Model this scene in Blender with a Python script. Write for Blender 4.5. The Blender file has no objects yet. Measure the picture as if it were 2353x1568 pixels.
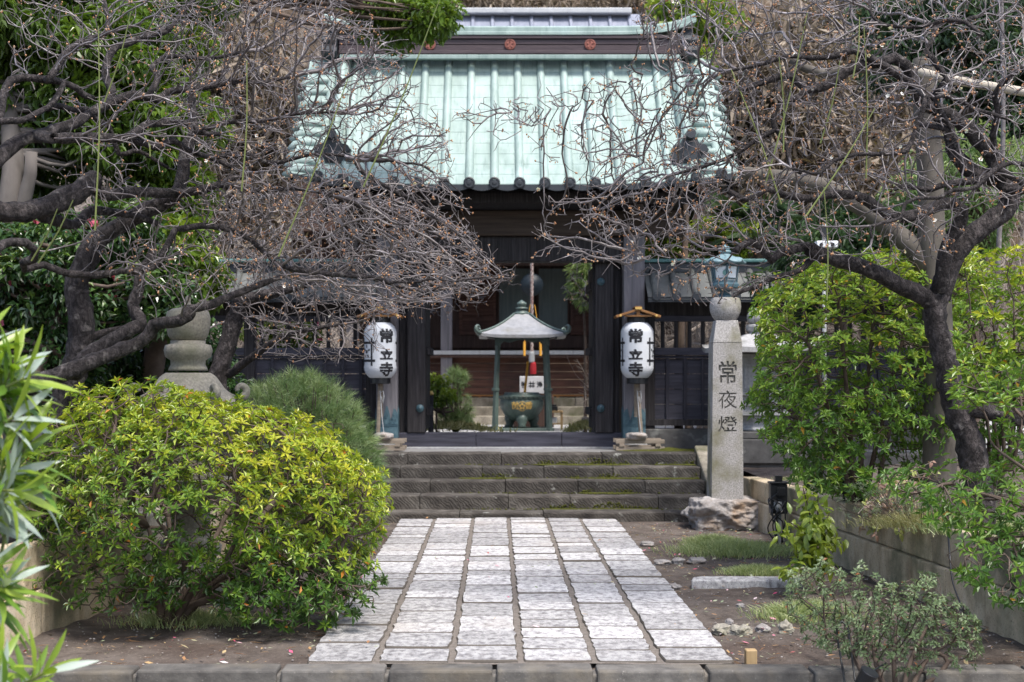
import bpy, bmesh, math, random
import numpy as np
from mathutils import Vector, Matrix

S = bpy.context.scene
COL = S.collection
R = math.radians

# ------------------------------------------------------------------ camera, sky, sun, exposure
F, U0, V0, EYE = 3300.0, 1140.0, 862.0, 1.5      # focal length and vanishing point in a 2353 x 1568 picture
cam = bpy.data.cameras.new('camera')
cam.sensor_width = 36.0
cam.lens = 36.0 * F / 2353.0
cam.shift_x = (1176.5 - U0) / 2353.0
cam.shift_y = (V0 - 784.0) / 2353.0
cam.clip_start, cam.clip_end = 0.1, 2000.0
cam.dof.use_dof = True
cam.dof.focus_distance = 9.6
cam.dof.aperture_fstop = 3.5
cam_ob = bpy.data.objects.new('camera', cam)
COL.objects.link(cam_ob)
cam_ob.location = (0, 0, EYE)
cam_ob.rotation_euler = (R(90), 0, 0)
S.camera = cam_ob

SUN_EL, SUN_AZ = 63.0, 146.0          # azimuth clockwise from the +Y axis: over the viewer's right shoulder
world = bpy.data.worlds.new('World')
S.world = world
world.use_nodes = True
wn = world.node_tree.nodes
sky = wn.new('ShaderNodeTexSky')
sky.sky_type = 'NISHITA'
sky.sun_disc = False
sky.sun_elevation = R(SUN_EL)
sky.sun_rotation = R(SUN_AZ)
sky.dust_density = 3.0
sky.air_density = 1.0
wn['Background'].inputs['Strength'].default_value = 0.15
world.node_tree.links.new(sky.outputs[0], wn['Background'].inputs['Color'])
sun = bpy.data.lights.new('sun', 'SUN')
sun.energy = 2.3
sun.angle = R(12)
sun.color = (1.0, 0.965, 0.90)
sun_ob = bpy.data.objects.new('sun', sun)
COL.objects.link(sun_ob)
d_ = Vector((math.sin(R(SUN_AZ)) * math.cos(R(SUN_EL)), math.cos(R(SUN_AZ)) * math.cos(R(SUN_EL)), math.sin(R(SUN_EL))))
sun_ob.rotation_euler = (-d_).to_track_quat('-Z', 'Y').to_euler()
sun_ob.location = (4, -6, 14)
S.view_settings.view_transform = 'Standard'
S.view_settings.look = 'None'
S.view_settings.gamma = 1.0
S.view_settings.exposure = 1.1
S.cycles.max_bounces = 8
S.cycles.diffuse_bounces = 4
S.cycles.transparent_max_bounces = 8
S.cycles.use_denoising = True


def at(u, v, y):
    """A picture position and a distance as a point in the place."""
    return ((u - U0) * y / F, y, EYE - (v - V0) * y / F)


def sx(u, y): return (u - U0) * y / F
def sz(v, y): return EYE - (v - V0) * y / F


# ------------------------------------------------------------------ things, parts, tags
def tag(o, label=None, cat=None, group=None, kind=None):
    if label: o['label'] = label
    if cat: o['category'] = cat
    if group: o['group'] = group
    if kind: o['kind'] = kind
    return o


def thing(name, label, cat, loc=(0, 0, 0), group=None, rz=0.0):
    o = bpy.data.objects.new(name, None)
    o.empty_display_size = 0.2
    COL.objects.link(o)
    o.location = loc
    o.rotation_euler = (0, 0, rz)
    tag(o, label, cat, group)
    return o


def copy_tree(o, parent=None):
    c = o.copy()
    COL.objects.link(c)
    if parent: c.parent = parent
    for ch in list(o.children):
        copy_tree(ch, c)
    return c


# ------------------------------------------------------------------ mesh builder
class G:
    """Collects shapes as arrays; build() links them as ONE mesh object."""
    def __init__(self, seed=0):
        self.v, self.f, self.n = [], [], 0
        self.rng = np.random.default_rng(seed)

    def add(self, verts, faces, tint=0.5, mat=0):
        """verts Nx3; faces: list of index arrays (each MxK, constant K)."""
        verts = np.asarray(verts, dtype=np.float64).reshape(-1, 3)
        if not isinstance(faces, (list, tuple)): faces = [faces]
        for fa in faces:
            fa = np.asarray(fa, dtype=np.int64)
            if fa.ndim == 1: fa = fa[None, :]
            t = np.broadcast_to(np.asarray(tint, dtype=np.float32), (len(fa),))
            self.f.append((fa + self.n, t, mat))
        self.v.append(verts)
        self.n += len(verts)

    def box(self, x0, x1, y0, y1, z0, z1, tint=0.5, mat=0, rot=None, about=None):
        v = np.array([[x, y, z] for z in (z0, z1) for (x, y) in ((x0, y0), (x1, y0), (x1, y1), (x0, y1))], float)
        if rot is not None:
            c = np.array(about if about is not None else v.mean(0))
            v = (v - c) @ np.array(rot).T + c
        self.add(v, np.array([[3, 2, 1, 0], [4, 5, 6, 7], [0, 1, 5, 4], [1, 2, 6, 5], [2, 3, 7, 6], [3, 0, 4, 7]]), tint, mat)

    def tube(self, pts, rad, sides=6, cap=True, tint=0.5, mat=0, rough=0.0, up=None):
        p = np.asarray(pts, float)
        n = len(p)
        if n < 2: return
        r = np.broadcast_to(np.asarray(rad, float), (n,)).copy()
        t = np.gradient(p, axis=0)
        t /= np.linalg.norm(t, axis=1)[:, None] + 1e-12
        a = np.array([0, 0, 1.0]) if up is None else np.asarray(up, float)
        if abs(t[0] @ a) > 0.95: a = np.array([1.0, 0, 0])
        nn = np.zeros((n, 3))
        nn[0] = np.cross(t[0], a); nn[0] /= np.linalg.norm(nn[0])
        for i in range(1, n):
            q = nn[i - 1] - t[i] * (nn[i - 1] @ t[i])
            nn[i] = q / (np.linalg.norm(q) + 1e-12)
        b = np.cross(t, nn)
        ang = np.arange(sides) * 2 * np.pi / sides
        rr = r[:, None] * np.ones(sides)
        if rough > 0:
            rr = rr * (1 + rough * self.rng.uniform(-1, 1, rr.shape))
        ring = p[:, None, :] + rr[:, :, None] * (np.cos(ang)[None, :, None] * nn[:, None, :] + np.sin(ang)[None, :, None] * b[:, None, :])
        i, j = np.meshgrid(np.arange(n - 1), np.arange(sides), indexing='ij')
        k = (j + 1) % sides
        q = np.stack([i * sides + j, i * sides + k, (i + 1) * sides + k, (i + 1) * sides + j], -1).reshape(-1, 4)
        fs = [q]
        if cap:
            fs.append(np.arange(sides)[::-1][None, :])
            fs.append(((n - 1) * sides + np.arange(sides))[None, :])
        self.add(ring.reshape(-1, 3), fs, tint, mat)

    def lathe(self, prof, n=24, c=(0, 0, 0), tint=0.5, mat=0, cap=True, phase=0.0, fn=None):
        """prof: list of (r, z) from bottom to top."""
        pr = np.asarray(prof, float)
        m = len(pr)
        ang = np.arange(n) * 2 * np.pi / n + phase
        v = np.zeros((m, n, 3))
        v[:, :, 0] = pr[:, 0:1] * np.cos(ang)
        v[:, :, 1] = pr[:, 0:1] * np.sin(ang)
        v[:, :, 2] = pr[:, 1:2]
        if fn is not None: v = fn(v, ang)
        v = v + np.asarray(c, float)
        i, j = np.meshgrid(np.arange(m - 1), np.arange(n), indexing='ij')
        k = (j + 1) % n
        q = np.stack([i * n + j, i * n + k, (i + 1) * n + k, (i + 1) * n + j], -1).reshape(-1, 4)
        fs = [q]
        if cap:
            fs += [np.arange(n)[::-1][None, :], ((m - 1) * n + np.arange(n))[None, :]]
        self.add(v.reshape(-1, 3), fs, tint, mat)

    def sheet(self, P, tint=0.5, mat=0):
        """P: array (m, n, 3) grid."""
        m, n = P.shape[:2]
        i, j = np.meshgrid(np.arange(m - 1), np.arange(n - 1), indexing='ij')
        q = np.stack([i * n + j, i * n + j + 1, (i + 1) * n + j + 1, (i + 1) * n + j], -1).reshape(-1, 4)
        self.add(P.reshape(-1, 3), [q], tint, mat)

    def prism(self, poly, y0, y1, tint=0.5, mat=0, axis='y'):
        """Outline in (x, z) [axis y] or (x, y) [axis z] or (y, z) [axis x], given a thickness."""
        p = np.asarray(poly, float)
        n = len(p)
        def mk(c):
            o = np.full((n, 1), c)
            return np.hstack([p[:, :1], o, p[:, 1:]]) if axis == 'y' else np.hstack([p, o]) if axis == 'z' else np.hstack([o, p])
        v = np.vstack([mk(y0), mk(y1)])
        j = np.arange(n); k = (j + 1) % n
        self.add(v, [j[None, :], (n + j)[::-1][None, :], np.stack([j, n + j, n + k, k], -1)], tint, mat)

    def leaves(self, base, d, up, length, width, tint, curl=0.25, fold=0.35, big=False, mat=0):
        """base, d (direction), up: Nx3; length, width, tint: N."""
        base = np.asarray(base, float); d = np.asarray(d, float); up = np.asarray(up, float)
        N = len(base)
        if N == 0: return
        L = np.broadcast_to(np.asarray(length, float), (N,))[:, None]
        W = np.broadcast_to(np.asarray(width, float), (N,))[:, None]
        tint = np.broadcast_to(np.asarray(tint, np.float32), (N,))
        d = d / (np.linalg.norm(d, axis=1)[:, None] + 1e-9)
        s = np.cross(d, up); s /= np.linalg.norm(s, axis=1)[:, None] + 1e-9
        w = np.cross(s, d)
        o = np.arange(N)[:, None]
        if not big:
            m = base + d * L * .52
            tip = base + d * L - w * L * curl
            l = m + s * W * .5 + w * W * fold * .5
            r = m - s * W * .5 + w * W * fold * .5
            v = np.stack([base, l, tip, r], 1).reshape(-1, 3)
            f = np.concatenate([o * 4 + np.array([0, 2, 1]), o * 4 + np.array([0, 3, 2])])
            self.add(v, [f], np.concatenate([tint, tint]), mat)
        else:
            rows = [(0.0, 0.06), (0.22, 0.72), (0.5, 1.0), (0.78, 0.66), (1.0, 0.03)]
            vs = []
            for (a, b) in rows:
                c = base + d * L * a - w * L * curl * a * a
                vs += [c + s * W * .5 * b + w * W * fold * .5 * b, c, c - s * W * .5 * b + w * W * fold * .5 * b]
            v = np.stack(vs, 1).reshape(-1, 3)
            q = []
            for i in range(4):
                q += [[i * 3, i * 3 + 1, i * 3 + 4, i * 3 + 3], [i * 3 + 1, i * 3 + 2, i * 3 + 5, i * 3 + 4]]
            f = np.concatenate([o * 15 + np.array(k)[::-1] for k in q])
            self.add(v, [f], np.tile(tint, 8), mat)

    def blobs(self, c, r, tint=0.5, mat=0, squash=1.0):
        c = np.asarray(c, float)
        N = len(c)
        if N == 0: return
        r = np.broadcast_to(np.asarray(r, float), (N,))[:, None, None]
        dirs = np.array([[1, 0, 0], [-1, 0, 0], [0, 1, 0], [0, -1, 0], [0, 0, squash], [0, 0, -squash]], float)
        v = (c[:, None, :] + dirs[None] * r).reshape(-1, 3)
        t = np.array([[0, 2, 4], [2, 1, 4], [1, 3, 4], [3, 0, 4], [2, 0, 5], [1, 2, 5], [3, 1, 5], [0, 3, 5]])
        f = (np.arange(N)[:, None, None] * 6 + t[None]).reshape(-1, 3)
        tt = np.repeat(np.broadcast_to(np.asarray(tint, np.float32), (N,)), 8)
        self.add(v, [f], tt, mat)

    def build(self, name, mat, parent=None, smooth=False, bevel=0.0, origin=None):
        me = bpy.data.meshes.new(name)
        v = np.vstack(self.v) if self.v else np.zeros((0, 3))
        if origin is not None: v = v - np.asarray(origin)
        loops = np.concatenate([f.ravel() for f, _, _ in self.f])
        tot = np.concatenate([np.full(len(f), f.shape[1]) for f, _, _ in self.f])
        tints = np.concatenate([t for _, t, _ in self.f])
        mi = np.concatenate([np.full(len(f), m) for f, _, m in self.f])
        me.vertices.add(len(v)); me.vertices.foreach_set('co', v.astype(np.float32).ravel())
        me.loops.add(len(loops)); me.loops.foreach_set('vertex_index', loops.astype(np.int32))
        me.polygons.add(len(tot))
        me.polygons.foreach_set('loop_start', np.concatenate([[0], np.cumsum(tot)[:-1]]).astype(np.int32))
        me.polygons.foreach_set('material_index', mi.astype(np.int32))
        me.polygons.foreach_set('use_smooth', np.full(len(tot), bool(smooth)))
        me.update(calc_edges=True)
        a = me.attributes.new('tint', 'FLOAT', 'FACE')
        a.data.foreach_set('value', tints.astype(np.float32))
        for m in (mat if isinstance(mat, (list, tuple)) else [mat]): me.materials.append(m)
        o = bpy.data.objects.new(name, me)
        COL.objects.link(o)
        if parent is not None: o.parent = parent
        if origin is not None: o.location = origin
        if bevel > 0:
            b = o.modifiers.new('bevel', 'BEVEL')
            b.width = bevel; b.segments = 2; b.limit_method = 'ANGLE'; b.angle_limit = R(40)
        return o


def rotz(a): return np.array([[math.cos(a), -math.sin(a), 0], [math.sin(a), math.cos(a), 0], [0, 0, 1]])
def roty(a): return np.array([[math.cos(a), 0, math.sin(a)], [0, 1, 0], [-math.sin(a), 0, math.cos(a)]])
def rotx(a): return np.array([[1, 0, 0], [0, math.cos(a), -math.sin(a)], [0, math.sin(a), math.cos(a)]])


def vnoise(p, seed=0, freq=1.0):
    """Cheap smooth value noise in numpy, -1..1; p: Nx3."""
    p = np.asarray(p, float) * freq
    i = np.floor(p).astype(np.int64); f = p - i
    f = f * f * (3 - 2 * f)
    def h(ix, iy, iz):
        n = (ix * 374761393 + iy * 668265263 + iz * 2147483647 + seed * 974711) & 0x7fffffff
        n = ((n ^ (n >> 13)) * 1274126177) & 0x7fffffff
        return ((n ^ (n >> 16)) & 0xffff) / 32767.5 - 1
    r = 0
    for dx in (0, 1):
        for dy in (0, 1):
            for dz in (0, 1):
                w = (f[:, 0] if dx else 1 - f[:, 0]) * (f[:, 1] if dy else 1 - f[:, 1]) * (f[:, 2] if dz else 1 - f[:, 2])
                r = r + w * h(i[:, 0] + dx, i[:, 1] + dy, i[:, 2] + dz)
    return r


# ------------------------------------------------------------------ materials
def new_mat(name):
    m = bpy.data.materials.new(name)
    m.use_nodes = True
    nt = m.node_tree
    return m, nt, nt.nodes['Principled BSDF']


def ramp(nt, fac, stops):
    r = nt.nodes.new('ShaderNodeValToRGB')
    e = r.color_ramp.elements
    while len(e) < len(stops): e.new(0.5)
    for k, (p, c) in enumerate(stops):
        e[k].position = p
        e[k].color = (*c, 1)
    nt.links.new(fac, r.inputs[0])
    return r.outputs[0]


def coords(nt, scale=(1, 1, 1)):
    tc = nt.nodes.new('ShaderNodeTexCoord')
    mp = nt.nodes.new('ShaderNodeMapping')
    mp.inputs['Scale'].default_value = scale
    nt.links.new(tc.outputs['Object'], mp.inputs[0])
    return mp.outputs[0]


def noise(nt, vec, scale, detail=6.0, rough=0.6, dist=0.0):
    n = nt.nodes.new('ShaderNodeTexNoise')
    n.inputs['Scale'].default_value = scale
    n.inputs['Detail'].default_value = detail
    n.inputs['Roughness'].default_value = rough
    n.inputs['Distortion'].default_value = dist
    nt.links.new(vec, n.inputs['Vector'])
    return n.outputs[0]


def mixc(nt, fac, a, b, mode='MIX'):
    m = nt.nodes.new('ShaderNodeMix')
    m.data_type = 'RGBA'
    m.blend_type = mode
    for k, x in ((0, fac), (6, a), (7, b)):
        if hasattr(x, 'is_output'): nt.links.new(x, m.inputs[k])
        elif isinstance(x, (int, float)): m.inputs[k].default_value = x
        else: m.inputs[k].default_value = (*x, 1)
    return m.outputs[2]


def bump(nt, b, h, strength=0.3, dist=0.02):
    n = nt.nodes.new('ShaderNodeBump')
    n.inputs['Strength'].default_value = strength
    n.inputs['Distance'].default_value = dist
    nt.links.new(h, n.inputs['Height'])
    nt.links.new(n.outputs[0], b.inputs['Normal'])


def attr(nt, name='tint'):
    a = nt.nodes.new('ShaderNodeAttribute')
    a.attribute_name = name
    return a.outputs['Fac']


def surf(name, stops, scale=4.0, stretch=(1, 1, 1), rough=0.8, bmp=0.3, bdist=0.01, fine=None, tintvar=0.0, spec=0.3, metal=0.0, detail=8.0, stain=None, dist=0.0):
    """A noise-coloured surface; fine: (scale, colour, lo, hi) speckles; stain: (colour, scale, lo, hi)."""
    m, nt, b = new_mat(name)
    vec = coords(nt, stretch)
    n = noise(nt, vec, scale, detail, 0.62, dist)
    c = ramp(nt, n, stops)
    if stain:
        k = ramp(nt, noise(nt, coords(nt), stain[1], 5, 0.6), [(stain[2], (0, 0, 0)), (stain[3], (1, 1, 1))])
        c = mixc(nt, k, c, stain[0])
    if fine:
        k = ramp(nt, noise(nt, coords(nt, fine[4] if len(fine) > 4 else (1, 1, 1)), fine[0], 3, 0.7), [(fine[2], (0, 0, 0)), (fine[3], (1, 1, 1))])
        c = mixc(nt, k, c, fine[1])
    if tintvar > 0:
        k = ramp(nt, attr(nt), [(0.0, (1 - tintvar,) * 3), (1.0, (1 + tintvar,) * 3)])
        c = mixc(nt, 1.0, c, k, 'MULTIPLY')
    nt.links.new(c, b.inputs['Base Color'])
    b.inputs['Roughness'].default_value = rough
    b.inputs['Specular IOR Level'].default_value = spec
    b.inputs['Metallic'].default_value = metal
    if bmp > 0:
        h = noise(nt, vec, scale * 2.2, 10, 0.65)
        bump(nt, b, h, bmp, bdist)
    return m


def plain(name, c, rough=0.6, spec=0.4, metal=0.0, var=0.12):
    lo = tuple(x * (1 - var) for x in c); hi = tuple(min(1, x * (1 + var)) for x in c)
    return surf(name, [(0.3, lo), (0.7, hi)], 9.0, rough=rough, bmp=0.05, bdist=0.003, spec=spec, metal=metal)


def leafmat(name, stops, rough=0.4, trans=0.3, spec=0.5):
    """Leaf colour picked by each leaf's own tint; part of the light passes through."""
    m, nt, b = new_mat(name)
    c = ramp(nt, attr(nt), stops)
    nt.links.new(c, b.inputs['Base Color'])
    b.inputs['Roughness'].default_value = rough
    b.inputs['Specular IOR Level'].default_value = spec
    t = nt.nodes.new('ShaderNodeBsdfTranslucent')
    tc = mixc(nt, 1.0, c, (1.3, 1.35, 0.6), 'MULTIPLY')
    nt.links.new(tc, t.inputs['Color'])
    mx = nt.nodes.new('ShaderNodeMixShader')
    mx.inputs[0].default_value = trans
    nt.links.new(b.outputs[0], mx.inputs[1])
    nt.links.new(t.outputs[0], mx.inputs[2])
    nt.links.new(mx.outputs[0], nt.nodes['Material Output'].inputs['Surface'])
    return m


M = {}
M['soil'] = surf('soil', [(0.3, (.060, .049, .042)), (0.5, (.105, .087, .076)), (0.75, (.16, .137, .122))], 5, rough=.95, bmp=.8, bdist=.04,
                 fine=(70, (.24, .20, .17), .60, .72), spec=.1, stain=((.07, .05, .042), .7, .5, .7))
M['street'] = surf('street', [(0.3, (.10, .10, .095)), (0.7, (.16, .15, .14))], 6, rough=.95)
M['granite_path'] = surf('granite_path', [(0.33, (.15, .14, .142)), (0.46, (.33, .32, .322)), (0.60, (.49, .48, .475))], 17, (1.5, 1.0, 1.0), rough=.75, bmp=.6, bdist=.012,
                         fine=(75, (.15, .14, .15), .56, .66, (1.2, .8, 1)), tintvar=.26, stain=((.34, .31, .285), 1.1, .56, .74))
M['joint_sand'] = surf('joint_sand', [(0.3, (.10, .085, .072)), (0.7, (.19, .165, .145))], 40, rough=.95, fine=(160, (.34, .31, .28), .6, .7))
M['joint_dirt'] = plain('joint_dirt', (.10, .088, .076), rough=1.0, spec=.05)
M['kerb_stone'] = surf('kerb_stone', [(0.3, (.065, .06, .056)), (0.7, (.145, .136, .124))], 9, rough=.9, bmp=.6, bdist=.012, tintvar=.2, fine=(70, (.26, .24, .22), .62, .75), stain=((.17, .145, .11), 2.2, .5, .7))
M['step_stone'] = None
M['concrete'] = surf('concrete', [(0.3, (.12, .105, .085)), (0.5, (.23, .205, .165)), (0.72, (.33, .30, .25))], 7, (1, 1, .6), rough=.92, bmp=.8, bdist=.018, fine=(90, (.07, .064, .055), .58, .68), stain=((.10, .10, .058), 1.6, .48, .66), tintvar=.15)
M['wall_block'] = surf('wall_block', [(0.3, (.28, .215, .14)), (0.5, (.48, .39, .27)), (0.72, (.60, .51, .385))], 6, (1, 1, .5), rough=.92, bmp=.8, bdist=.02, fine=(90, (.12, .105, .085), .58, .68), stain=((.17, .16, .10), 1.8, .5, .66), tintvar=.2)
M['platform'] = surf('platform', [(0.3, (.15, .15, .15)), (0.7, (.23, .225, .225))], 7, rough=.85, bmp=.2, fine=(90, (.28, .27, .27), .6, .72))
M['granite'] = surf('granite', [(0.30, (.17, .163, .158)), (0.5, (.32, .305, .295)), (0.7, (.44, .425, .41))], 70, rough=.8, bmp=.15, bdist=.003, detail=3,
                    stain=((.17, .16, .105), 2.6, .46, .66), fine=(130, (.15, .145, .145), .60, .66))
M['rough_rock'] = surf('rough_rock', [(0.28, (.13, .115, .105)), (0.5, (.27, .25, .24)), (0.72, (.42, .40, .39))], 9, rough=.9, bmp=.8, bdist=.03, fine=(60, (.18, .16, .15), .6, .7), stain=((.26, .17, .10), 1.7, .55, .7))
M['lantern_stone'] = surf('lantern_stone', [(0.3, (.17, .155, .13)), (0.55, (.27, .25, .21)), (0.8, (.38, .35, .30))], 60, rough=.9, bmp=.35, bdist=.006, detail=4, stain=((.16, .16, .11), 3.0, .5, .72))
M['grey_stone'] = surf('grey_stone', [(0.3, (.26, .26, .265)), (0.7, (.40, .40, .41))], 30, rough=.85, bmp=.2, bdist=.005, detail=4, stain=((.16, .16, .15), 3, .55, .75))
M['carving'] = plain('carving', (.13, .125, .115), rough=.95, spec=.1)
M['dark_stone'] = surf('dark_stone', [(0.3, (.05, .048, .048)), (0.7, (.10, .097, .095))], 8, rough=.85, bmp=.3, stain=((.19, .19, .18), 3, .6, .7))
M['wood_dark'] = surf('wood_dark', [(0.3, (.010, .009, .010)), (0.5, (.026, .023, .025)), (0.75, (.065, .059, .063))], 5, (8, 8, .4), rough=.75, bmp=.35, bdist=.006)
M['wood_blue'] = surf('wood_blue', [(0.3, (.028, .028, .038)), (0.7, (.072, .070, .092))], 5, (.5, 6, 6), rough=.72, bmp=.3, bdist=.006)
M['wood_blue_v'] = surf('wood_blue_v', [(0.3, (.020, .020, .028)), (0.7, (.05, .048, .064))], 5, (7, 7, .5), rough=.72, bmp=.3, bdist=.006)
M['wood_post'] = surf('wood_post', [(0.3, (.10, .095, .105)), (0.55, (.17, .16, .175)), (0.8, (.24, .225, .235))], 4, (6, 6, .35), rough=.8, bmp=.45, bdist=.008, dist=.6)
M['wood_beam'] = surf('wood_beam', [(0.3, (.03, .021, .017)), (0.7, (.075, .055, .044))], 4, (.35, 6, 6), rough=.75, bmp=.3, bdist=.006)
M['wood_hall'] = surf('wood_hall', [(0.25, (.05, .022, .016)), (0.5, (.11, .05, .035)), (0.75, (.17, .09, .065))], 4, (.28, 6, 7), rough=.7, bmp=.2, bdist=.006, dist=.7, stain=((.04, .025, .024), 1.2, .5, .75))
M['wood_hall_dark'] = surf('wood_hall_dark', [(0.3, (.045, .026, .021)), (0.7, (.10, .06, .048))], 4, (6, 6, .4), rough=.75, bmp=.2)
M['wood_new'] = surf('wood_new', [(0.3, (.30, .20, .10)), (0.7, (.42, .30, .16))], 4, (5, 5, .5), rough=.6, bmp=.1)
M['wood_orange'] = surf('wood_orange', [(0.3, (.17, .075, .026)), (0.7, (.30, .15, .055))], 5, (.5, 5, 5), rough=.6, bmp=.15)
M['wood_weathered'] = surf('wood_weathered', [(0.3, (.16, .13, .10)), (0.7, (.28, .235, .19))], 5, (.4, 6, 6), rough=.85, bmp=.4, bdist=.006)
M['wood_pale'] = surf('wood_pale', [(0.3, (.33, .29, .23)), (0.7, (.52, .47, .40))], 5, (.4, 6, 6), rough=.8, bmp=.3)
M['verdigris'] = surf('verdigris', [(0.25, (.17, .235, .215)), (0.5, (.25, .325, .30)), (0.75, (.32, .40, .372))], 3.2, (2.2, .45, .45), rough=.55, bmp=.08, bdist=.004, spec=.45, tintvar=.10,
                      stain=((.36, .46, .45), 1.6, .5, .8), fine=(7, (.13, .185, .17), .55, .80, (4, .35, .35)))
M['verdigris_dark'] = surf('verdigris_dark', [(0.3, (.05, .13, .13)), (0.7, (.12, .25, .24))], 5, rough=.55, bmp=.1, spec=.4)
M['verdigris_sleeve'] = surf('verdigris_sleeve', [(0.3, (.035, .075, .10)), (0.7, (.10, .17, .20))], 14, rough=.6, bmp=.3, bdist=.005)
M['relief'] = plain('relief', (.05, .10, .13), rough=.7)
M['black_tile'] = plain('black_tile', (.022, .026, .032), rough=.5, spec=.5)
M['ridge_dark'] = surf('ridge_dark', [(0.3, (.045, .033, .038)), (0.7, (.085, .062, .068))], 6, (.5, 3, 5), rough=.6, bmp=.15)
M['crest'] = plain('crest', (.24, .085, .065), rough=.7)
M['slate_roof'] = surf('slate_roof', [(0.3, (.16, .175, .225)), (0.7, (.25, .265, .325))], 3, (3, .6, .6), rough=.5, bmp=.1)
M['plaster'] = plain('plaster', (.42, .43, .44), rough=.85)
M['grey_tile'] = surf('grey_tile', [(0.3, (.075, .08, .078)), (0.7, (.15, .155, .15))], 4, rough=.7, bmp=.1)
M['paper'] = surf('paper', [(0.3, (.52, .54, .575)), (0.7, (.60, .62, .655))], 3, rough=.75, bmp=.05, spec=.25)
M['ink'] = plain('ink', (.012, .012, .016), rough=.6)
M['black'] = plain('black', (.012, .013, .016), rough=.35, spec=.5)
M['gold'] = plain('gold', (.62, .40, .12), rough=.4, metal=.3)
M['bronze_green'] = surf('bronze_green', [(0.3, (.05, .075, .068)), (0.6, (.095, .135, .12)), (0.8, (.17, .22, .195))], 6, (2, 2, .7), rough=.45, bmp=.1, spec=.5, stain=((.24, .15, .10), 3, .62, .74))
M['bronze_blue'] = surf('bronze_blue', [(0.3, (.030, .065, .085)), (0.7, (.06, .115, .14))], 8, rough=.4, bmp=.1, spec=.5)
M['bronze_pale'] = surf('bronze_pale', [(0.3, (.10, .17, .19)), (0.7, (.19, .275, .30))], 8, rough=.5, bmp=.1)
M['zinc'] = surf('zinc', [(0.3, (.20, .205, .22)), (0.7, (.31, .315, .335))], 4, (3, 3, .5), rough=.5, bmp=.05, spec=.5, stain=((.19, .185, .17), 4, .5, .7))
M['glass_white'] = plain('glass_white', (.72, .76, .78), rough=.3)
M['curtain'] = surf('curtain', [(0.3, (.10, .12, .115)), (0.7, (.16, .185, .18))], 3, (5, 5, .4), rough=.4, bmp=.05)
M['gong'] = plain('gong', (.012, .020, .028), rough=.45)
M['red_cloth'] = plain('red_cloth', (.30, .012, .018), rough=.8)
M['white_sign'] = plain('white_sign', (.52, .52, .54), rough=.6)
M['yellow'] = plain('yellow', (.72, .36, .05), rough=.6)
M['rope'] = surf('rope', [(0.35, (.15, .07, .065)), (0.65, (.42, .38, .36))], 30, rough=.9, bmp=.3)
M['white_plastic'] = plain('white_plastic', (.74, .76, .80), rough=.35)
M['grey_plastic'] = plain('grey_plastic', (.30, .31, .32), rough=.5)
M['bark_plum'] = surf('bark_plum', [(0.34, (.012, .010, .010)), (0.5, (.042, .035, .035)), (0.70, (.115, .098, .097))], 22, (1, 1, .6), rough=.85, bmp=1.0, bdist=.05, spec=.3, dist=1.2, stain=((.19, .17, .16), 13, .60, .70))
M['bark_twig'] = surf('bark_twig', [(0.3, (.060, .048, .047)), (0.7, (.20, .172, .168))], 14, rough=.36, bmp=.3, bdist=.004, spec=.55, stain=((.33, .30, .31), 9, .58, .68))
M['bark_grey'] = surf('bark_grey', [(0.3, (.06, .052, .044)), (0.7, (.135, .12, .102))], 7, (1, 1, .5), rough=.9, bmp=.4, bdist=.015, fine=(40, (.08, .07, .06), .6, .72))
M['bark_smooth'] = surf('bark_smooth', [(0.3, (.075, .065, .058)), (0.7, (.15, .132, .12))], 5, (1, 1, .4), rough=.8, bmp=.15, bdist=.01)
M['bark_brown'] = surf('bark_brown', [(0.3, (.055, .038, .030)), (0.7, (.12, .09, .072))], 9, rough=.85, bmp=.3)
M['straw'] = leafmat('straw', [(0.0, (.07, .05, .036)), (0.5, (.20, .155, .115)), (1.0, (.40, .33, .26))], rough=.8, trans=.2)
M['bark_dry'] = surf('bark_dry', [(0.3, (.20, .165, .14)), (0.7, (.38, .33, .29))], 6, rough=.85, bmp=.2, tintvar=.4)
M['bud'] = leafmat('bud', [(0.0, (.30, .13, .06)), (0.5, (.48, .25, .12)), (1.0, (.60, .40, .26))], rough=.6, trans=.2)
M['petal_white'] = leafmat('petal_white', [(0.0, (.78, .76, .74)), (1.0, (.86, .84, .82))], rough=.6, trans=.3)
M['petal_pink'] = leafmat('petal_pink', [(0.0, (.42, .04, .10)), (1.0, (.62, .14, .22))], rough=.6, trans=.25)
M['shoot'] = plain('shoot', (.17, .20, .06), rough=.5)
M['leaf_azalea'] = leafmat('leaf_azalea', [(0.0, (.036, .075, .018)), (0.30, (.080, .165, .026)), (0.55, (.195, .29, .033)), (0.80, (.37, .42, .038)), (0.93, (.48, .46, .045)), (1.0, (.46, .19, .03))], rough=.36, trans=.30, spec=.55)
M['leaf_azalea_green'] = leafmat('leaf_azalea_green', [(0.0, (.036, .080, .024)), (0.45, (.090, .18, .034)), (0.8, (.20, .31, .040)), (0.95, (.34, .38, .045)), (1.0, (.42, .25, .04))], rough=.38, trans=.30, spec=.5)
M['leaf_grey'] = leafmat('leaf_grey', [(0.0, (.06, .10, .045)), (0.6, (.16, .22, .11)), (0.93, (.28, .34, .20)), (1.0, (.30, .12, .05))], rough=.45, trans=.25)
M['leaf_camellia'] = leafmat('leaf_camellia', [(0.0, (.016, .040, .014)), (0.5, (.042, .092, .024)), (0.85, (.11, .18, .032)), (1.0, (.26, .29, .04))], rough=.24, trans=.15, spec=.65)
M['leaf_bright'] = leafmat('leaf_bright', [(0.0, (.040, .078, .014)), (0.5, (.11, .18, .025)), (1.0, (.28, .34, .04))], rough=.30, trans=.32, spec=.55)
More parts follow.
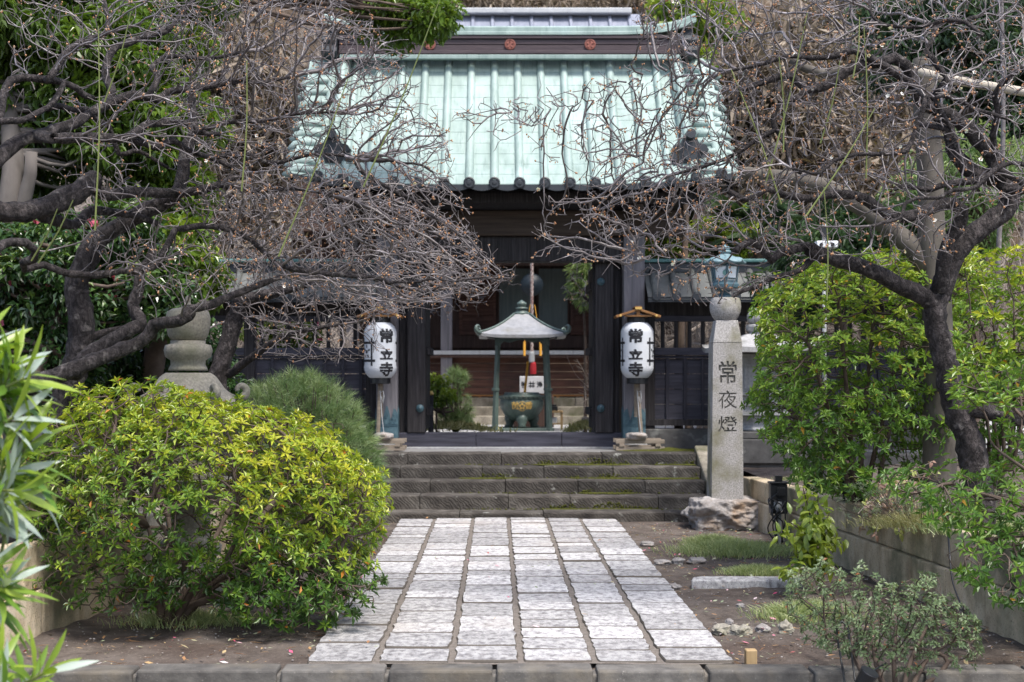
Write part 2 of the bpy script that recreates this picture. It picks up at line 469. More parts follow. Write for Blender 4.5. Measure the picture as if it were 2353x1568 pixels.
M['leaf_dark'] = leafmat('leaf_dark', [(0.0, (.022, .045, .022)), (0.6, (.050, .095, .042)), (1.0, (.12, .18, .075))], rough=.45, trans=.2)
M['leaf_oleander'] = leafmat('leaf_oleander', [(0.0, (.05, .12, .022)), (0.5, (.115, .22, .03)), (1.0, (.27, .36, .045))], rough=.34, trans=.35, spec=.5)
M['leaf_oleander_back'] = leafmat('leaf_oleander_back', [(0.0, (.16, .21, .16)), (1.0, (.34, .40, .35))], rough=.4, trans=.2)
M['needle'] = leafmat('needle', [(0.0, (.07, .13, .05)), (0.5, (.17, .26, .10)), (1.0, (.34, .40, .20))], rough=.5, trans=.25)
M['grass'] = leafmat('grass', [(0.0, (.16, .21, .09)), (0.5, (.30, .37, .16)), (1.0, (.56, .56, .32))], rough=.5, trans=.3)
M['grass_yellow'] = leafmat('grass_yellow', [(0.0, (.20, .21, .08)), (1.0, (.46, .41, .22))], rough=.6, trans=.3)
M['litter'] = leafmat('litter', [(0.0, (.16, .20, .11)), (0.4, (.34, .36, .24)), (0.7, (.40, .24, .10)), (0.88, (.26, .12, .06)), (0.93, (.55, .06, .16)), (1.0, (.75, .70, .70))], rough=.6, trans=.1)
M['dry_plant'] = leafmat('dry_plant', [(0.0, (.22, .12, .09)), (0.5, (.40, .28, .22)), (0.8, (.26, .30, .10)), (1.0, (.45, .46, .14))], rough=.7, trans=.2)
M['lavender'] = leafmat('lavender', [(0.0, (.14, .19, .12)), (0.7, (.28, .33, .22)), (1.0, (.46, .40, .26))], rough=.6, trans=.2)
M['aspidistra'] = leafmat('aspidistra', [(0.0, (.10, .17, .05)), (0.5, (.36, .38, .10)), (0.8, (.48, .42, .18)), (1.0, (.34, .20, .11))], rough=.4, trans=.25)
M['moss'] = surf('moss', [(0.3, (.035, .042, .010)), (0.7, (.085, .088, .018))], 22, rough=1.0, bmp=.6, bdist=.01, spec=.1)
M['hill'] = surf('hill', [(0.3, (.03, .022, .016)), (0.55, (.085, .062, .044)), (0.8, (.17, .13, .095))], 1.6, rough=1.0, bmp=.4, bdist=.1, spec=.05)
M['court'] = surf('court', [(0.3, (.30, .30, .30)), (0.7, (.42, .42, .42))], 5, rough=.85, bmp=.1)


def step_material():
    """Dressed dark stone; moss grows on the steps' right half."""
    m, nt, b = new_mat('step_stone')
    vec = coords(nt)
    n = noise(nt, vec, 5, 9, .65)
    c = ramp(nt, n, [(0.3, (.026, .023, .021)), (0.5, (.058, .052, .047)), (0.75, (.135, .126, .114))])
    k = ramp(nt, attr(nt), [(0, (.75, .75, .75)), (1, (1.25, 1.22, 1.18))])
    c = mixc(nt, 1.0, c, k, 'MULTIPLY')
    w = nt.nodes.new('ShaderNodeTexWave')
    w.wave_type = 'BANDS'; w.bands_direction = 'DIAGONAL'
    w.inputs['Scale'].default_value = 15; w.inputs['Distortion'].default_value = 9; w.inputs['Detail'].default_value = 3
    nt.links.new(vec, w.inputs['Vector'])
    lich = ramp(nt, noise(nt, vec, 9, 4, .6), [(0.64, (0, 0, 0)), (0.72, (1, 1, 1))])
    c = mixc(nt, lich, c, (.24, .24, .22))
    nt.links.new(c, b.inputs['Base Color'])
    b.inputs['Roughness'].default_value = .88
    b.inputs['Specular IOR Level'].default_value = .3
    h = mixc(nt, .75, w.outputs[0], noise(nt, vec, 30, 8, .7))
    bump(nt, b, h, .65, .02)
    return m
M['step_stone'] = step_material()
# ================================================================== THE SETTING
def struct(g, name, mat, **k):
    return tag(g.build(name, mat, **k), kind='structure')


def grid_sheet(x0, x1, y0, y1, nx, ny, zf, seed=0, amp=0.0, freq=1.0):
    X, Y = np.meshgrid(np.linspace(x0, x1, nx), np.linspace(y0, y1, ny))
    Z = zf(X, Y) if callable(zf) else np.full_like(X, zf)
    P = np.stack([X, Y, Z], -1)
    if amp:
        q = np.stack([X.ravel(), Y.ravel(), 0 * X.ravel()], -1)
        P[:, :, 2] += amp * (vnoise(q, seed, freq) + .5 * vnoise(q, seed + 1, freq * 2.7)).reshape(X.shape)
    return P


g = G(); g.sheet(grid_sheet(-400, 400, -300, 600, 30, 30, -0.22)); struct(g, 'ground', M['street'])
g = G(); g.sheet(grid_sheet(-2.95, 3.35, 7.40, 16.3, 150, 220, -0.025, 3, .016, 3.4)); struct(g, 'soil', M['soil'], smooth=True)


def wall_l(y): return -2.72 + (y - 8.0) * .115          # line of the left planter wall
def wall_r(y): return 3.02 - (y - 8.0) * .068           # line of the right planter wall
def wtop(y): return .53 - .012 * (y - 8)


for side in (-1, 1):
    g = G()
    ny = 60
    ys = np.linspace(5.4, 16.4, ny)
    P = np.zeros((ny, 40, 3))
    for i, y in enumerate(ys):
        x0 = wall_l(y) - .17 if side < 0 else wall_r(y) + .17
        xs = np.linspace(x0, side * 22.0, 40) if side > 0 else np.linspace(-22.0, x0, 40)
        P[i, :, 0] = xs; P[i, :, 1] = y
    q = P.reshape(-1, 3)
    e = np.abs(q[:, 0]) - 3.0
    P[:, :, 2] = (.46 + .05 * vnoise(q, 5 + side, .9) + .25 * np.clip((e - 1) / 4, 0, 1)).reshape(ny, 40)
    g.sheet(P)
    struct(g, 'planter_soil', M['soil'], smooth=True)

# planter walls: a thing each, two courses of concrete blocks
def planter_wall(name, label, fn, side, ylo, yhi, blk):
    t = thing(name, label, 'retaining wall', (fn(ylo), ylo, 0))
    rng = random.Random(int(ylo * 10) + side)
    g = G()
    for (z0, z1, off, tone) in ((-.06, .245, 0.0, .3), (.2455, None, .3, .6)):
        y = ylo - off
        while y < yhi:
            y1 = min(y + blk * rng.uniform(.92, 1.08), yhi)
            ya = max(y, ylo)
            if y1 - ya > .05:
                xa, xb = fn(ya + .007), fn(y1 - .007)
                top = z1 if z1 else wtop((ya + y1) / 2) + rng.uniform(-.008, .008)
                th = .17
                pr = -side * .028 if z1 else 0.0
                o0, o1 = pr + (rng.uniform(-.004, .004)), side * th
                v = []
                for z in (z0 + .003, top):
                    for (x, yy) in ((xa + o0, ya + .007), (xa + o1, ya + .007), (xb + o1, y1 - .007), (xb + o0, y1 - .007)):
                        v.append((x, yy, z))
                f = np.array([[3, 2, 1, 0], [4, 5, 6, 7], [0, 1, 5, 4], [1, 2, 6, 5], [2, 3, 7, 6], [3, 0, 4, 7]])
                if side < 0: f = f[:, ::-1]
                g.add(np.array(v), f, rng.random())
            y = y1
    o = g.build('block_courses', M['wall_block'], bevel=.012)
    o.parent = t; o.location = (-fn(ylo), -ylo, 0)
    return t

planter_wall('retaining_wall', 'low concrete planter wall on the left, curving behind the big azalea bush', wall_l, -1, 5.6, 14.6, .95)
planter_wall('retaining_wall', 'low two-course concrete block planter wall on the right, under the flower bed', wall_r, 1, 5.6, 14.9, .62)

# kerb at the near end of the path
g = G(); rng = random.Random(4)
x = -3.4
while x < 3.6:
    w = rng.uniform(.50, .57) if rng.random() < .8 else rng.uniform(.66, .74)
    dz = rng.uniform(-.006, .006)
    g.box(x, x + w - .022, 7.215 + rng.uniform(-.004, .004), 7.395, -.22, .012 + dz, rng.random())
    x += w
g.box(-3.4, 3.6, 7.24, 7.385, -.21, -.012, .9)
struct(g, 'kerb', M['kerb_stone'], bevel=.012)

# the paved path: six columns of dressed granite slabs on a bed of sand
g = G(11); rng = random.Random(12)
edges = [-.985, -.625, -.235, .128, .515, .858, 1.235]
def path_z(x, y): return .018 + .020 * (1 - ((x - .12) / 1.2) ** 2) * min(1, max(0, (y - 11) / 3.5))
for c in range(6):
    y = 7.43 + rng.uniform(-.01, .03)
    while y < 14.70:
        L = rng.choice([.27, .33, .37, .41, .46, .52]) * rng.uniform(.93, 1.07)
        y1 = min(y + L, 14.74)
        if 14.74 - y1 < .12: y1 = 14.74
        gapx = .013
        x0, x1 = edges[c] + (gapx if c else 0), edges[c + 1] - (gapx if c < 5 else 0)
        gp_ = rng.choice([.003, .005, .007, .010])
        ya, yb = y + gp_, y1 - gp_
        m = 7
        tt = np.linspace(0, 1, m, endpoint=False)
        out = []
        sk = rng.uniform(-.006, .006)
        for t_ in tt: out.append((x0 + (x1 - x0) * t_, ya + rng.uniform(0, .006) + sk * t_))
        for t_ in np.linspace(0, 1, 5, endpoint=False): out.append((x1 + (rng.uniform(-.009, .006)), ya + (yb - ya) * t_))
        for t_ in tt: out.append((x1 - (x1 - x0) * t_, yb - rng.uniform(0, .006) - sk * t_))
        for t_ in np.linspace(0, 1, 5, endpoint=False): out.append((x0 + (rng.uniform(-.006, .009)), yb - (yb - ya) * t_))
        o = np.array(out)
        # rounded corners
        cx, cy = (x0 + x1) / 2, (ya + yb) / 2
        for k in (0, m, m + 5, 2 * m + 5):
            o[k] += (np.array([cx, cy]) - o[k]) / np.linalg.norm(np.array([cx, cy]) - o[k]) * rng.uniform(.003, .014)
        n = len(o)
        zt = path_z(cx, cy) + rng.uniform(-.004, .004)
        tilt = (rng.uniform(-.008, .008), rng.uniform(-.012, .012))
        def zz(p): return zt + (p[:, 0] - cx) * tilt[0] + (p[:, 1] - cy) * tilt[1]
        ins = o + (np.array([cx, cy]) - o) * (.007 / np.maximum(.05, np.linalg.norm(o - [cx, cy], axis=1)))[:, None]
        v = np.vstack([np.c_[o, np.full(n, -.03)], np.c_[o, zz(o) - .009], np.c_[ins, zz(ins)]])
        j = np.arange(n); k = (j + 1) % n
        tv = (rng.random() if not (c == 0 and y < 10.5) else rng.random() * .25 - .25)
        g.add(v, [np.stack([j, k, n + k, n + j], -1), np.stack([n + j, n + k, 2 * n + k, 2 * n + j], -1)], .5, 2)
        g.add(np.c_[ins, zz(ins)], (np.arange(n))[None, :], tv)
        y = y1
P = grid_sheet(-.97, 1.22, 7.42, 14.76, 24, 70, lambda X, Y: np.vectorize(path_z)(X, Y) - .011, 8, .003, 9)
g.sheet(P, .5, 1)
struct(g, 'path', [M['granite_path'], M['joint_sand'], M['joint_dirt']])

# stone steps up to the gate, each course of long dressed blocks
g = G(21); rng = random.Random(22)
SX0, SX1 = -1.62, 2.26
steps = [(14.80, .083, -.1), (15.15, .224, .083), (15.50, .359, .224), (15.85, .487, .359), (16.20, .616, .487)]
for k, (y, z, zb) in enumerate(steps):
    x = SX0 - rng.uniform(0, .4)
    while x < SX1:
        w = rng.uniform(.55, .95) * (1.35 if k in (0, 4) else 1)
        x1 = min(x + w, SX1)
        if SX1 - x1 < .25: x1 = SX1
        d = .40 if k < 4 else .34
        nx, nz = 9, 5
        fy = y + rng.uniform(-.008, .008)
        zt = z + rng.uniform(-.006, .006)
        xs = np.linspace(x + .004, x1 - .004, nx)
        prof = [(0, zb - .06), (0, zb + (zt - zb) * .35), (0, zb + (zt - zb) * .72), (.0, zt - .018), (.008, zt - .004), (.022, zt), (d * .5, zt + .002), (d, zt)]
        P = np.zeros((len(prof), nx, 3))
        for a, (py, pz) in enumerate(prof):
            P[a, :, 0] = xs; P[a, :, 1] = fy + py; P[a, :, 2] = pz
        q = P.reshape(-1, 3)
        P[:, :, 1] += (.010 * vnoise(q, 31 + k, 7)).reshape(P.shape[:2])
        P[:, :, 2] += (.005 * vnoise(q, 41 + k, 6)).reshape(P.shape[:2])
        P[:4, 0, 1] += .008; P[:4, -1, 1] += .008; P[3:, 0, 2] -= .004; P[3:, -1, 2] -= .004
        g.sheet(P, rng.random())
        for e in (0, -1):                      # block ends
            c = np.vstack([P[:, e, :], [[P[0, e, 0], fy + d, zb - .06]]])
            idx = np.arange(len(c))
            g.add(c, [idx[None, ::(1 if e == 0 else -1)]], .2)
        x = x1
struct(g, 'stone_steps', M['step_stone'])

# moss creeping along the back of the treads
g = G(23); rng = np.random.default_rng(24)
for k, (y, z, zb) in enumerate(steps[:4]):
    yb = steps[k + 1][0]
    xs = np.linspace(-.4, SX1 - .02, 110)
    den = vnoise(np.c_[xs, xs * 0 + k * 7.3, xs * 0], 51, 1.6) + .35 * vnoise(np.c_[xs, xs * 0 + k, xs * 0], 52, 7) + np.clip((xs - .3) * .35, -.5, .35)
    wd = np.clip(den, 0, 1)
    n = 2600
    xr = rng.uniform(-.4, SX1 - .03, n); w_ = np.interp(xr, xs, wd)
    k_ = rng.random(n) < np.clip(w_ * 3.2 + .03, 0, 1)
    xr, w_ = xr[k_], w_[k_]; m_ = len(xr)
    t_ = rng.random(m_) ** 1.7
    g.blobs(np.c_[xr, yb - .012 - t_ * (.03 + .16 * w_), np.full(m_, z) + .002], rng.uniform(.007, .020, m_), squash=.55)
    m2 = m_ // 3
    g.blobs(np.c_[xr[:m2], np.full(m2, yb + .004), z + rng.random(m2) ** 2 * (.02 + .07 * w_[:m2])], rng.uniform(.005, .013, m2))
P = np.zeros((4, 60, 3)); xs = np.linspace(1.3, 2.32, 60)
wd = np.clip((xs - 1.35) * 1.3, 0, 1) * (1 + .4 * vnoise(np.c_[xs, xs * 0, xs * 0], 61, 5))
for i, a in enumerate((-.8, -.3, .3, .9)):
    P[i, :, 0] = xs; P[i, :, 1] = 16.75 + a * .35 * wd; P[i, :, 2] = .617 + (.03 if abs(a) < .5 else -.004) * wd
g.sheet(P)
tag(g.build('moss', M['moss'], smooth=True), kind='stuff')

# landing in front of the gate, courtyard behind it
g = G(); g.box(-6, SX1 + .05, 16.50, 18.4, .1, .606); struct(g, 'landing', M['platform'])
g = G(); g.sheet(grid_sheet(-14, 16, 16.42, 18.45, 20, 6, .598)); struct(g, 'terrace', M['platform'])
g = G(); g.sheet(grid_sheet(-16, 18, 18.4, 34, 30, 30, .63, 9, .006, 1.3)); struct(g, 'courtyard', M['court'])
g = G(); g.sheet(grid_sheet(-90, 90, 31.5, 130, 60, 40, lambda X, Y: .5 + np.clip((Y - 31.5) * .62, 0, 48), 10, .9, .18)); struct(g, 'hill', M['hill'], smooth=True)
g = G(); g.box(-14, SX0 + .02, 16.1, 16.55, -.1, .612); g.box(SX1 + .5, 14, 16.2, 16.55, -.1, .612)
struct(g, 'terrace_edge', M['dark_stone'], bevel=.02)

# sloping cheek stone at the right end of the steps
g = G()
yy = [14.72, 16.42]; zz = [.10, .70]
for (xa, xb, lift) in ((SX1 + .005, SX1 + .42, 0),):
    v = np.array([(xa, yy[0], -.1), (xb, yy[0], -.1), (xb, yy[1], -.1), (xa, yy[1], -.1), (xa, yy[0], zz[0]), (xb, yy[0], zz[0]), (xb, yy[1], zz[1]), (xa, yy[1], zz[1])])
    g.add(v, np.array([[3, 2, 1, 0], [4, 5, 6, 7], [0, 1, 5, 4], [1, 2, 6, 5], [2, 3, 7, 6], [3, 0, 4, 7]]))
struct(g, 'stair_cheek', M['concrete'], bevel=.02)
# ================================================================== THE GATE
GX = .173                     # gate centre line
gate = thing('temple_gate', 'dark timber temple gate with pale green copper tiled roof above the stone steps', 'gate', (GX, 17.4, .61))
def gp(g, name, mat, parent=gate, **k):
    o = g.build(name, mat, origin=None, **k)
    if parent is gate:
        o.parent = gate; o.location = (-GX, -17.4, -.61)
    else:
        o.parent = parent
    return o

YE, YR, ZE, ZR = 16.3, 17.95, 3.665, 5.43
HW = 2.50                     # roof half width
def prof(s): return ZE + (ZR - ZE) * (.80 * s + .20 * s * s)
def roof_pt(x, s, back=False, lift=0.0):
    """x offset from the centre; s 0 at the eave, 1 at the ridge."""
    y = YE + (YR - YE) * s
    z = prof(s) + .13 * (abs(x) / HW) ** 4 * (1 - s) + lift
    if back: y = 2 * YR - y
    return (GX + x, y, z)

rng = random.Random(5)
pan = G(6)
NR = 11
for back in (False, True):
    for i in range(NR):
        s0, s1 = i / NR, (i + 1.06) / NR
        xs = np.linspace(-HW, HW, 36)
        P = np.array([[roof_pt(x, s, back, l) for x in xs] for (s, l) in ((s0, -.004), (s0, .006), (s1, .0))])
        if back: P = P[:, ::-1]
        n = P.shape[1]
        for r_ in range(2):
            for c in range(n - 1):
                pan.add(np.array([P[r_, c], P[r_, c + 1], P[r_ + 1, c + 1], P[r_ + 1, c]]), np.array([[0, 1, 2, 3]]), .40 + .2 * rng.random() if r_ else .15)
roof = gp(pan, 'roof', M['verdigris'])
SP = .286
rng = random.Random(7)
for back in (False, True):
    sg = 1 if back else -1
    for k in range(-8, 9):
        x = k * SP + .094
        rl = G(7)
        ps = []
        for i in range(NR - 1):
            for f_ in (0, .5, .97): ps.append((np.array(roof_pt(x, (i + f_) / (NR - .9), back, .012)), .0492 - .0012 * f_))
        rl.tube([p_ for p_, _ in ps], [r_ for _, r_ in ps], 14, True, .5)
        o = gp(rl, 'tile_roll', M['verdigris'], smooth=True)
        o.data.polygons.foreach_set('use_smooth', np.array([len(p.vertices) == 4 for p in o.data.polygons])); o.data.update()
        c = roof_pt(x, 0, back, .01)
        y = c[1] + sg * .018
        e = G()
        e.lathe([(.0005, 0), (.066, 0), (.066, .012), (.052, .018), (.050, .010), (.026, .010), (.024, .018), (0.001, .020)], 20, (0, 0, 0), fn=lambda v, a, c=c, y=y, sg=sg: np.stack([v[..., 0] + c[0], sg * v[..., 2] + y, v[..., 1] + c[2] + .005], -1), cap=False)
        gp(e, 'tile_end', M['black_tile'], parent=o)
# short rolls running out over the verges
for sgn in (-1, 1):
    for i in range(11):
        s = .04 + i * .088
        p = [np.array(roof_pt(sgn * xx, s, False, .02 - dz)) for xx, dz in ((2.17, 0), (2.3, .0), (2.42, .012), (2.52, .05), (2.58, .13))]
        rl = G(7)
        rl.tube(p, .052, 10, True, .3 + .3 * rng.random())
        gp(rl, 'verge_roll', M['verdigris'], smooth=True)
for back in (False, True):      # dark scalloped eave edge
    sg = 1 if back else -1
    ends = G()
    for k in range(-9, 9):
        xs = np.linspace(k * SP, (k + 1) * SP, 9) + .094
        t = np.linspace(-1, 1, 9)
        top = [roof_pt(max(-HW, min(HW, x)), 0, back, -.006) for x in xs]
        pts = [(p[0], p[2]) for p in top] + [(p[0], p[2] - .035 - .035 * (1 - tt * tt)) for p, tt in zip(top[::-1], t[::-1])]
        ends.prism(pts, top[0][1] + sg * .014, top[0][1] + sg * -.02)
    gp(ends, 'eave_edge', M['black_tile'])

# under-roof boards and two rows of rafters
g = G()
for back in (False, True):
    xs = np.linspace(-HW + .05, HW - .05, 20)
    P = np.array([[roof_pt(x, s, back, -.07) for x in xs] for s in np.linspace(.012, 1, 8)])
    if not back: P = P[:, ::-1]
    g.sheet(P)
gp(g, 'roof_board', M['wood_dark'])
rest = G()
for back in (False, True):
    sg = 1 if not back else -1
    for k in range(-21, 22):
        x = k * .110
        for (s0, s1, dz) in ((.09, .55, -.13), (.28, .95, -.20)):
            a = np.array(roof_pt(x, s0, back, dz)); b = np.array(roof_pt(x, s1, back, dz))
            w, h = .024, .032
            v = [p + np.array([dx, 0, dzz]) for p in (a, b) for (dx, dzz) in ((-w, -h), (w, -h), (w, h), (-w, h))]
            front = s0 < .2 and not back
            g = G() if front else rest
            g.add(np.array(v), np.array([[0, 1, 5, 4], [1, 2, 6, 5], [2, 3, 7, 6], [3, 0, 4, 7], [0, 3, 2, 1], [4, 5, 6, 7]]))
            if front:
                o = gp(g, 'rafter', M['wood_dark'])
                tip = G(); tip.box(a[0] - w, a[0] + w, a[1] - .006, a[1] + .001, a[2] - h, a[2] + h)
                gp(tip, 'rafter_tip', M['wood_weathered'], parent=o)
tag(gp(rest, 'inner_rafters', M['wood_dark']), kind='stuff')

# ridge: dark coursed body, verdigris cap and foot, three round crests, end tiles
rd = G()
for (z0, z1, hy) in ((5.47, 5.512, .205), (5.516, 5.585, .17), (5.590, 5.655, .175), (5.66, 5.70, .20)):
    rd.box(GX - 2.12, GX + 2.12, YR - hy, YR + hy, z0, z1)
ridge = gp(rd, 'ridge', M['ridge_dark'], bevel=.006)
g = G()
xs = np.linspace(-2.3, 2.3, 30)
for (zc, rr, hy) in ((5.735, .03, .21), (5.80, .045, .16)):
    P = []
    for x in xs:
        up = .16 * (abs(x) / 2.3) ** 8
        P.append([(GX + x, YR - hy, zc - rr + up), (GX + x, YR - hy, zc + rr * .3 + up), (GX + x, YR - hy * .4, zc + rr + up), (GX + x, YR + hy * .4, zc + rr + up), (GX + x, YR + hy, zc + rr * .3 + up), (GX + x, YR + hy, zc - rr + up), (GX + x, YR - hy, zc - rr + up)])
    P = np.array(P)
    g.sheet(P[:, ::-1], .4)
for sg in (-1, 1):          # moulded foot strip on both slopes
    g.box(GX - 2.1, GX + 2.1, YR + sg * .235 - .04, YR + sg * .235 + .04, 5.39, 5.445, .45)
gp(g, 'ridge_cap', M['verdigris'], bevel=.008)
for k in (-1, 0, 1):
    g = G()
    c = (GX + k * .99, YR - .178, 5.59)
    g.lathe([(.0005, 0), (.068, 0), (.068, .012), (.056, .016), (.055, .010), (.0005, .012)], 24, fn=lambda v, a, c=c: np.stack([v[..., 0] + c[0], -v[..., 2] + c[1], v[..., 1] + c[2]], -1), cap=False)
    for q in range(5):
        a = q * 2 * math.pi / 5 + math.pi / 2
        g.tube([(c[0] + .02 * math.cos(a), c[1] - .012, c[2] + .02 * math.sin(a)), (c[0] + .043 * math.cos(a), c[1] - .014, c[2] + .043 * math.sin(a))], [.006, .011], 6)
    gp(g, 'crest', M['crest'])


def ogre_tile(c, s=1.0, side=0):
    """Dark end tile: a shouldered plate with scrolls and a round top."""
    g = G()
    o = [(-.20, 0), (.20, 0), (.24, .05), (.20, .10), (.23, .16), (.17, .22), (.11, .24), (.08, .31), (-.08, .31), (-.11, .24), (-.17, .22), (-.23, .16), (-.20, .10), (-.24, .05)]
    if side == 0:
        g.prism([(c[0] + a * s, c[2] + b * s) for a, b in o], c[1] - .05 * s, c[1] + .05 * s)
        for (a, b, r) in ((-.19, .06, .055), (.19, .06, .055), (-.16, .17, .05), (.16, .17, .05), (0, .10, .085)):
            g.tube([(c[0] + a * s, c[1] - .09 * s, c[2] + b * s), (c[0] + a * s, c[1] + .02, c[2] + b * s)], r * s, 12)
        g.tube([(c[0], c[1] - .16 * s, c[2] + .34 * s), (c[0], c[1] + .08, c[2] + .33 * s)], .06 * s, 14)
    else:
        g.prism([(c[1] + a * s, c[2] + b * s) for a, b in o], c[0] - .05 * s, c[0] + .05 * s, axis='x')
        for (a, b, r) in ((-.19, .06, .055), (.19, .06, .055), (-.16, .17, .05), (.16, .17, .05), (0, .10, .085)):
            g.tube([(c[0] + side * .10 * s, c[1] + a * s, c[2] + b * s), (c[0] - side * .02, c[1] + a * s, c[2] + b * s)], r * s, 12)
    return g

for sgn in (-1, 1):
    # descending ridge beside the verge, with its end tile
    g = G()
    ps = [np.array(roof_pt(sgn * 2.06, s, False, .06)) for s in np.linspace(.20, 1.0, 12)]
    g.tube(ps, .085, 12, True, .45)
    g.tube([p + np.array([0, -.02, .085]) for p in ps], .048, 12, True, .6)
    gp(g, 'verge_ridge', M['verdigris'], smooth=True)
    e = roof_pt(sgn * 2.06, .17, False, -.02)
    gp(ogre_tile(e, .95), 'ogre_tile', M['black_tile'])
    gp(ogre_tile((GX + sgn * 2.20, YR, 5.42), 1.25, sgn), 'ogre_tile', M['black_tile'])
    # gable boards
    g = G()
    for back in (False, True):
        P = np.array([[roof_pt(sgn * (HW - .04), s, back, l) for l in (-.02, -.22)] for s in np.linspace(0, 1, 10)])
        v = P.reshape(-1, 3)
        P2 = P.copy(); P2[:, :, 0] += sgn * .05
        for a, b in ((P, P2),):
            for i in range(9):
                q = np.array([a[i, 0], a[i + 1, 0], a[i + 1, 1], a[i, 1], b[i, 0], b[i + 1, 0], b[i + 1, 1], b[i, 1]])
                g.add(q, np.array([[0, 1, 2, 3], [7, 6, 5, 4], [0, 4, 5, 1], [3, 2, 6, 7]]))
    gp(g, 'gable_board', M['wood_dark'])
    g = G()
    g.prism([(16.95, 3.5), (18.95, 3.5), (17.95, 5.0)], GX + sgn * 1.72, GX + sgn * 1.76, axis='x')
    gp(g, 'gable_infill', M['wood_dark'])

# posts
FY = 17.35
for sgn in (-1, 1):
    px = GX + sgn * 1.485
    g = G(); g.box(px - .127, px + .127, FY - .127, FY + .127, .735, 3.55)
    p = gp(g, 'post', M['wood_post'], bevel=.016)
    g = G()
    top = [(-1, 1.03), (-.85, 1.08), (-.62, 1.10), (-.45, 1.00), (-.36, .95), (-.25, 1.02), (-.05, 1.13), (.1, 1.12), (.3, 1.02), (.36, .95), (.46, 1.0), (.64, 1.10), (.85, 1.08), (1, 1.03)]
    for (ax, cc) in (('y', px), ('x', FY)):
        o = [(cc - .132, .742), (cc + .132, .742)] + [(cc + a * .132, z) for a, z in top[::-1]]
        for off in (-.1335, .1285):
            if ax == 'y': g.prism(o, FY + off, FY + off + .005)
            else: g.prism(o, px + off, px + off + .005, axis='x')
    sl = gp(g, 'post_sleeve', M['verdigris_sleeve'])
    g = G()
    for q in range(9):
        a = -.105 + q * .026
        g.tube([(px + a + .012 * math.cos(t), FY - .1365, .93 + .012 * q % .05 + .03 * math.sin(t) + .04 * math.sin(q * 2.1)) for t in np.linspace(0, 5.2, 9)], .0032, 5)
    for zz in (.905, .885): g.box(px - .133, px + .133, FY - .1385, FY - .1335, zz, zz + .008)
    r_ = gp(g, 'relief', M['relief'])
    g = G(); g.lathe([(.22, .60), (.22, .66), (.205, .70), (.185, .738)], 4, (px, FY, 0), phase=math.pi / 4)
    gp(g, 'post_stone', M['grey_stone'], bevel=.02)
    # dark door jamb boards beside the post
    g = G()
    a, b = (px + .16, GX - 1.03) if sgn < 0 else (GX + 1.03, px - .16)
    mid = a + (b - a) * .5
    g.box(a - .03, mid - .004, 17.50, 17.56, .80, 3.2); g.box(mid + .004, b, 17.47, 17.56, .80, 3.2)
    g.box(GX + sgn * 1.03 - .0, GX + sgn * 1.03 + sgn * .22, 17.40, 17.66, .80, 2.9) if sgn > 0 else g.box(GX - 1.25, GX - 1.03, 17.40, 17.66, .80, 2.9)
    jamb = gp(g, 'door_jamb', M['wood_dark'], bevel=.008)
    for zz in (1.095, 2.63):
        g = G()
        c = (GX + sgn * 1.095, 17.40, zz)
        g.lathe([(.048, 0), (.048, .006), (.042, .018), (.026, .028), (.022, .028), (.018, .044), (.001, .050)], 20, fn=lambda v, a, c=c: np.stack([v[..., 0] + c[0], -v[..., 2] + c[1], v[..., 1] + c[2]], -1), cap=False)
        gp(g, 'stud', M['bronze_blue'], smooth=True)
    # open door leaf folded back into the yard
    g = G()
    x0 = GX + sgn * 1.06
    g.box(x0 - .03, x0 + .03, 17.70, 18.66, .83, 2.84)
    for zz in (1.0, 1.75, 2.55): g.box(x0 - sgn * .055 - .02, x0 - sgn * .055 + .02, 17.72, 18.64, zz, zz + .09)
    gp(g, 'door_leaf', M['wood_dark'])
    # rear posts
    g = G(); g.box(px - .11, px + .11, 18.85, 19.07, .63, 3.5)
    gp(g, 'post', M['wood_dark'], bevel=.012)
    # side tie beams
    g = G(); g.box(px - .07, px + .07, FY + .128, 18.85, 2.95, 3.2); g.box(px - .08, px + .08, FY + .128, 18.85, 3.4, 3.54)
    gp(g, 'tie_beam', M['wood_beam'])
    # bracket arms under the eave purlin
    g = G()
    g.prism([(16.72, 3.50), (16.72, 3.40), (16.85, 3.32), (FY - .128, 3.24), (FY - .128, 3.50)], px - .06, px + .06, axis='x')
    gp(g, 'bracket', M['wood_beam'], bevel=.01)

g = G(); g.box(GX - 2.1, GX + 2.1, FY - .148, FY + .128, 3.17, 3.475); gp(g, 'main_beam', M['wood_beam'], bevel=.015)
g = G(); g.box(GX - 1.36, GX + 1.36, FY - .06, FY + .10, 2.865, 3.168); gp(g, 'lintel', M['wood_dark'], bevel=.012)
g = G(); g.box(GX - 2.25, GX + 2.25, 16.68, 16.84, 3.502, 3.62); gp(g, 'eave_purlin', M['wood_dark'], bevel=.01)
g = G(); g.box(GX - 2.25, GX + 2.25, 18.88, 19.04, 3.502, 3.62); gp(g, 'eave_purlin', M['wood_dark'], bevel=.01)
g = G(); g.box(GX - 2.2, GX + 2.2, 17.18, 18.95, 3.66, 3.70); gp(g, 'ceiling_board', M['wood_dark'])
g = G(); g.box(GX - 1.36, GX + 1.36, 18.86, 19.0, 2.98, 3.3); gp(g, 'rear_beam', M['wood_dark'])
g = G(); g.box(GX - 1.36, GX - .42, 17.42, 17.64, .622, .80); g.box(GX - .416, GX + .62, 17.42, 17.64, .622, .80); g.box(GX + .624, GX + 1.36, 17.42, 17.64, .622, .80)
gp(g, 'threshold', M['wood_blue'], bevel=.008)
g = G(); g.box(GX - 1.3, GX + 1.3, 17.36, 17.70, .59, .628); gp(g, 'threshold_stone', M['grey_stone'], bevel=.008)

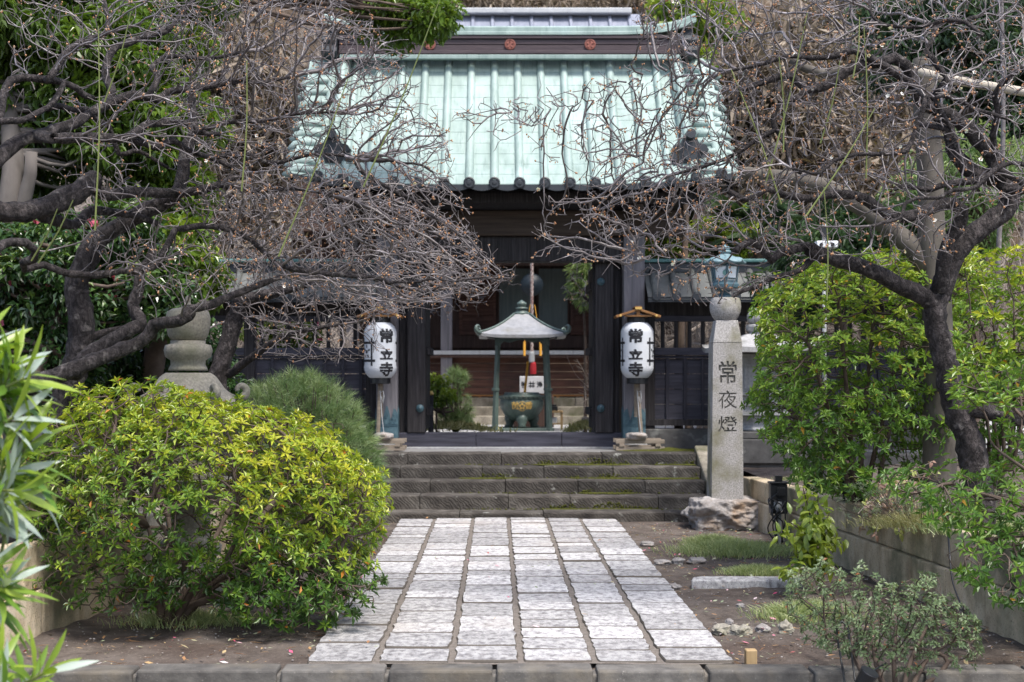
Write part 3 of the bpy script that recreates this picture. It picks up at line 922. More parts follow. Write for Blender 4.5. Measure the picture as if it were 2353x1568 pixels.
# ------------------------------------------------------------------ walls of timber and lattice on either side of the gate
def side_fence(x0, x1, label):
    t = thing('timber_fence', label, 'fence', ((x0 + x1) / 2, 17.5, .6))
    ox = (-(x0 + x1) / 2, -17.5, -.6)
    def fp(g, n, m, **k):
        o = g.build(n, m, **k); o.parent = t; o.location = ox; return o
    g = G(); g.box(x0, x1, 17.36, 17.64, .59, .845); fp(g, 'stone_base', M['dark_stone'], bevel=.012)
    g = G(); g.box(x0, x1, 17.41, 17.59, .885, .955); fp(g, 'sill', M['wood_dark'])
    g = G(31)
    zz = np.linspace(.957, 1.70, 5)
    for i in range(4):
        g.box(x0, x1, 17.505 + .004 * (i % 2), 17.53, zz[i] + .003, zz[i + 1] - .003)
    pn = fp(g, 'panel', M['wood_blue'])
    g = G()
    xx = x0 + .06
    while xx < x1 - .03:
        g.box(xx, xx + .036, 17.47, 17.503, .958, 1.70); xx += .215
    g.box(x0, x1, 17.462, 17.50, 1.702, 1.735)
    fp(g, 'batten', M['wood_blue_v'])
    g = G(); g.box(x0, x1, 17.43, 17.58, 1.74, 1.83); g.box(x0, x1, 17.44, 17.57, 2.15, 2.22)
    fp(g, 'rail', M['wood_blue'], bevel=.006)
    g = G()
    xx = x0 + .05
    while xx < x1 - .02:
        g.box(xx, xx + .045, 17.47, 17.52, 1.832, 2.148); xx += .163
    fp(g, 'lattice_bar', M['wood_dark'])
    g = G(); g.box(x0, x1, 17.45, 17.56, 2.222, 2.72); fp(g, 'head_board', M['wood_dark'])
    n = max(2, int(round((x1 - x0) / 1.75)) + 1)
    for k in range(n):
        px = x0 + .07 + (x1 - x0 - .14) * k / (n - 1)
        g = G(); g.box(px - .065, px + .065, 17.425, 17.60, .846, 2.7); fp(g, 'post', M['wood_dark'], bevel=.006)
    # its own little tiled roof
    g = G(); rr = G()
    for back in (1, -1):
        def pt(x, s, l=0.0): return (x, 17.5 - back * (.52 * (1 - s) + .06), 2.42 + .34 * (.85 * s + .15 * s * s) + l)
        P = np.array([[pt(x, s) for x in np.linspace(x0, x1, 8)] for s in np.linspace(0, 1, 4)])
        Q = P.copy(); Q[:, :, 2] -= .03
        if back < 0: P, Q = P[:, ::-1], Q[:, ::-1]
        g.sheet(P); g.sheet(Q[::-1])
        k = x0 + .1
        while k < x1:
            rr.tube([pt(k, s, .012) for s in (0, .5, 1)], .042, 10, True, .5); k += .235
    fp(g, 'roof', M['grey_tile'])
    fp(rr, 'tile_roll', M['grey_tile'], smooth=True)
    g = G(); g.box(x0, x1, 16.93, 16.965, 2.36, 2.425); g.box(x0, x1, 18.035, 18.07, 2.36, 2.425)
    k = x0 + .1
    while k < x1:
        g.tube([(k, 16.905, 2.43), (k, 16.97, 2.43)], .052, 14); k += .235
    fp(g, 'eave_edge', M['black_tile'])
    g = G(); g.box(x0, x1, 17.40, 17.60, 2.74, 2.86); fp(g, 'ridge', M['black_tile'], bevel=.01)
    g = G(); g.box(x0, x1, 17.36, 17.64, 2.862, 2.905); fp(g, 'ridge_cap', M['verdigris_dark'], bevel=.012)
    return t

side_fence(GX + 1.62, GX + 5.2, 'dark lattice-topped timber fence right of the gate, behind the tall granite pillar')
side_fence(GX - 6.2, GX - 1.62, 'dark lattice-topped timber fence left of the gate, behind the bare plum branches')
# ================================================================== WRITING
def glyph(ch, w, h, offset=.02):
    """One character as a flat triangle mesh centred on the origin in (x, z), scaled to w by h."""
    cu = bpy.data.curves.new('glyph', 'FONT')
    cu.body = ch; cu.size = 1.0; cu.offset = offset; cu.resolution_u = 3; cu.fill_mode = 'FRONT'
    o = bpy.data.objects.new('glyph', cu)
    COL.objects.link(o)
    dg = bpy.context.evaluated_depsgraph_get()
    me = bpy.data.meshes.new_from_object(o.evaluated_get(dg))
    v = np.array([x.co[:2] for x in me.vertices]); f = [list(p.vertices) for p in me.polygons]
    bpy.data.objects.remove(o); bpy.data.curves.remove(cu); bpy.data.meshes.remove(me)
    lo, hi = v.min(0), v.max(0)
    v = (v - (lo + hi) / 2) / (hi - lo) * [w, h]
    return v, f


def slice_x(v, f, step):
    """Cut a flat mesh along vertical lines so that it can bend round a cylinder."""
    bm = bmesh.new()
    vs = [bm.verts.new((a, b, 0)) for a, b in v]
    for q in f:
        try: bm.faces.new([vs[i] for i in q])
        except ValueError: pass
    x = v[:, 0].min() + step
    while x < v[:, 0].max():
        bmesh.ops.bisect_plane(bm, geom=bm.verts[:] + bm.edges[:] + bm.faces[:], plane_co=(x, 0, 0), plane_no=(1, 0, 0))
        x += step
    bmesh.ops.triangulate(bm, faces=bm.faces[:])
    bm.verts.index_update()
    V = np.array([q.co[:2] for q in bm.verts]); Fc = np.array([[q.index for q in p.verts] for p in bm.faces])
    bm.free()
    return V, Fc


def flat_text(g, ch, cx, y, cz, w, h, offset=.02):
    v, f = glyph(ch, w, h, offset)
    for q in f:
        g.add(np.c_[v[q, 0] + cx, np.full(len(q), y), v[q, 1] + cz], np.arange(len(q))[None, :])


# ================================================================== PAPER LANTERNS ON POLES
def paper_lantern(label, u, y, turn, lean, grp):
    cx = sx(u, y)
    z0 = .612
    t = thing('paper_lantern', label, 'lantern', (cx, y, z0), grp)
    def lp(g, n, m, parent=None, **k):
        o = g.build(n, m, **k); o.parent = parent or t
        if parent is None: o.location = (-cx, -y, -z0)
        return o
    zb, zt = sz(869, y), sz(742, y)
    H = zt - zb
    RR = .192
    def rad(z):
        t_ = (z - zb) / H
        e = min(t_, 1 - t_)
        return RR * (1 - .36 * max(0, 1 - e / .20) ** 2.2) * (1.0 if t_ < .5 else 1.0)
    prof = []
    nr = 34
    for i in range(nr):
        for (a, b) in ((0, 0), (.5, .0055)):
            z = zb + H * (i + a) / nr
            prof.append((rad(z) + b - .002, z))
    prof.append((rad(zt), zt))
    g = G(); g.lathe(prof, 40, (cx, y, 0), cap=True)
    body = lp(g, 'lantern_body', M['paper'], smooth=True)
    g = G()
    def wrap(V, Fc, ang, zc):
        a = R(ang) + V[:, 0] / RR
        zz = V[:, 1] + zc
        rr = np.array([rad(z) for z in zz]) + .004
        g.add(np.c_[cx + rr * np.sin(a), y - rr * np.cos(a), zz], Fc)
    for ch, v_, w, h in (('常', 773, .172, .168), ('立', 815, .165, .122), ('寺', 849, .175, .168)):
        V, Fc = slice_x(*glyph(ch, w, h, .042), .012)
        wrap(V, Fc, turn, sz(v_, y))
    lp(g, 'lettering', M['ink'], body)
    for da in (-78, 78):
        g = G()
        zc = sz(809, y)
        def bar(x0, x1, zz0, zz1):
            n = max(2, int((x1 - x0) / .01) + 1)
            xs = np.linspace(x0, x1, n)
            V = np.vstack([np.c_[xs, np.full(n, zz0)], np.c_[xs, np.full(n, zz1)]])
            Fc = np.array([[i, i + 1, n + i + 1, n + i] for i in range(n - 1)])
            wrap(V, Fc, turn + da, zc)
        for sg in (-1, 1):
            bar(sg * .078 - .012, sg * .078 + .012, -.165, .165)
            bar(-.122, -.090, sg * .105 - .014, sg * .105 + .014); bar(-.066, .066, sg * .105 - .014, sg * .105 + .014); bar(.090, .122, sg * .105 - .014, sg * .105 + .014)
        for k in range(5):
            a0 = k * 2 * math.pi / 5 + .3
            for q in range(2):
                xx, zz = .034 * math.cos(a0) * (1 + q * .4), .055 * math.sin(a0) * (1 + q * .3)
                bar(xx - .008, xx + .008, zz - .011, zz + .011)
        bar(-.016, .016, -.018, .018)
        lp(g, 'emblem', M['ink'], body)
    g = G(); g.lathe([(.118, zt - .012), (.122, zt), (.122, zt + .075), (.10, zt + .08)], 32, (cx, y, 0)); lp(g, 'top_ring', M['black'], smooth=False, bevel=.004)
    g = G(); g.lathe([(.11, zb - .07), (.122, zb - .065), (.122, zb + .004), (.118, zb + .014)], 32, (cx, y, 0)); lp(g, 'bottom_ring', M['black'], bevel=.004)
    # little gabled board roof
    g = G()
    zr = zt + .165
    for sg in (-1, 1):
        a = np.array([[cx, 0, zr], [cx + sg * .265, 0, zr - .085], [cx + sg * .258, 0, zr - .112], [cx, 0, zr - .028]])
        v = np.vstack([a + [0, y - .17, 0], a + [0, y + .17, 0]])
        g.add(v, np.array([[0, 1, 2, 3], [7, 6, 5, 4], [0, 4, 5, 1], [1, 5, 6, 2], [2, 6, 7, 3], [3, 7, 4, 0]]))
    g.box(cx - .04, cx + .04, y - .18, y + .18, zr, zr + .022)
    g.box(cx - .16, cx + .16, y - .15, y - .12, zr - .10, zr - .078); g.box(cx - .022, cx + .022, y - .155, y - .12, zr - .10, zr - .02)
    rf = lp(g, 'lantern_roof', M['wood_orange'], bevel=.003)
    g = G()
    for xx, zz, w in ((-.21, -.088, .014), (.21, -.088, .014)):
        g.lathe([(.0005, 0), (w, 0), (w, .004), (.0005, .007)], 14, fn=lambda v, a: np.stack([v[..., 0] + cx + xx, -v[..., 2] + y - .171, v[..., 1] + zr + zz], -1), cap=False)
    g.box(cx - .04, cx + .04, y - .185, y - .181, zr - .015, zr + .012)
    lp(g, 'brass_fitting', M['gold'], rf)
    g = G(); g.tube([(cx + lean, y + .0, .76), (cx, y, zb - .06)], [.024, .030], 8); g.box(cx - .018, cx + .018, y + .16, y + .20, 1.0, zr - .06)
    g.box(cx - .012, cx + .012, y + .0, y + .2, zr - .075, zr - .05)
    lp(g, 'pole', M['wood_weathered'])
    g = G()
    c0 = np.array((cx + .01, y - .02, zb - .2))
    g.tube([c0 + [0, 0, .03], c0 + [.028, -.02, .05], c0 + [.035, -.02, -.02], c0 + [.026, -.02, -.10], c0 + [.006, -.03, -.02]], .005, 5)
    g.tube([(cx, y - .03, zb - .15), (cx + .02, y - .03, zb - .45), (cx + .05, y - .02, .76)], .005, 5)
    lp(g, 'cord', M['plaster'])
    g = G()
    for zz in (.618, .700):
        for dy in (-.2, .17): g.box(cx - .27, cx + .30, y + dy - .028, y + dy + .028, zz, zz + .046)
    for dx in (-.2, .22): g.box(cx + dx - .03, cx + dx + .03, y - .24, y + .22, .664, .70)
    g.box(cx - .05, cx + .05, y - .2, y + .17, .701, .745)
    lp(g, 'base', M['wood_weathered'], bevel=.004)
    return t


LG = 'paper lanterns before the gate posts'
paper_lantern('white paper lantern facing front under its wooden roof, before the right gate post', 1464, 16.95, -11, .05, LG)
paper_lantern('white paper lantern turned aside, partly behind plum twigs, before the left gate post', 874, 16.95, 28, -.03, LG)


def unit3(v): return v / (np.linalg.norm(v, axis=-1, keepdims=True) + 1e-9)


def rock(name, label, c, size, seed, mat='rough_rock', cat='stone', grp=None, freq=2.2, amp=.22, flat=.0, n=3, rz=0.0):
    bm = bmesh.new()
    bmesh.ops.create_icosphere(bm, subdivisions=n, radius=1.0)
    v = np.array([q.co[:] for q in bm.verts]); f = np.array([[q.index for q in p.verts] for p in bm.faces])
    bm.free()
    d = v / np.abs(v).max(1)[:, None] * flat + v * (1 - flat)
    d = d * (1 + amp * vnoise(v, seed, freq) + amp * .45 * vnoise(v, seed + 1, freq * 2.6))[:, None]
    d = d * np.asarray(size) * .5 @ rotz(rz).T
    if n > 4: d = d + unit3(v) * (.030 * vnoise(d, seed + 2, 9) + .016 * vnoise(d, seed + 3, 22) + .008 * vnoise(d, seed + 4, 55))[:, None]
    g = G(); g.add(d + np.asarray(c), f)
    o = g.build(name, M[mat], smooth=True, origin=(c[0], c[1], c[2]))
    if label: tag(o, label, cat, grp)
    return o


rock('stone', 'pale rock weighing down the foot of the right paper lantern', (sx(1464, 16.72) , 16.74, .785), (.25, .16, .09), 3, flat=.3)
rock('stone', 'pale rock weighing down the foot of the left paper lantern', (sx(880, 16.72), 16.74, .785), (.22, .16, .085), 5, flat=.3)

# ================================================================== GRANITE LANTERN PILLAR
PY = 14.35
pcx = sx(1672, 14.2)
pil = thing('pillar_lantern', 'tall granite pillar with carved characters, blue-green metal lantern on top, rough rock base', 'lantern', (pcx, PY, -.02))
def pp(g, n, m, parent=None, **k):
    o = g.build(n, m, **k); o.parent = parent or pil
    if parent is None: o.location = (-pcx, -PY, .02)
    return o
o = rock('base_rock', None, (pcx + .0, PY + .02, .10), (.74, .62, .36), 17, flat=.62, amp=.13, freq=2.4, n=6)
o.parent = pil; o.location = (0, .02, .12)
zb, zt = sz(1156, 14.2), sz(788, 14.2)
zb = .235
g = G()
FYp = 14.2
a, b, d = .157, .143, .30
v = np.array([(-a, FYp, zb), (a, FYp, zb), (a, FYp + d + .02, zb), (-a, FYp + d + .02, zb), (-b, FYp, zt), (b, FYp, zt), (b, FYp + d, zt), (-b, FYp + d, zt)]) + [pcx, 0, 0]
g.add(v, np.array([[3, 2, 1, 0], [4, 5, 6, 7], [0, 1, 5, 4], [1, 2, 6, 5], [2, 3, 7, 6], [3, 0, 4, 7]]))
shaft = pp(g, 'pillar', M['granite'])


def carve(target, chars, y, depth, mat):
    """Cuts characters into a face that looks towards -Y."""
    bm = bmesh.new()
    for ch, cx, cz, w, h, off in chars:
        gv, gf = glyph(ch, w, h, off)
        vs = [bm.verts.new((p[0] + cx, y - .01, p[1] + cz)) for p in gv]
        fs = []
        for q in gf:
            try: fs.append(bm.faces.new([vs[i] for i in q]))
            except ValueError: pass
    bmesh.ops.remove_doubles(bm, verts=bm.verts[:], dist=.0002)
    r = bmesh.ops.extrude_face_region(bm, geom=bm.faces[:], use_keep_orig=True)
    bmesh.ops.translate(bm, verts=[q for q in r['geom'] if isinstance(q, bmesh.types.BMVert)], vec=(0, .01 + depth, 0))
    bmesh.ops.recalc_face_normals(bm, faces=bm.faces[:])
    me = bpy.data.meshes.new('cutter'); bm.to_mesh(me); bm.free()
    me.materials.append(mat)
    c = bpy.data.objects.new('cutter', me); COL.objects.link(c)
    target.location, loc = (0, 0, 0), target.location.copy()
    par = target.parent; target.parent = None
    m = target.modifiers.new('carve', 'BOOLEAN')
    m.operation = 'DIFFERENCE'; m.object = c; m.solver = 'EXACT'; m.material_mode = 'TRANSFER'; m.use_self = True
    bpy.context.view_layer.update()
    dg = bpy.context.evaluated_depsgraph_get()
    new = bpy.data.meshes.new_from_object(target.evaluated_get(dg))
    target.modifiers.remove(m)
    gA = 0
    for ch, cx, cz, w, h, off in chars:
        gv, gf = glyph(ch, w, h, off)
        for q in gf:
            p_ = gv[q]; gA += abs(np.sum(p_[:, 0] * np.roll(p_[:, 1], -1) - np.roll(p_[:, 0], -1) * p_[:, 1])) / 2
    flat = lambda me: sum(f.area for f in me.polygons if abs(f.center.y - y - depth) < 1e-4)
    fl = flat(new) - flat(target.data)
    def vol(me):
        b = bmesh.new(); b.from_mesh(me); v = b.calc_volume(); b.free(); return v
    ok = len(new.vertices) > len(target.data.vertices) + 60 and .97 < vol(new) / vol(target.data) < .99995 and abs(fl / gA - 1) < .05
    if ok:
        target.data = new
    bpy.data.objects.remove(c)
    target.parent = par; target.location = loc
    return ok


for ch, v_, w, h in (('常', 856, .178, .225), ('夜', 918, .185, .175), ('燈', 975, .190, .155)):
    for off in (.012, .009, .006, .003, .0):
        if carve(shaft, [(ch, pcx, sz(v_, FYp), w, h, off)], FYp, .012, M['carving']): break
shaft.data.name = 'pillar'
# shoulder and cup above the shaft
g = G()
zs = sz(736, 14.2)
c_, d_ = .143, .108
v = np.array([(-c_, 0, zt + .002), (c_, 0, zt + .002), (c_, .286, zt + .002), (-c_, .286, zt + .002), (-d_, .035, zs), (d_, .035, zs), (d_, .25, zs), (-d_, .25, zs)]) + [pcx, FYp, 0]
g.add(v, np.array([[3, 2, 1, 0], [4, 5, 6, 7], [0, 1, 5, 4], [1, 2, 6, 5], [2, 3, 7, 6], [3, 0, 4, 7]]))
pp(g, 'shoulder', M['granite'], bevel=.006)
zc = sz(683, 14.2)
g = G(); h = zc - zs
g.lathe([(.10, zs), (.128, zs + h * .15), (.150, zs + h * .38), (.156, zs + h * .6), (.150, zs + h * .85), (.138, zc - .004), (.13, zc)], 32, (pcx, FYp + .143, 0))
pp(g, 'cup', M['granite'], smooth=True, bevel=.004)
# hexagonal metal lantern
lc = (pcx - .005, FYp + .143, 0)
hx = 6; ph = math.pi / 6
ym = FYp + .143
def lz(v_): return sz(v_, ym)
g = G()
g.lathe([(.075, lz(684)), (.07, lz(680)), (.05, lz(676)), (.05, lz(672)), (.105, lz(668)), (.150, lz(662)), (.150, lz(655)), (.135, lz(651)), (.128, lz(648))], hx, lc, phase=ph)
pp(g, 'lantern_foot', M['bronze_blue'], bevel=.004)
g = G()
g.lathe([(.114, lz(648)), (.132, lz(611))], hx, lc, phase=ph)
gl = pp(g, 'lantern_pane', M['glass_white'])
g = G()
for k in range(6):
    a = ph + k * math.pi / 3
    b = a + math.pi / 3
    p = lambda r_, v_, q: np.array((lc[0] + r_ * math.cos(q), lc[1] + r_ * math.sin(q), lz(v_)))
    g.tube([p(.122, 649, a), p(.142, 609, a)], .012, 6)
    for v_, r_ in ((647, .122), (641, .124), (612, .139)):
        g.tube([p(r_, v_, a), p(r_, v_, b)], .007, 6)
pp(g, 'lantern_frame', M['bronze_blue'])
g = G()
ca = -math.pi / 2 - .06
g.tube([(lc[0] + .118 * math.cos(ca), lc[1] + .118 * math.sin(ca) + .01, lz(628)), (lc[0] + .130 * math.cos(ca), lc[1] + .130 * math.sin(ca), lz(628))], .032, 20)
g.tube([(lc[0] + .130 * math.cos(ca), lc[1] + .131 * math.sin(ca), lz(628)), (lc[0] + .133 * math.cos(ca), lc[1] + .134 * math.sin(ca), lz(628))], .020, 6, tint=.5)
pp(g, 'emblem_disc', M['verdigris_dark'])
g = G()
ring = []
nA = 48
prof_ = [(.15, 611), (.215, 606), (.213, 603), (.17, 598), (.12, 593), (.075, 588), (.052, 584), (.052, 582), (.066, 581), (.060, 577), (.04, 575)]
def hexup(v, ang):
    k = np.abs(((ang - ph) % (math.pi / 3)) / (math.pi / 3) - .5) * 2      # 1 at a corner, 0 mid-side
    hexr = 1 / np.cos((1 - k) * math.pi / 6) * math.cos(math.pi / 6)
    rr = np.linalg.norm(v[..., :2], axis=-1)
    f = np.clip((rr - .05) / .15, 0, 1)
    s = 1 + (hexr[None, :] - 1) * f
    v[..., 0] *= s; v[..., 1] *= s
    v[..., 2] += .034 * (k[None, :] ** 3) * np.clip((rr - .1) / .1, 0, 1)
    return v
g.lathe([(r_, lz(v_)) for r_, v_ in prof_], nA, lc, fn=hexup)
pp(g, 'lantern_roof', M['bronze_pale'], smooth=True)
g = G(); g.lathe([(.03, lz(577)), (.05, lz(575)), (.052, lz(571)), (.040, lz(567)), (.015, lz(564)), (.002, lz(562))], 20, lc)
pp(g, 'finial', M['bronze_pale'], smooth=True)


# ================================================================== STONE LANTERNS
def roof6(zlo, zhi, r0, r1, curl, n=48):
    """Hexagonal stone roof with curling corners: (profile function for a lathe)."""
    prof = [(r0 * .55, zlo - .035), (r0 * .98, zlo), (r0, zlo + .045), (r0 * .82, zlo + .075), (r0 * .62, zlo + (zhi - zlo) * .48), (r0 * .46, zlo + (zhi - zlo) * .78), (r1 * 1.25, zhi - .015), (r1, zhi)]
    def fn(v, ang):
        k = np.abs(((ang) % (math.pi / 3)) / (math.pi / 3) - .5) * 2
        rr = np.linalg.norm(v[..., :2], axis=-1)
        f = np.clip((rr - r1) / (r0 - r1), 0, 1)
        hexr = 1 / np.cos((1 - k) * math.pi / 6) * math.cos(math.pi / 6)
        s = 1 + (hexr[None, :] - 1) * f ** .7
        v[..., 0] *= s; v[..., 1] *= s
        v[..., 2] += curl * (k[None, :] ** 4) * f ** 2
        return v
    return prof, fn


def stone_lantern(label, cx, cy, z0, k, mat, rz, square_panel):
    """k scales it; heights measured from the ground."""
    t = thing('stone_lantern', label, 'lantern', (cx, cy, z0), None, rz)
    m = M[mat]
    def lp(g, n, **kw):
        o = g.build(n, kw.pop('mat', m), **kw); o.parent = t; return o
    H = lambda *a: [(r_ * k, z * k) for r_, z in a]
    g = G(); g.lathe(H((.36, 0), (.36, .12), (.33, .14), (.30, .17), (.30, .22), (.24, .26)), 6); lp(g, 'base', bevel=.012 * k)
    g = G(); g.lathe(H((.16, .26), (.22, .30), (.23, .36), (.17, .40), (.15, .44), (.15, .62), (.19, .66), (.26, .70), (.31, .76), (.31, .82)), 32); lp(g, 'shaft', smooth=True)
    # fire box
    g = G(); w = .20 * k
    g.lathe(H((.235, .82), (.235, .86), (.215, .865), (.215, 1.22), (.235, 1.225), (.235, 1.27)), 6, phase=math.pi / 6)
    fb = lp(g, 'fire_box', bevel=.008 * k)
    g = G()
    for q in range(6):
        a = q * math.pi / 3 + math.pi / 3 - math.pi / 2 - math.pi / 3
        ap = .215 * k * math.cos(math.pi / 6)
        n_ = np.array((math.cos(a), math.sin(a), 0)); s_ = np.array((-math.sin(a), math.cos(a), 0))
        for (x0, x1, z0_, z1_) in ((-.085, .085, .89, .905), (-.085, .085, 1.12, 1.135), (-.085, -.072, .905, 1.12), (.072, .085, .905, 1.12), (-.07, .07, 1.16, 1.195)):
            v = [n_ * ap * 1.0 + n_ * dn + s_ * xx * k + np.array((0, 0, zz * k)) for dn in (-.004, .010 * k) for (xx, zz) in ((x0, z0_), (x1, z0_), (x1, z1_), (x0, z1_))]
            g.add(np.array(v), np.array([[4, 5, 6, 7], [0, 1, 5, 4], [1, 2, 6, 5], [2, 3, 7, 6], [3, 0, 4, 7]]))
        # a small flower relief in each panel
        for (dx, dz) in ((-.03, 0), (.03, 0), (0, .04), (0, -.04), (0, 0)):
            c = n_ * ap + s_ * dx * k + np.array((0, 0, (1.01 + dz) * k))
            g.blobs([c], .016 * k)
    o = g.build('panel_relief', m); o.parent = fb
    zlo, zhi, r0, r1 = 1.30 * k, 1.545 * k, .37 * k, .168 * k
    pr = [(r0 * .5, zlo - .03), (r0 * .96, zlo), (r0, zlo + .05 * k), (r0 * .90, zlo + .075 * k), (r0 * .76, zlo + .115 * k), (r0 * .64, zlo + .17 * k), (r0 * .54, zlo + .215 * k), (r1, zhi - .01), (r1 * .9, zhi)]
    _, fn = roof6(zlo, zhi, r0, r1, .04 * k)
    g = G(); g.lathe(pr, 72, fn=fn); rf = lp(g, 'roof', smooth=True)
    for q in range(6):
        a = q * math.pi / 3
        g = G()
        d = np.array((math.cos(a), math.sin(a), 0))
        P = []
        for th in np.linspace(.2, 4.9, 18):
            rr = .050 * k * (1 - th / 8)
            P.append(d * (.355 * k + rr * math.sin(th)) + np.array((0, 0, 1.425 * k - rr * math.cos(th))))
        g.tube(P, [.030 * k * (1 - i / 40) for i in range(18)], 10)
        o = g.build('scroll', m, smooth=True); o.parent = rf
    g = G()
    g.lathe(H((.135, 1.56), (.128, 1.58), (.118, 1.60), (.118, 1.63), (.150, 1.655), (.160, 1.70), (.150, 1.735), (.118, 1.745), (.120, 1.765)), 40, fn=lambda v, ang: v * np.array([1, 1, 1]) + np.stack([np.cos(ang)[None, :] * .008 * k * np.maximum(0, np.sin(ang * 9))[None, :] * (np.abs(v[..., 2] - 1.69 * k) < .05 * k), np.sin(ang)[None, :] * .008 * k * np.maximum(0, np.sin(ang * 9))[None, :] * (np.abs(v[..., 2] - 1.69 * k) < .05 * k), 0 * v[..., 2]], -1))
    lp(g, 'lotus_ring', smooth=True)
    g = G()
    g.lathe(H((.112, 1.767), (.135, 1.80), (.150, 1.86), (.152, 1.92), (.140, 1.965), (.105, 1.985), (.045, 1.992), (.022, 2.00), (.018, 2.03), (.020, 2.06), (.004, 2.075)), 32)
    lp(g, 'jewel', smooth=True)
    return t


stone_lantern('weathered stone lantern with scrolled roof, half hidden behind the big yellow-green azalea', -2.115, 9.86, -.03, 1.0, 'lantern_stone', .18, False)
ly = 16.6
lx = sx(1742, ly)
t = thing('stone_lantern', 'pale grey stone lantern with panelled square fire box, standing behind the granite pillar', 'lantern', (lx, ly, .612))
def lp(g, n, m='grey_stone', parent=None, **k):
    o = g.build(n, M[m], **k); o.parent = parent or t
    if parent is None: o.location = (-lx, -ly, -.612)
    return o
L = lambda v_: sz(v_, ly)
g = G(); g.box(lx - .50, lx + .56, ly - .44, ly + .44, .50, L(1006)); g.box(lx - .46, lx + .52, ly - .40, ly + .40, L(1005.6), L(990)); lp(g, 'plinth', 'dark_stone', bevel=.012)
g = G(); g.lathe([(.27, L(989.6)), (.28, L(985)), (.25, L(976)), (.25, L(970)), (.29, L(960)), (.29, L(954))], 8, (lx, ly, 0), phase=math.pi / 8); lp(g, 'foot', bevel=.01)
g = G()
for (w_, va, vb) in ((.31, 953.6, 945), (.27, 944.6, 932), (.30, 931.6, 926), (.275, 925.6, 909), (.31, 908.6, 900)): g.box(lx - w_, lx + w_, ly - w_, ly + w_, L(va), L(vb))
for q in range(6): g.tube([(lx - .2 + q * .08, ly - .277, L(918)), (lx - .17 + q * .08, ly - .277, L(914)), (lx - .14 + q * .08, ly - .277, L(918))], .008, 5)
lp(g, 'moulding', bevel=.008)
g = G(); g.box(lx - .25, lx + .25, ly - .25, ly + .25, L(899.6), L(813)); fb = lp(g, 'fire_box', bevel=.006)
g = G()
w_ = .20
for (x0, x1, va, vb) in ((-w_, w_, 893, 889), (-w_, w_, 842, 838), (-w_, -w_ + .022, 889, 842), (w_ - .022, w_, 889, 842), (-.25, .25, 835, 832), (-.25, .25, 819, 815)):
    g.box(lx + x0, lx + x1, ly - .268, ly - .2505, L(va), L(vb))
for q in range(3):
    for z_ in (822, 826, 830): g.box(lx - .21 + q * .155, lx - .21 + q * .155 + .12, ly - .262, ly - .2505, L(z_ + 1.2), L(z_))
lp(g, 'panel_frame', parent=fb)
g = G()
for (dx, dz) in ((-.035, 0), (.035, 0), (0, .045), (0, -.045), (0, 0), (.05, .05), (-.05, -.05), (.05, -.05), (-.05, .05)):
    g.blobs([(lx + dx, ly - .25, L(866) + dz)], .018)
lp(g, 'flower_relief', parent=fb)
g = G()
for q in range(4):
    rm = rotz(q * math.pi / 2)
    P = np.zeros((9, 13, 3))
    for i, s_ in enumerate(np.linspace(0, 1, 9)):
        w = .57 * (1 - s_) + .15 * s_
        for j, t_ in enumerate(np.linspace(-1, 1, 13)):
            P[i, j] = (t_ * w, -w, L(800) + (L(769) - L(800)) * (.5 * s_ + .5 * s_ * s_) + .05 * abs(t_) ** 4 * (1 - s_) ** 2)
    Q = P[0:1].repeat(3, 0).copy(); Q[1, :, 2] -= .055; Q[2, :, 2] = L(812); Q[2, :, 0] *= .5; Q[2, :, 1] = -.28
    for A in (P, Q[::-1]): g.sheet((A.reshape(-1, 3) @ rm.T + [lx, ly, 0]).reshape(A.shape))
g.box(lx - .15, lx + .15, ly - .15, ly + .15, L(772), L(768.5))
lp(g, 'roof')
g = G(); g.lathe([(.11, L(768.4)), (.105, L(764)), (.135, L(760)), (.142, L(752)), (.135, L(747)), (.10, L(745))], 12, (lx, ly, 0)); lp(g, 'lotus_ring', bevel=.008)
g = G(); g.lathe([(.09, L(744.8)), (.118, L(741)), (.130, L(733)), (.126, L(724)), (.10, L(717)), (.05, L(712)), (.006, L(708))], 28, (lx, ly, 0)); lp(g, 'jewel', smooth=True)
# ================================================================== COURTYARD BEHIND THE GATE
CZ = .635
# incense pavilion
by = 22.4
bx = sx(1199, by)
pav = thing('incense_pavilion', 'small four-posted metal canopy with grey curved roof, standing over the incense burner', 'canopy', (bx, by, CZ))
def vp(g, n, m, parent=None, **k):
    o = g.build(n, m, **k); o.parent = parent or pav
    if parent is None: o.location = (-bx, -by, -CZ)
    return o
ze, zt = sz(772, by), sz(723, by)
hw = .66
g = G()
def proof(s): return ze + (zt - ze) * (.52 * s + .48 * s ** 2.0) if s < 1 else zt
for q in range(4):
    rm = rotz(q * math.pi / 2)
    P = np.zeros((10, 17, 3))
    for i, s in enumerate(np.linspace(0, 1, 10)):
        w = hw * (1 - s) + .12 * s
        for j, t_ in enumerate(np.linspace(-1, 1, 17)):
            P[i, j] = (t_ * w, -w, proof(s) + .035 * abs(t_) ** 4 * (1 - s) ** 2)
    Q = P[0:1].repeat(3, 0).copy(); Q[1, :, 2] -= .045; Q[1, :, :2] *= 1.0; Q[2, :, 2] -= .05; Q[2, :, 1] += .12; Q[2, :, 0] *= .85
    for A in (P, Q[::-1]):
        g.sheet((A.reshape(-1, 3) @ rm.T + [bx, by, 0]).reshape(A.shape))
vp(g, 'roof', M['zinc'])
g = G()
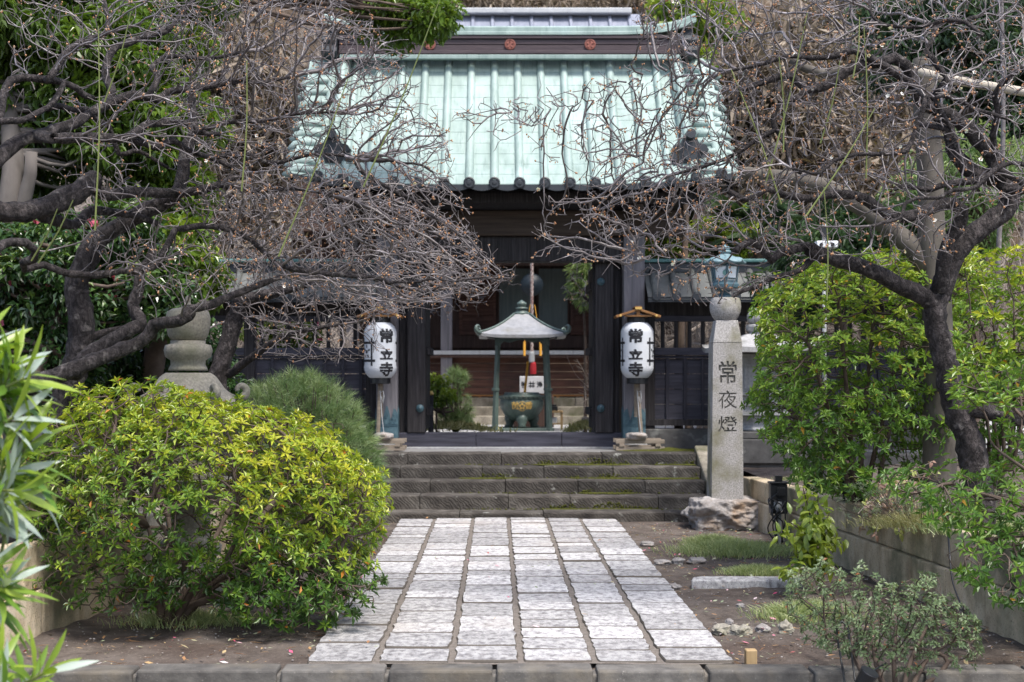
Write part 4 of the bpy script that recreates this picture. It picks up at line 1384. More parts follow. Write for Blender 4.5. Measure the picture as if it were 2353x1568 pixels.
for q in range(4):
    a = q * math.pi / 2 + math.pi / 4
    d = np.array((math.cos(a), math.sin(a), 0))
    P = [np.array((bx, by, 0)) + d * ((hw * (1 - s) + .12 * s) * math.sqrt(2)) + np.array((0, 0, proof(s) + .035 * (1 - s) ** 2 + .008)) for s in np.linspace(0, 1, 10)]
    g.tube(P, .018, 8)
    tip = P[0]
    cu = [tip + d * (-.06) + np.array((0, 0, -.03))] + [tip + d * (.02 + .055 * math.sin(th) * (1 - th / 9)) + np.array((0, 0, .055 - .06 * math.cos(th) * (1 - th / 9))) for th in np.linspace(.2, 4.4, 12)]
    g.tube(cu, [.030] * 3 + list(np.linspace(.028, .014, 10)), 8)
vp(g, 'hip_scroll', M['bronze_green'], smooth=True)
g = G(); g.lathe([(.13, zt - .01), (.12, zt + .03), (.085, zt + .045), (.075, zt + .075), (.10, zt + .085), (.10, zt + .10), (.06, zt + .115), (.05, zt + .125), (.078, zt + .15), (.070, zt + .185), (.035, zt + .205), (.006, zt + .225)], 20, (bx, by, 0))
vp(g, 'finial', M['bronze_green'], smooth=True)
for (px, py) in ((-.40, -.36), (.40, -.36), (-.40, .36), (.40, .36)):
    g = G()
    g.tube([(bx + px * 1.05, by + py * 1.05, CZ + .0), (bx + px, by + py, CZ + .66), (bx + px * .93, by + py * .93, ze - .12)], [.052, .045, .042], 4)
    g.tube([(bx + px * 1.02, by + py * 1.02, CZ + .62), (bx + px * 1.02, by + py * 1.02, CZ + .66)], .062, 4)
    g.tube([(bx + px * 1.05, by + py * 1.05, CZ), (bx + px * 1.05, by + py * 1.05, CZ + .05)], .075, 4)
    vp(g, 'post', M['bronze_green'], bevel=.006)
g = G()
for sgn in (-1, 1):
    o = [(bx - .40, ze - .02), (bx - .40, ze - .16), (bx - .33, ze - .13), (bx - .28, ze - .08), (bx - .18, ze - .10), (bx - .06, ze - .06), (bx, ze - .055), (bx + .06, ze - .06), (bx + .18, ze - .10), (bx + .28, ze - .08), (bx + .33, ze - .13), (bx + .40, ze - .16), (bx + .40, ze - .02)]
    g.prism(o, by + sgn * .37 - .02, by + sgn * .37 + .02)
    g.prism([(a - bx + by, b) for a, b in o], bx + sgn * .40 - .018, bx + sgn * .40 + .018, axis='x')
vp(g, 'apron', M['bronze_green'])

# incense burner
burn = thing('incense_burner', 'green bronze incense cauldron on three legs with gold characters, under the metal canopy', 'incense burner', (bx, by, CZ))
def bp(g, n, m, parent=None, **k):
    o = g.build(n, m, **k); o.parent = parent or burn
    if parent is None: o.location = (-bx, -by, -CZ)
    return o
g = G(); g.box(bx - .42, bx + .42, by - .40, by + .40, CZ + .004, CZ + .045); bp(g, 'base_slab', M['bronze_green'], bevel=.008)
B = lambda v_: sz(v_, by)
g = G(); g.lathe([(.10, B(968)), (.18, B(964)), (.27, B(953)), (.33, B(938)), (.345, B(928)), (.335, B(919)), (.315, B(915)), (.345, B(914)), (.36, B(911)), (.355, B(909)), (.29, B(908)), (.27, B(905)), (.27, B(902)), (.24, B(902)), (.23, B(910)), (.02, B(912))], 40, (bx, by, 0))
bp(g, 'bowl', M['bronze_green'], smooth=True)
g = G()
for q in range(30):
    a = q * 2 * math.pi / 30
    g.tube([(bx + .352 * math.cos(a), by + .352 * math.sin(a), B(910)), (bx + .340 * math.cos(a + .08), by + .340 * math.sin(a + .08), B(916))], .016, 5)
bp(g, 'rim_beads', M['bronze_green'])
for q in range(3):
    a = -math.pi / 2 + q * 2 * math.pi / 3
    d = np.array((math.cos(a), math.sin(a), 0))
    g = G(); g.tube([np.array((bx, by, 0)) + d * r_ + np.array((0, 0, z)) for r_, z in ((.19, B(955)), (.22, B(966)), (.215, B(976)), (.235, CZ + .045))], [.10, .085, .055, .075], 10)
    bp(g, 'leg', M['bronze_green'], smooth=True)
g = G()
def onbowl(V, Fc, ang, zc):
    a = R(ang) + V[:, 0] / .345
    zz = V[:, 1] + zc
    rr = np.interp(zz, [B(953), B(938), B(928), B(919)], [.27, .33, .345, .335]) + .005
    g.add(np.c_[bx + rr * np.sin(a), by - rr * np.cos(a), zz], Fc)
for ch, ang in (('献', -18), ('香', 18)):
    V, Fc = slice_x(*glyph(ch, .115, .12, .02), .015)
    onbowl(V, Fc, ang, B(931))
# five-petalled crest in a ring
th = np.linspace(0, 2 * math.pi, 33)
V = np.vstack([np.c_[.075 * np.cos(th), .075 * np.sin(th)], np.c_[.066 * np.cos(th), .066 * np.sin(th)]])
onbowl(V, np.array([[i, i + 1, 34 + i, 33 + i] for i in range(32)]), 0, B(933))
for q in range(5):
    a0 = q * 2 * math.pi / 5 + math.pi / 2
    c_ = np.array((.036 * math.cos(a0), .036 * math.sin(a0)))
    t_ = np.linspace(0, 2 * math.pi, 11)[:-1]
    V = c_ + np.c_[.020 * np.cos(t_), .020 * np.sin(t_)]
    onbowl(V, np.arange(10)[None, :], 0, B(933))
bp(g, 'gold_lettering', M['gold'])
# leaning yellow staff
o = G(); o.tube([at(1206, 902, by - .05), at(1213, 832, by + .35)], [.020, .018], 8); 
tag(o.build('yellow_staff', M['yellow'], origin=at(1206, 902, by - .05)), 'slim yellow staff leaning up from the incense burner before the white sign', 'staff')

# ------------------------------------------------------------------ main hall
HY = 26.0
hall = thing('temple_hall', 'dark red-brown timber temple hall with slate-blue roof, seen through and above the gate', 'temple hall', (GX, HY, CZ))
def hp(g, n, m, parent=None, **k):
    o = g.build(n, m, **k); o.parent = parent or hall
    if parent is None: o.location = (-GX, -HY, -CZ)
    return o
Z = lambda v_, y=HY: sz(v_, y)
X = lambda u_, y=HY: sx(u_, y)
g = G()
for i, (va, vb) in enumerate(((817, 835), (836, 854), (855, 872), (873, 890), (891, 906))):
    g.box(-7, 8, HY - .02 * (i % 2) * .3, HY + .1, Z(vb) + .004, Z(va) - .002)
hp(g, 'plank_wall', M['wood_hall'])
g = G()
x = -7.0
while x < 8:
    g.box(x, x + .33, HY - .32, HY + .3, Z(815, HY - .3), Z(806, HY - .3)); x += .335
hp(g, 'veranda_edge', M['plaster'])
g = G(); g.box(-7, 8, HY - .30, HY + .6, Z(822, HY - .3), Z(816, HY - .3)); hp(g, 'veranda_beam', M['wood_hall_dark'])
g = G(); g.box(-7, 8, HY - .06, HY - .02, Z(911), Z(907)); 
x = -6.9
while x < 8: g.box(x, x + .05, HY - .055, HY - .022, Z(919), Z(911) ); x += .47
hp(g, 'base_rail', M['wood_orange'])
g = G(); g.box(-7, 8, HY + .02, HY + .4, .6, Z(907)); hp(g, 'crawl_space', M['black'])
g = G()
for (va, yf) in ((914, HY - .12), (935, HY - .55), (957, HY - .98)):
    x = -3.6
    rr = random.Random(int(va))
    while x < 4:
        w = rr.uniform(1.1, 1.7)
        g.box(x, x + w - .012, yf, HY + .3, .60, sz(va, yf), rr.random()); x += w
hp(g, 'stone_step', M['dark_stone'] if False else M['concrete'], bevel=.012)
WY = HY + 1.35
g = G(); g.box(-7, 8, WY + .06, WY + .3, Z(830), 5.2); hp(g, 'back_wall', M['wood_hall_dark'])
g = G(); g.box(-7, 8, WY - .02, WY + .08, sz(800, WY), sz(770, WY)); hp(g, 'sill_beam', M['wood_hall_dark'])
for (ua, ub) in ((1014, 1040), (1380, 1406), (800, 826), (1600, 1626)):
    g = G(); g.box(X(ua), X(ub), HY - .28, HY - .08, CZ, 4.4); hp(g, 'column', M['wood_post'], bevel=.01)
for (ua, ub) in ((1055, 1140), (1310, 1372)):
    g = G(); x0, x1 = X(ua, WY), X(ub, WY)
    for (a, b, c, d) in ((x0, x1, 762, 770), (x0, x1, 718, 724), (x0, x1, 612, 620)): g.box(a, b, WY - .06, WY - .02, sz(d, WY), sz(c, WY))
    for a in (x0, (x0 + x1) / 2 - .03, x1 - .06): g.box(a, a + .06, WY - .062, WY - .018, sz(770, WY), sz(612, WY))
    g.box(x0, x1, WY - .02, WY + .05, sz(770, WY), sz(612, WY))
    hp(g, 'door', M['wood_hall'])
for (ua, ub) in ((1143, 1228), (1234, 1308)):
    g = G(); g.box(X(ua, WY), X(ub, WY), WY - .02, WY + .02, sz(757, WY), sz(618, WY)); w_ = hp(g, 'window', M['curtain'])
    g = G()
    for a in (ua, ub - 4): g.box(X(a, WY), X(a + 4, WY), WY - .04, WY + .03, sz(765, WY), sz(612, WY))
    hp(g, 'window_frame', M['wood_hall_dark'], w_)
g = G(); g.box(X(1143, WY), X(1308, WY), WY - .05, WY + .05, sz(765, WY), sz(758, WY)); hp(g, 'window_sill', M['wood_hall'])
g = G(); g.box(-7, 8, HY - .28, HY - .1, sz(612, HY), sz(575, HY)); hp(g, 'head_beam', M['wood_hall_dark'])
g = G(); g.box(-7, 8, HY - .6, WY + 2, 4.05, 4.2); hp(g, 'porch_ceiling', M['wood_hall_dark'])
# big roof: its upper slope and ridge show above the gate
g = G()
rz0, rz1 = 4.15, sz(33, 31)
P = np.array([[(x, HY - 1.6 + (31 - HY + 1.6) * s, rz0 + (rz1 - rz0) * (.72 * s + .28 * s * s)) for x in np.linspace(-2.7, 3.1, 20)] for s in np.linspace(0, 1, 14)])
g.sheet(P)
Q = P.copy(); Q[:, :, 1] = 2 * 31 - Q[:, :, 1]; g.sheet(Q[:, ::-1])
hp(g, 'roof', M['slate_roof'], smooth=True)
g = G()
x = -2.6
while x < 3.1:
    g.tube([(x, HY - 1.6 + (31 - HY + 1.6) * s, rz0 + (rz1 - rz0) * (.72 * s + .28 * s * s) + .01) for s in np.linspace(0, 1, 10)], .05, 6); x += .42
hp(g, 'roof_seam', M['slate_roof'])
g = G(); g.box(-2.5, 2.9, 30.7, 31.3, rz1 - .05, rz1 + .07); hp(g, 'roof_ridge', M['plaster'], bevel=.02)

# things hanging and standing in front of the hall
gy = 24.9
g = G()
gx, gz = sx(1222, gy), sz(655, gy)
g.lathe([(.0005, .0), (.19, .0), (.20, .02), (.20, .06), (.16, .085), (.11, .10), (.10, .11), (.0005, .115)], 32, fn=lambda v, a: np.stack([v[..., 0] + gx, -v[..., 2] + gy, v[..., 1] + gz], -1), cap=False)
t = tag(g.build('gong', M['gong'], origin=(gx, gy, gz), smooth=True), 'round dark metal gong hanging before the hall doors, behind the striped rope', 'gong')
g = G(); g.tube([(gx, gy + .03, gz + .19), (gx, gy + .03, 4.04)], .008, 6); o = g.build('hanger', M['black']); o.parent = t; o.location = (-gx, -gy, -gz)
ry = 24.5
rp = thing('bell_rope', 'thick striped bell rope with a red tassel hanging in front of the hall', 'rope', (sx(1222, ry), ry, sz(860, ry)))
def rpp(g, n, m, **k):
    o = g.build(n, m, **k); o.parent = rp; o.location = (-rp.location[0], -rp.location[1], -rp.location[2]); return o
g = G()
for ph_ in (0, 2.1, 4.2):
    g.tube([(sx(1222, ry) + .014 * math.cos(s * 60 + ph_), ry + .014 * math.sin(s * 60 + ph_), sz(815, ry) + s * 2.35) for s in np.linspace(0, 1, 150)], .016, 6)
rpp(g, 'rope', M['rope'])
g = G(); g.lathe([(.045, sz(833, ry)), (.05, sz(830, ry)), (.05, sz(812, ry)), (.04, sz(808, ry))], 14, (sx(1222, ry), ry, 0)); rpp(g, 'sleeve', M['grey_plastic'])
g = G(); g.lathe([(.052, sz(860, ry)), (.056, sz(850, ry)), (.050, sz(836, ry)), (.035, sz(832, ry))], 14, (sx(1225, ry), ry, 0)); rpp(g, 'tassel', M['red_cloth'])
for u_ in (1205, 1242):
    g = G(); q = sx(u_, ry); g.tube([(q, ry, sz(818, ry)), (q, ry, sz(786, ry))], .022, 8); g.tube([(q, ry, sz(786, ry)), (q + (.1 if u_ < 1222 else -.1), ry, sz(700, ry))], .006, 5)
    rpp(g, 'cord_tassel', M['yellow'])
# offertory sign on its box
sy = 23.6
bxo = thing('offertory_box', 'dark wooden offertory box behind the incense burner, carrying the white sign', 'box', (sx(1225, sy), sy, CZ))
g = G(); x0, x1 = sx(1180, sy + .2), sx(1272, sy + .2)
g.box(x0, x1, sy + .06, sy + .6, CZ, sz(912, sy)); o = g.build('chest', M['wood_hall_dark'], bevel=.01); o.parent = bxo; o.location = (-bxo.location[0], -sy, -CZ)
g = G()
for k in range(6): g.box(x0 + .02, x1 - .02, sy + .08 + k * .09, sy + .12 + k * .09, sz(912, sy) + .001, sz(912, sy) + .04)
o = g.build('slatted_top', M['wood_hall_dark']); o.parent = bxo; o.location = (-bxo.location[0], -sy, -CZ)
sg_ = thing('sign', 'white signboard with black characters behind the incense burner', 'sign', (sx(1223, sy), sy, sz(905, sy)))
def sp_(g, n, m, **k):
    o = g.build(n, m, **k); o.parent = sg_; o.location = (-sg_.location[0], -sg_.location[1], -sg_.location[2]); return o
g = G(); g.box(sx(1194, sy), sx(1252, sy), sy, sy + .03, sz(905, sy), sz(865, sy)); sp_(g, 'board', M['white_sign'], bevel=.008)
g = G()
flat_text(g, '浄', sx(1240, sy), sy - .003, sz(884, sy), .10, .105, .022)
flat_text(g, '財', sx(1204, sy), sy - .003, sz(884, sy), .10, .105, .022)
cxs, czs = sx(1222, sy), sz(884, sy)
for q in (-.022, .022):
    g.box(cxs + q - .006, cxs + q + .006, sy - .004, sy - .001, czs - .052, czs + .052); g.box(cxs - .052, cxs + .052, sy - .006, sy - .0045, czs + q - .006, czs + q + .006)
sp_(g, 'lettering', M['ink'])
# small table with things on it
ty = 22.9
tx0, tx1 = sx(1252, ty), sx(1293, ty)
tb = thing('small_table', 'small pale wooden table beside the incense burner', 'table', ((tx0 + tx1) / 2, ty, CZ))
def tp(g, n, m, **k):
    o = g.build(n, m, **k); o.parent = tb; o.location = (-(tx0 + tx1) / 2, -ty, -CZ); return o
zt_ = sz(944, ty)
g = G(); g.box(tx0, tx1, ty - .14, ty + .14, zt_ - .03, zt_); tp(g, 'tabletop', M['wood_new'], bevel=.004)
for a in (tx0 + .005, tx1 - .03):
    for b in (ty - .13, ty + .105):
        g = G(); g.box(a, a + .026, b, b + .026, CZ, zt_ - .031); tp(g, 'leg', M['wood_new'])
g = G(); g.box(tx0 + .03, tx1 - .03, ty - .1, ty + .1, CZ + .08, CZ + .10); tp(g, 'shelf', M['wood_new'])
g = G(); c = (sx(1271, ty), ty)
g.box(c[0] - .07, c[0] + .07, c[1] - .07, c[1] + .07, zt_ + .001, zt_ + .07); g.box(c[0] - .05, c[0] + .05, c[1] - .05, c[1] + .05, zt_ + .072, zt_ + .10)
tag(g.build('box', M['black'], bevel=.006, origin=(c[0], c[1], zt_)), 'small black lidded box on the small pale wooden table', 'box')
g = G(); c = (sx(1271, ty), ty - .02)
g.box(c[0] - .07, c[0] + .06, c[1] - .06, c[1] + .06, CZ + .101, CZ + .19); g.tube([(c[0] + .02, c[1] - .062, CZ + .145), (c[0] + .02, c[1] - .058, CZ + .145)], .03, 12)
tag(g.build('box', M['white_plastic'], bevel=.008, origin=(c[0], c[1], CZ + .1)), 'small white box on the lower shelf of the pale table', 'box')
# dark post by the gate, tree trunk piece on the ground
g = G(); py_ = 19.6
px_ = sx(990, py_)
g.box(px_ - .035, px_ + .035, py_ - .035, py_ + .035, CZ, sz(908, py_)); 
t = tag(g.build('short_post', M['wood_dark'], origin=(px_, py_, CZ)), 'short dark square post just inside the gate, beside the green shrub', 'post')
g = G(); g.lathe([(.03, sz(908, py_)), (.045, sz(905, py_)), (.03, sz(902, py_)), (.02, sz(899, py_))], 10, (px_, py_, 0)); o = g.build('cap', M['gold']); o.parent = t; o.location = (-px_, -py_, -CZ)
g = G(); a = np.array(at(1344, 966, 21.3)); b = np.array(at(1360, 972, 20.7))
a[2] = CZ + .20; b[2] = CZ + .14
g.tube([a, a + (b - a) * .3, b], [.055, .06, .058], 14, rough=.05)
tag(g.build('log', M['bark_grey'], origin=tuple(b)), 'short cut log lying on the grassy mound beyond the gate', 'log')
rock('stone', 'white stone at the foot of the grassy mound beyond the gate', (sx(1366, 20.4), 20.4, CZ + .05), (.14, .12, .12), 31)
g = G(); g.box(X(1000, 21.2) - .0, X(1380, 21.2), 20.9, 23.6, CZ - .02, CZ + .006)
tag(g.build('paving', M['court'], bevel=.004), kind='structure')
# ================================================================== PLANTS
def unit(v): return v / (np.linalg.norm(v, axis=-1, keepdims=True) + 1e-9)


def resample(pts, step):
    p = np.asarray(pts, float)
    # smooth the polyline first (Catmull-Rom)
    q = np.vstack([2 * p[0] - p[1], p, 2 * p[-1] - p[-2]])
    out = []
    for i in range(1, len(q) - 2):
        a, b, c, d = q[i - 1:i + 3]
        n = max(1, int(np.linalg.norm(c - b) / step))
        t = np.linspace(0, 1, n, endpoint=False)[:, None]
        out.append(.5 * (2 * b + (c - a) * t + (2 * a - 5 * b + 4 * c - d) * t ** 2 + (-a + 3 * b - 3 * c + d) * t ** 3))
    out.append(p[-1:])
    return np.vstack(out)


class Skeleton:
    """Limbs drawn by hand, then twigs grown towards scattered points (space colonisation)."""
    def __init__(self, seed):
        self.rng = np.random.default_rng(seed)
        self.P, self.par, self.fix = [], [], []

    def limb(self, pts, r0, r1, step=.07, attach=True, grow=True):
        p = resample(pts, step)
        r = np.linspace(r0, r1, len(p))
        prev = -1
        if attach and self.P:
            A = np.array(self.P)
            prev = int(np.argmin(np.linalg.norm(A - p[0], axis=1)))
        for q, rr in zip(p, r):
            self.P.append(q); self.par.append(prev); self.fix.append(rr)
            prev = len(self.P) - 1

    def grow(self, att, step=.06, infl=.6, kill=.09, iters=120, inertia=.35, jit=.35, bias=(0, 0, 0), maxn=16000):
        rng = self.rng
        P = np.array(self.P); att = np.asarray(att, float)
        nd = np.full(len(att), 1e9); ni = np.zeros(len(att), int)
        for a in range(0, len(P), 400):
            d = np.linalg.norm(att[:, None] - P[None, a:a + 400], axis=2)
            k = d.argmin(1); m = d[np.arange(len(att)), k]
            u = m < nd; nd[u] = m[u]; ni[u] = k[u] + a
        P = list(P); dirs = [None] * len(P)
        for i, pa in enumerate(self.par):
            dirs[i] = unit(P[i] - P[pa]) if pa >= 0 else np.array([0, 0, 1.0])
        alive = np.ones(len(att), bool); kids = {}
        for it in range(iters):
            use = alive & (nd < infl)
            if not use.any(): break
            idx = np.where(use)[0]
            order = np.argsort(ni[idx]); idx = idx[order]
            nodes, st = np.unique(ni[idx], return_index=True)
            vec = unit(att[idx] - np.array([P[k] for k in ni[idx]]))
            sm = np.add.reduceat(vec, st, axis=0)
            new = []
            for k, v in zip(nodes, sm):
                c = kids.get(k, 0)
                if c >= 3: continue
                d = unit(unit(v) + inertia * dirs[k] + rng.normal(0, jit, 3) + np.asarray(bias))
                q = P[k] + d * step * rng.uniform(.75, 1.25)
                kids[k] = c + 1
                P.append(q); self.P.append(q); self.par.append(int(k)); self.fix.append(0.0); dirs.append(d)
                new.append(len(P) - 1)
            if not new or len(P) > maxn: break
            N = np.array([P[k] for k in new])
            ia = np.where(alive)[0]
            for a in range(0, len(N), 300):
                d = np.linalg.norm(att[ia][:, None] - N[None, a:a + 300], axis=2)
                k = d.argmin(1); m = d[np.arange(len(ia)), k]
                u = m < nd[ia]
                nd[ia[u]] = m[u]; ni[ia[u]] = np.array(new)[a:a + 300][k[u]]
            alive &= nd > kill

    def finish(self, rtip=.0028, e=2.12, rmax=.03):
        n = len(self.P)
        self.P = np.array(self.P); self.par = np.array(self.par); self.fix = np.array(self.fix)
        acc = np.zeros(n); r = np.zeros(n); nk = np.zeros(n, int)
        for i in range(n): 
            if self.par[i] >= 0: nk[self.par[i]] += 1
        # children always come after their parents
        for i in range(n - 1, -1, -1):
            r[i] = max(self.fix[i], min(rmax, max(rtip, acc[i] ** (1 / e)))) if self.fix[i] == 0 else self.fix[i]
            p = self.par[i]
            if p >= 0: acc[p] += min(r[i], rmax) ** e
        self.r = r; self.nk = nk
        self.kids = [[] for _ in range(n)]
        for i in range(n):
            if self.par[i] >= 0: self.kids[self.par[i]].append(i)

    def tubes(self, gl, gt, thick=.016, rough=.10):
        """Thick wood into gl, twigs into gt."""
        n = len(self.P)
        done = np.zeros(n, bool)
        heads = [i for i in range(n) if self.par[i] < 0]
        stack = heads[:]
        while stack:
            i = stack.pop()
            ch = [i]
            lead = self.par[i] if self.par[i] >= 0 else None
            while True:
                ks = self.kids[ch[-1]]
                if not ks: break
                ks = sorted(ks, key=lambda k: -self.r[k])
                cur = ch[-1]
                same = [k for k in ks if (self.fix[k] > 0) == (self.fix[cur] > 0) and (self.fix[k] == 0 or k == cur + 1)]
                if not same:
                    stack += ks; break
                nx = same[0]
                stack += [k for k in ks if k != nx]
                ch.append(nx)
            p = self.P[ch]; r = self.r[ch].copy()
            if lead is not None:
                p = np.vstack([self.P[lead], p]); r = np.r_[min(self.r[lead], r[0] * 1.15), r]
            if len(p) < 2: continue
            if self.fix[ch[0]] > 0 or r.max() > thick:
                
                nb = 14 if r.max() > .03 else 8
                gl.tube(p, r, nb, True, .5, rough=rough)
                if r.max() > .02:
                    v = gl.v[-1]; c = np.repeat(p, nb, 0); rad = v - c
                    gl.v[-1] = c + rad * (1 + .16 * vnoise(v, 7, 16) + .10 * vnoise(v, 8, 34))[:, None]
            else:
                gt.tube(p, r, 4, False, self.rng.random())


def ellip(rng, n, c, rad, shell=0.0, power=1.0):
    v = unit(rng.normal(size=(n, 3)))
    rr = rng.uniform(shell ** 3, 1, n) ** (1 / 3 * power)
    return np.asarray(c) + v * rr[:, None] * np.asarray(rad)


def plum_extras(sk, gs, gb, gw, spur_p=.5, bud_p=.6, white=.006, rmaxs=.009, shoot=None):
    """Short kinked spurs on the twigs, orange bud clusters, a few white flowers."""
    rng = sk.rng
    idx = np.where((sk.fix == 0) & (sk.r < rmaxs))[0]
    buds, bt = [], []
    for i in idx:
        pa = sk.par[i]
        d = unit(sk.P[i] - sk.P[pa])
        p = sk.P[i]
        tips = []
        if rng.random() < spur_p:
            q = unit(d * rng.uniform(.0, .9) + rng.normal(0, .65, 3) + np.array([0, 0, .12]))
            L = rng.uniform(.03, .13); m = rng.integers(2, 4)
            pts = [p]
            for k in range(m):
                q = unit(q + rng.normal(0, .4, 3)); pts.append(pts[-1] + q * L / m * rng.uniform(.7, 1.3))
            gs.tube(pts, np.linspace(.0030, .0016, len(pts)), 3, False, rng.random())
            tips = pts[1:]
        elif len(sk.kids[i]) == 0:
            tips = [p, p - d * .03]
        for q in tips:
            if rng.random() < bud_p:
                for k in range(rng.integers(1, 4)):
                    buds.append(q + rng.normal(0, .006, 3)); bt.append(rng.random())
                if rng.random() < white:
                    flower(gw, q, rng)
    if buds: gb.blobs(np.array(buds), rng.uniform(.0038, .0070, len(buds)), np.array(bt), squash=1.25)


def flower(g, c, rng, r=.013, n=5):
    ax = unit(rng.normal(size=3) + np.array([0, -1.0, 0]))
    a = unit(np.cross(ax, [0.3, .2, 1])); b = np.cross(ax, a)
    for k in range(n):
        t = k * 2 * math.pi / n
        d = a * math.cos(t) + b * math.sin(t)
        s = np.cross(ax, d)
        v = np.array([c, c + d * r * .6 + s * r * .5 + ax * r * .2, c + d * r * 1.1 + ax * r * .3, c + d * r * .6 - s * r * .5 + ax * r * .2])
        g.add(v, np.array([[0, 1, 2, 3]]), rng.random())


def px(pts, y, ox=0.0, oy=0.0, k=.403):
    """Points traced in a crop of the picture -> points of the place; each may carry its own distance."""
    out = []
    for i, p in enumerate(pts):
        yy = p[2] if len(p) > 2 else (y[0] + (y[1] - y[0]) * i / max(1, len(pts) - 1) if isinstance(y, tuple) else y)
        out.append(at(ox + p[0] * k, oy + p[1] * k, yy))
    return np.array(out)


def zone(rng, n, poly, ylo, yhi):
    """Random points whose picture position lies in a polygon, between two distances."""
    poly = np.asarray(poly, float)
    lo, hi = poly.min(0), poly.max(0)
    out = []
    while len(out) < n:
        q = lo + rng.random(2) * (hi - lo)
        x, y = q; ins = False
        j = len(poly) - 1
        for i in range(len(poly)):
            if (poly[i, 1] > y) != (poly[j, 1] > y) and x < (poly[j, 0] - poly[i, 0]) * (y - poly[i, 1]) / (poly[j, 1] - poly[i, 1]) + poly[i, 0]: ins = not ins
            j = i
        if ins: out.append(at(x, y, rng.uniform(ylo, yhi)))
    return np.array(out)


def plum_tree(label, base, limbs, att, seed, grow_kw, ex_kw, shoots=(), group='bare plum trees'):
    t = thing('plum_tree', label, 'tree', base, group)
    off = tuple(-c for c in base)
    sk = Skeleton(seed)
    for (pts, r0, r1, *kw) in limbs:
        sk.limb(pts, r0, r1, .045, **(kw[0] if kw else {}))
    sk.grow(att, **grow_kw)
    sk.finish()
    gl, gt, gb, gw = G(seed), G(seed), G(seed), G(seed)
    sk.tubes(gl, gt)
    plum_extras(sk, gt, gb, gw, **ex_kw)
    def pl(g, n, m, **k):
        if not g.v: return
        o = g.build(n, m, **k); o.parent = t; o.location = off; return o
    pl(gl, 'trunk', M['bark_plum'], smooth=True)
    pl(gt, 'twigs', M['bark_twig'], smooth=True)
    b = pl(gb, 'buds', M['bud'])
    if b: tag(b, kind='stuff')
    pl(gw, 'blossom', M['petal_white'])
    if len(shoots):
        for a, b in shoots:
            gs = G(seed)
            a, b = np.array(a), np.array(b)
            mid = (a + b) / 2 + np.array([.015, 0, 0])
            gs.tube(resample([a, mid, b], .1), np.linspace(.0055, .003, len(resample([a, mid, b], .1))), 5, False)
            pl(gs, 'water_shoot', M['shoot'])
    print('plum', label[:20], len(sk.P))
    return t


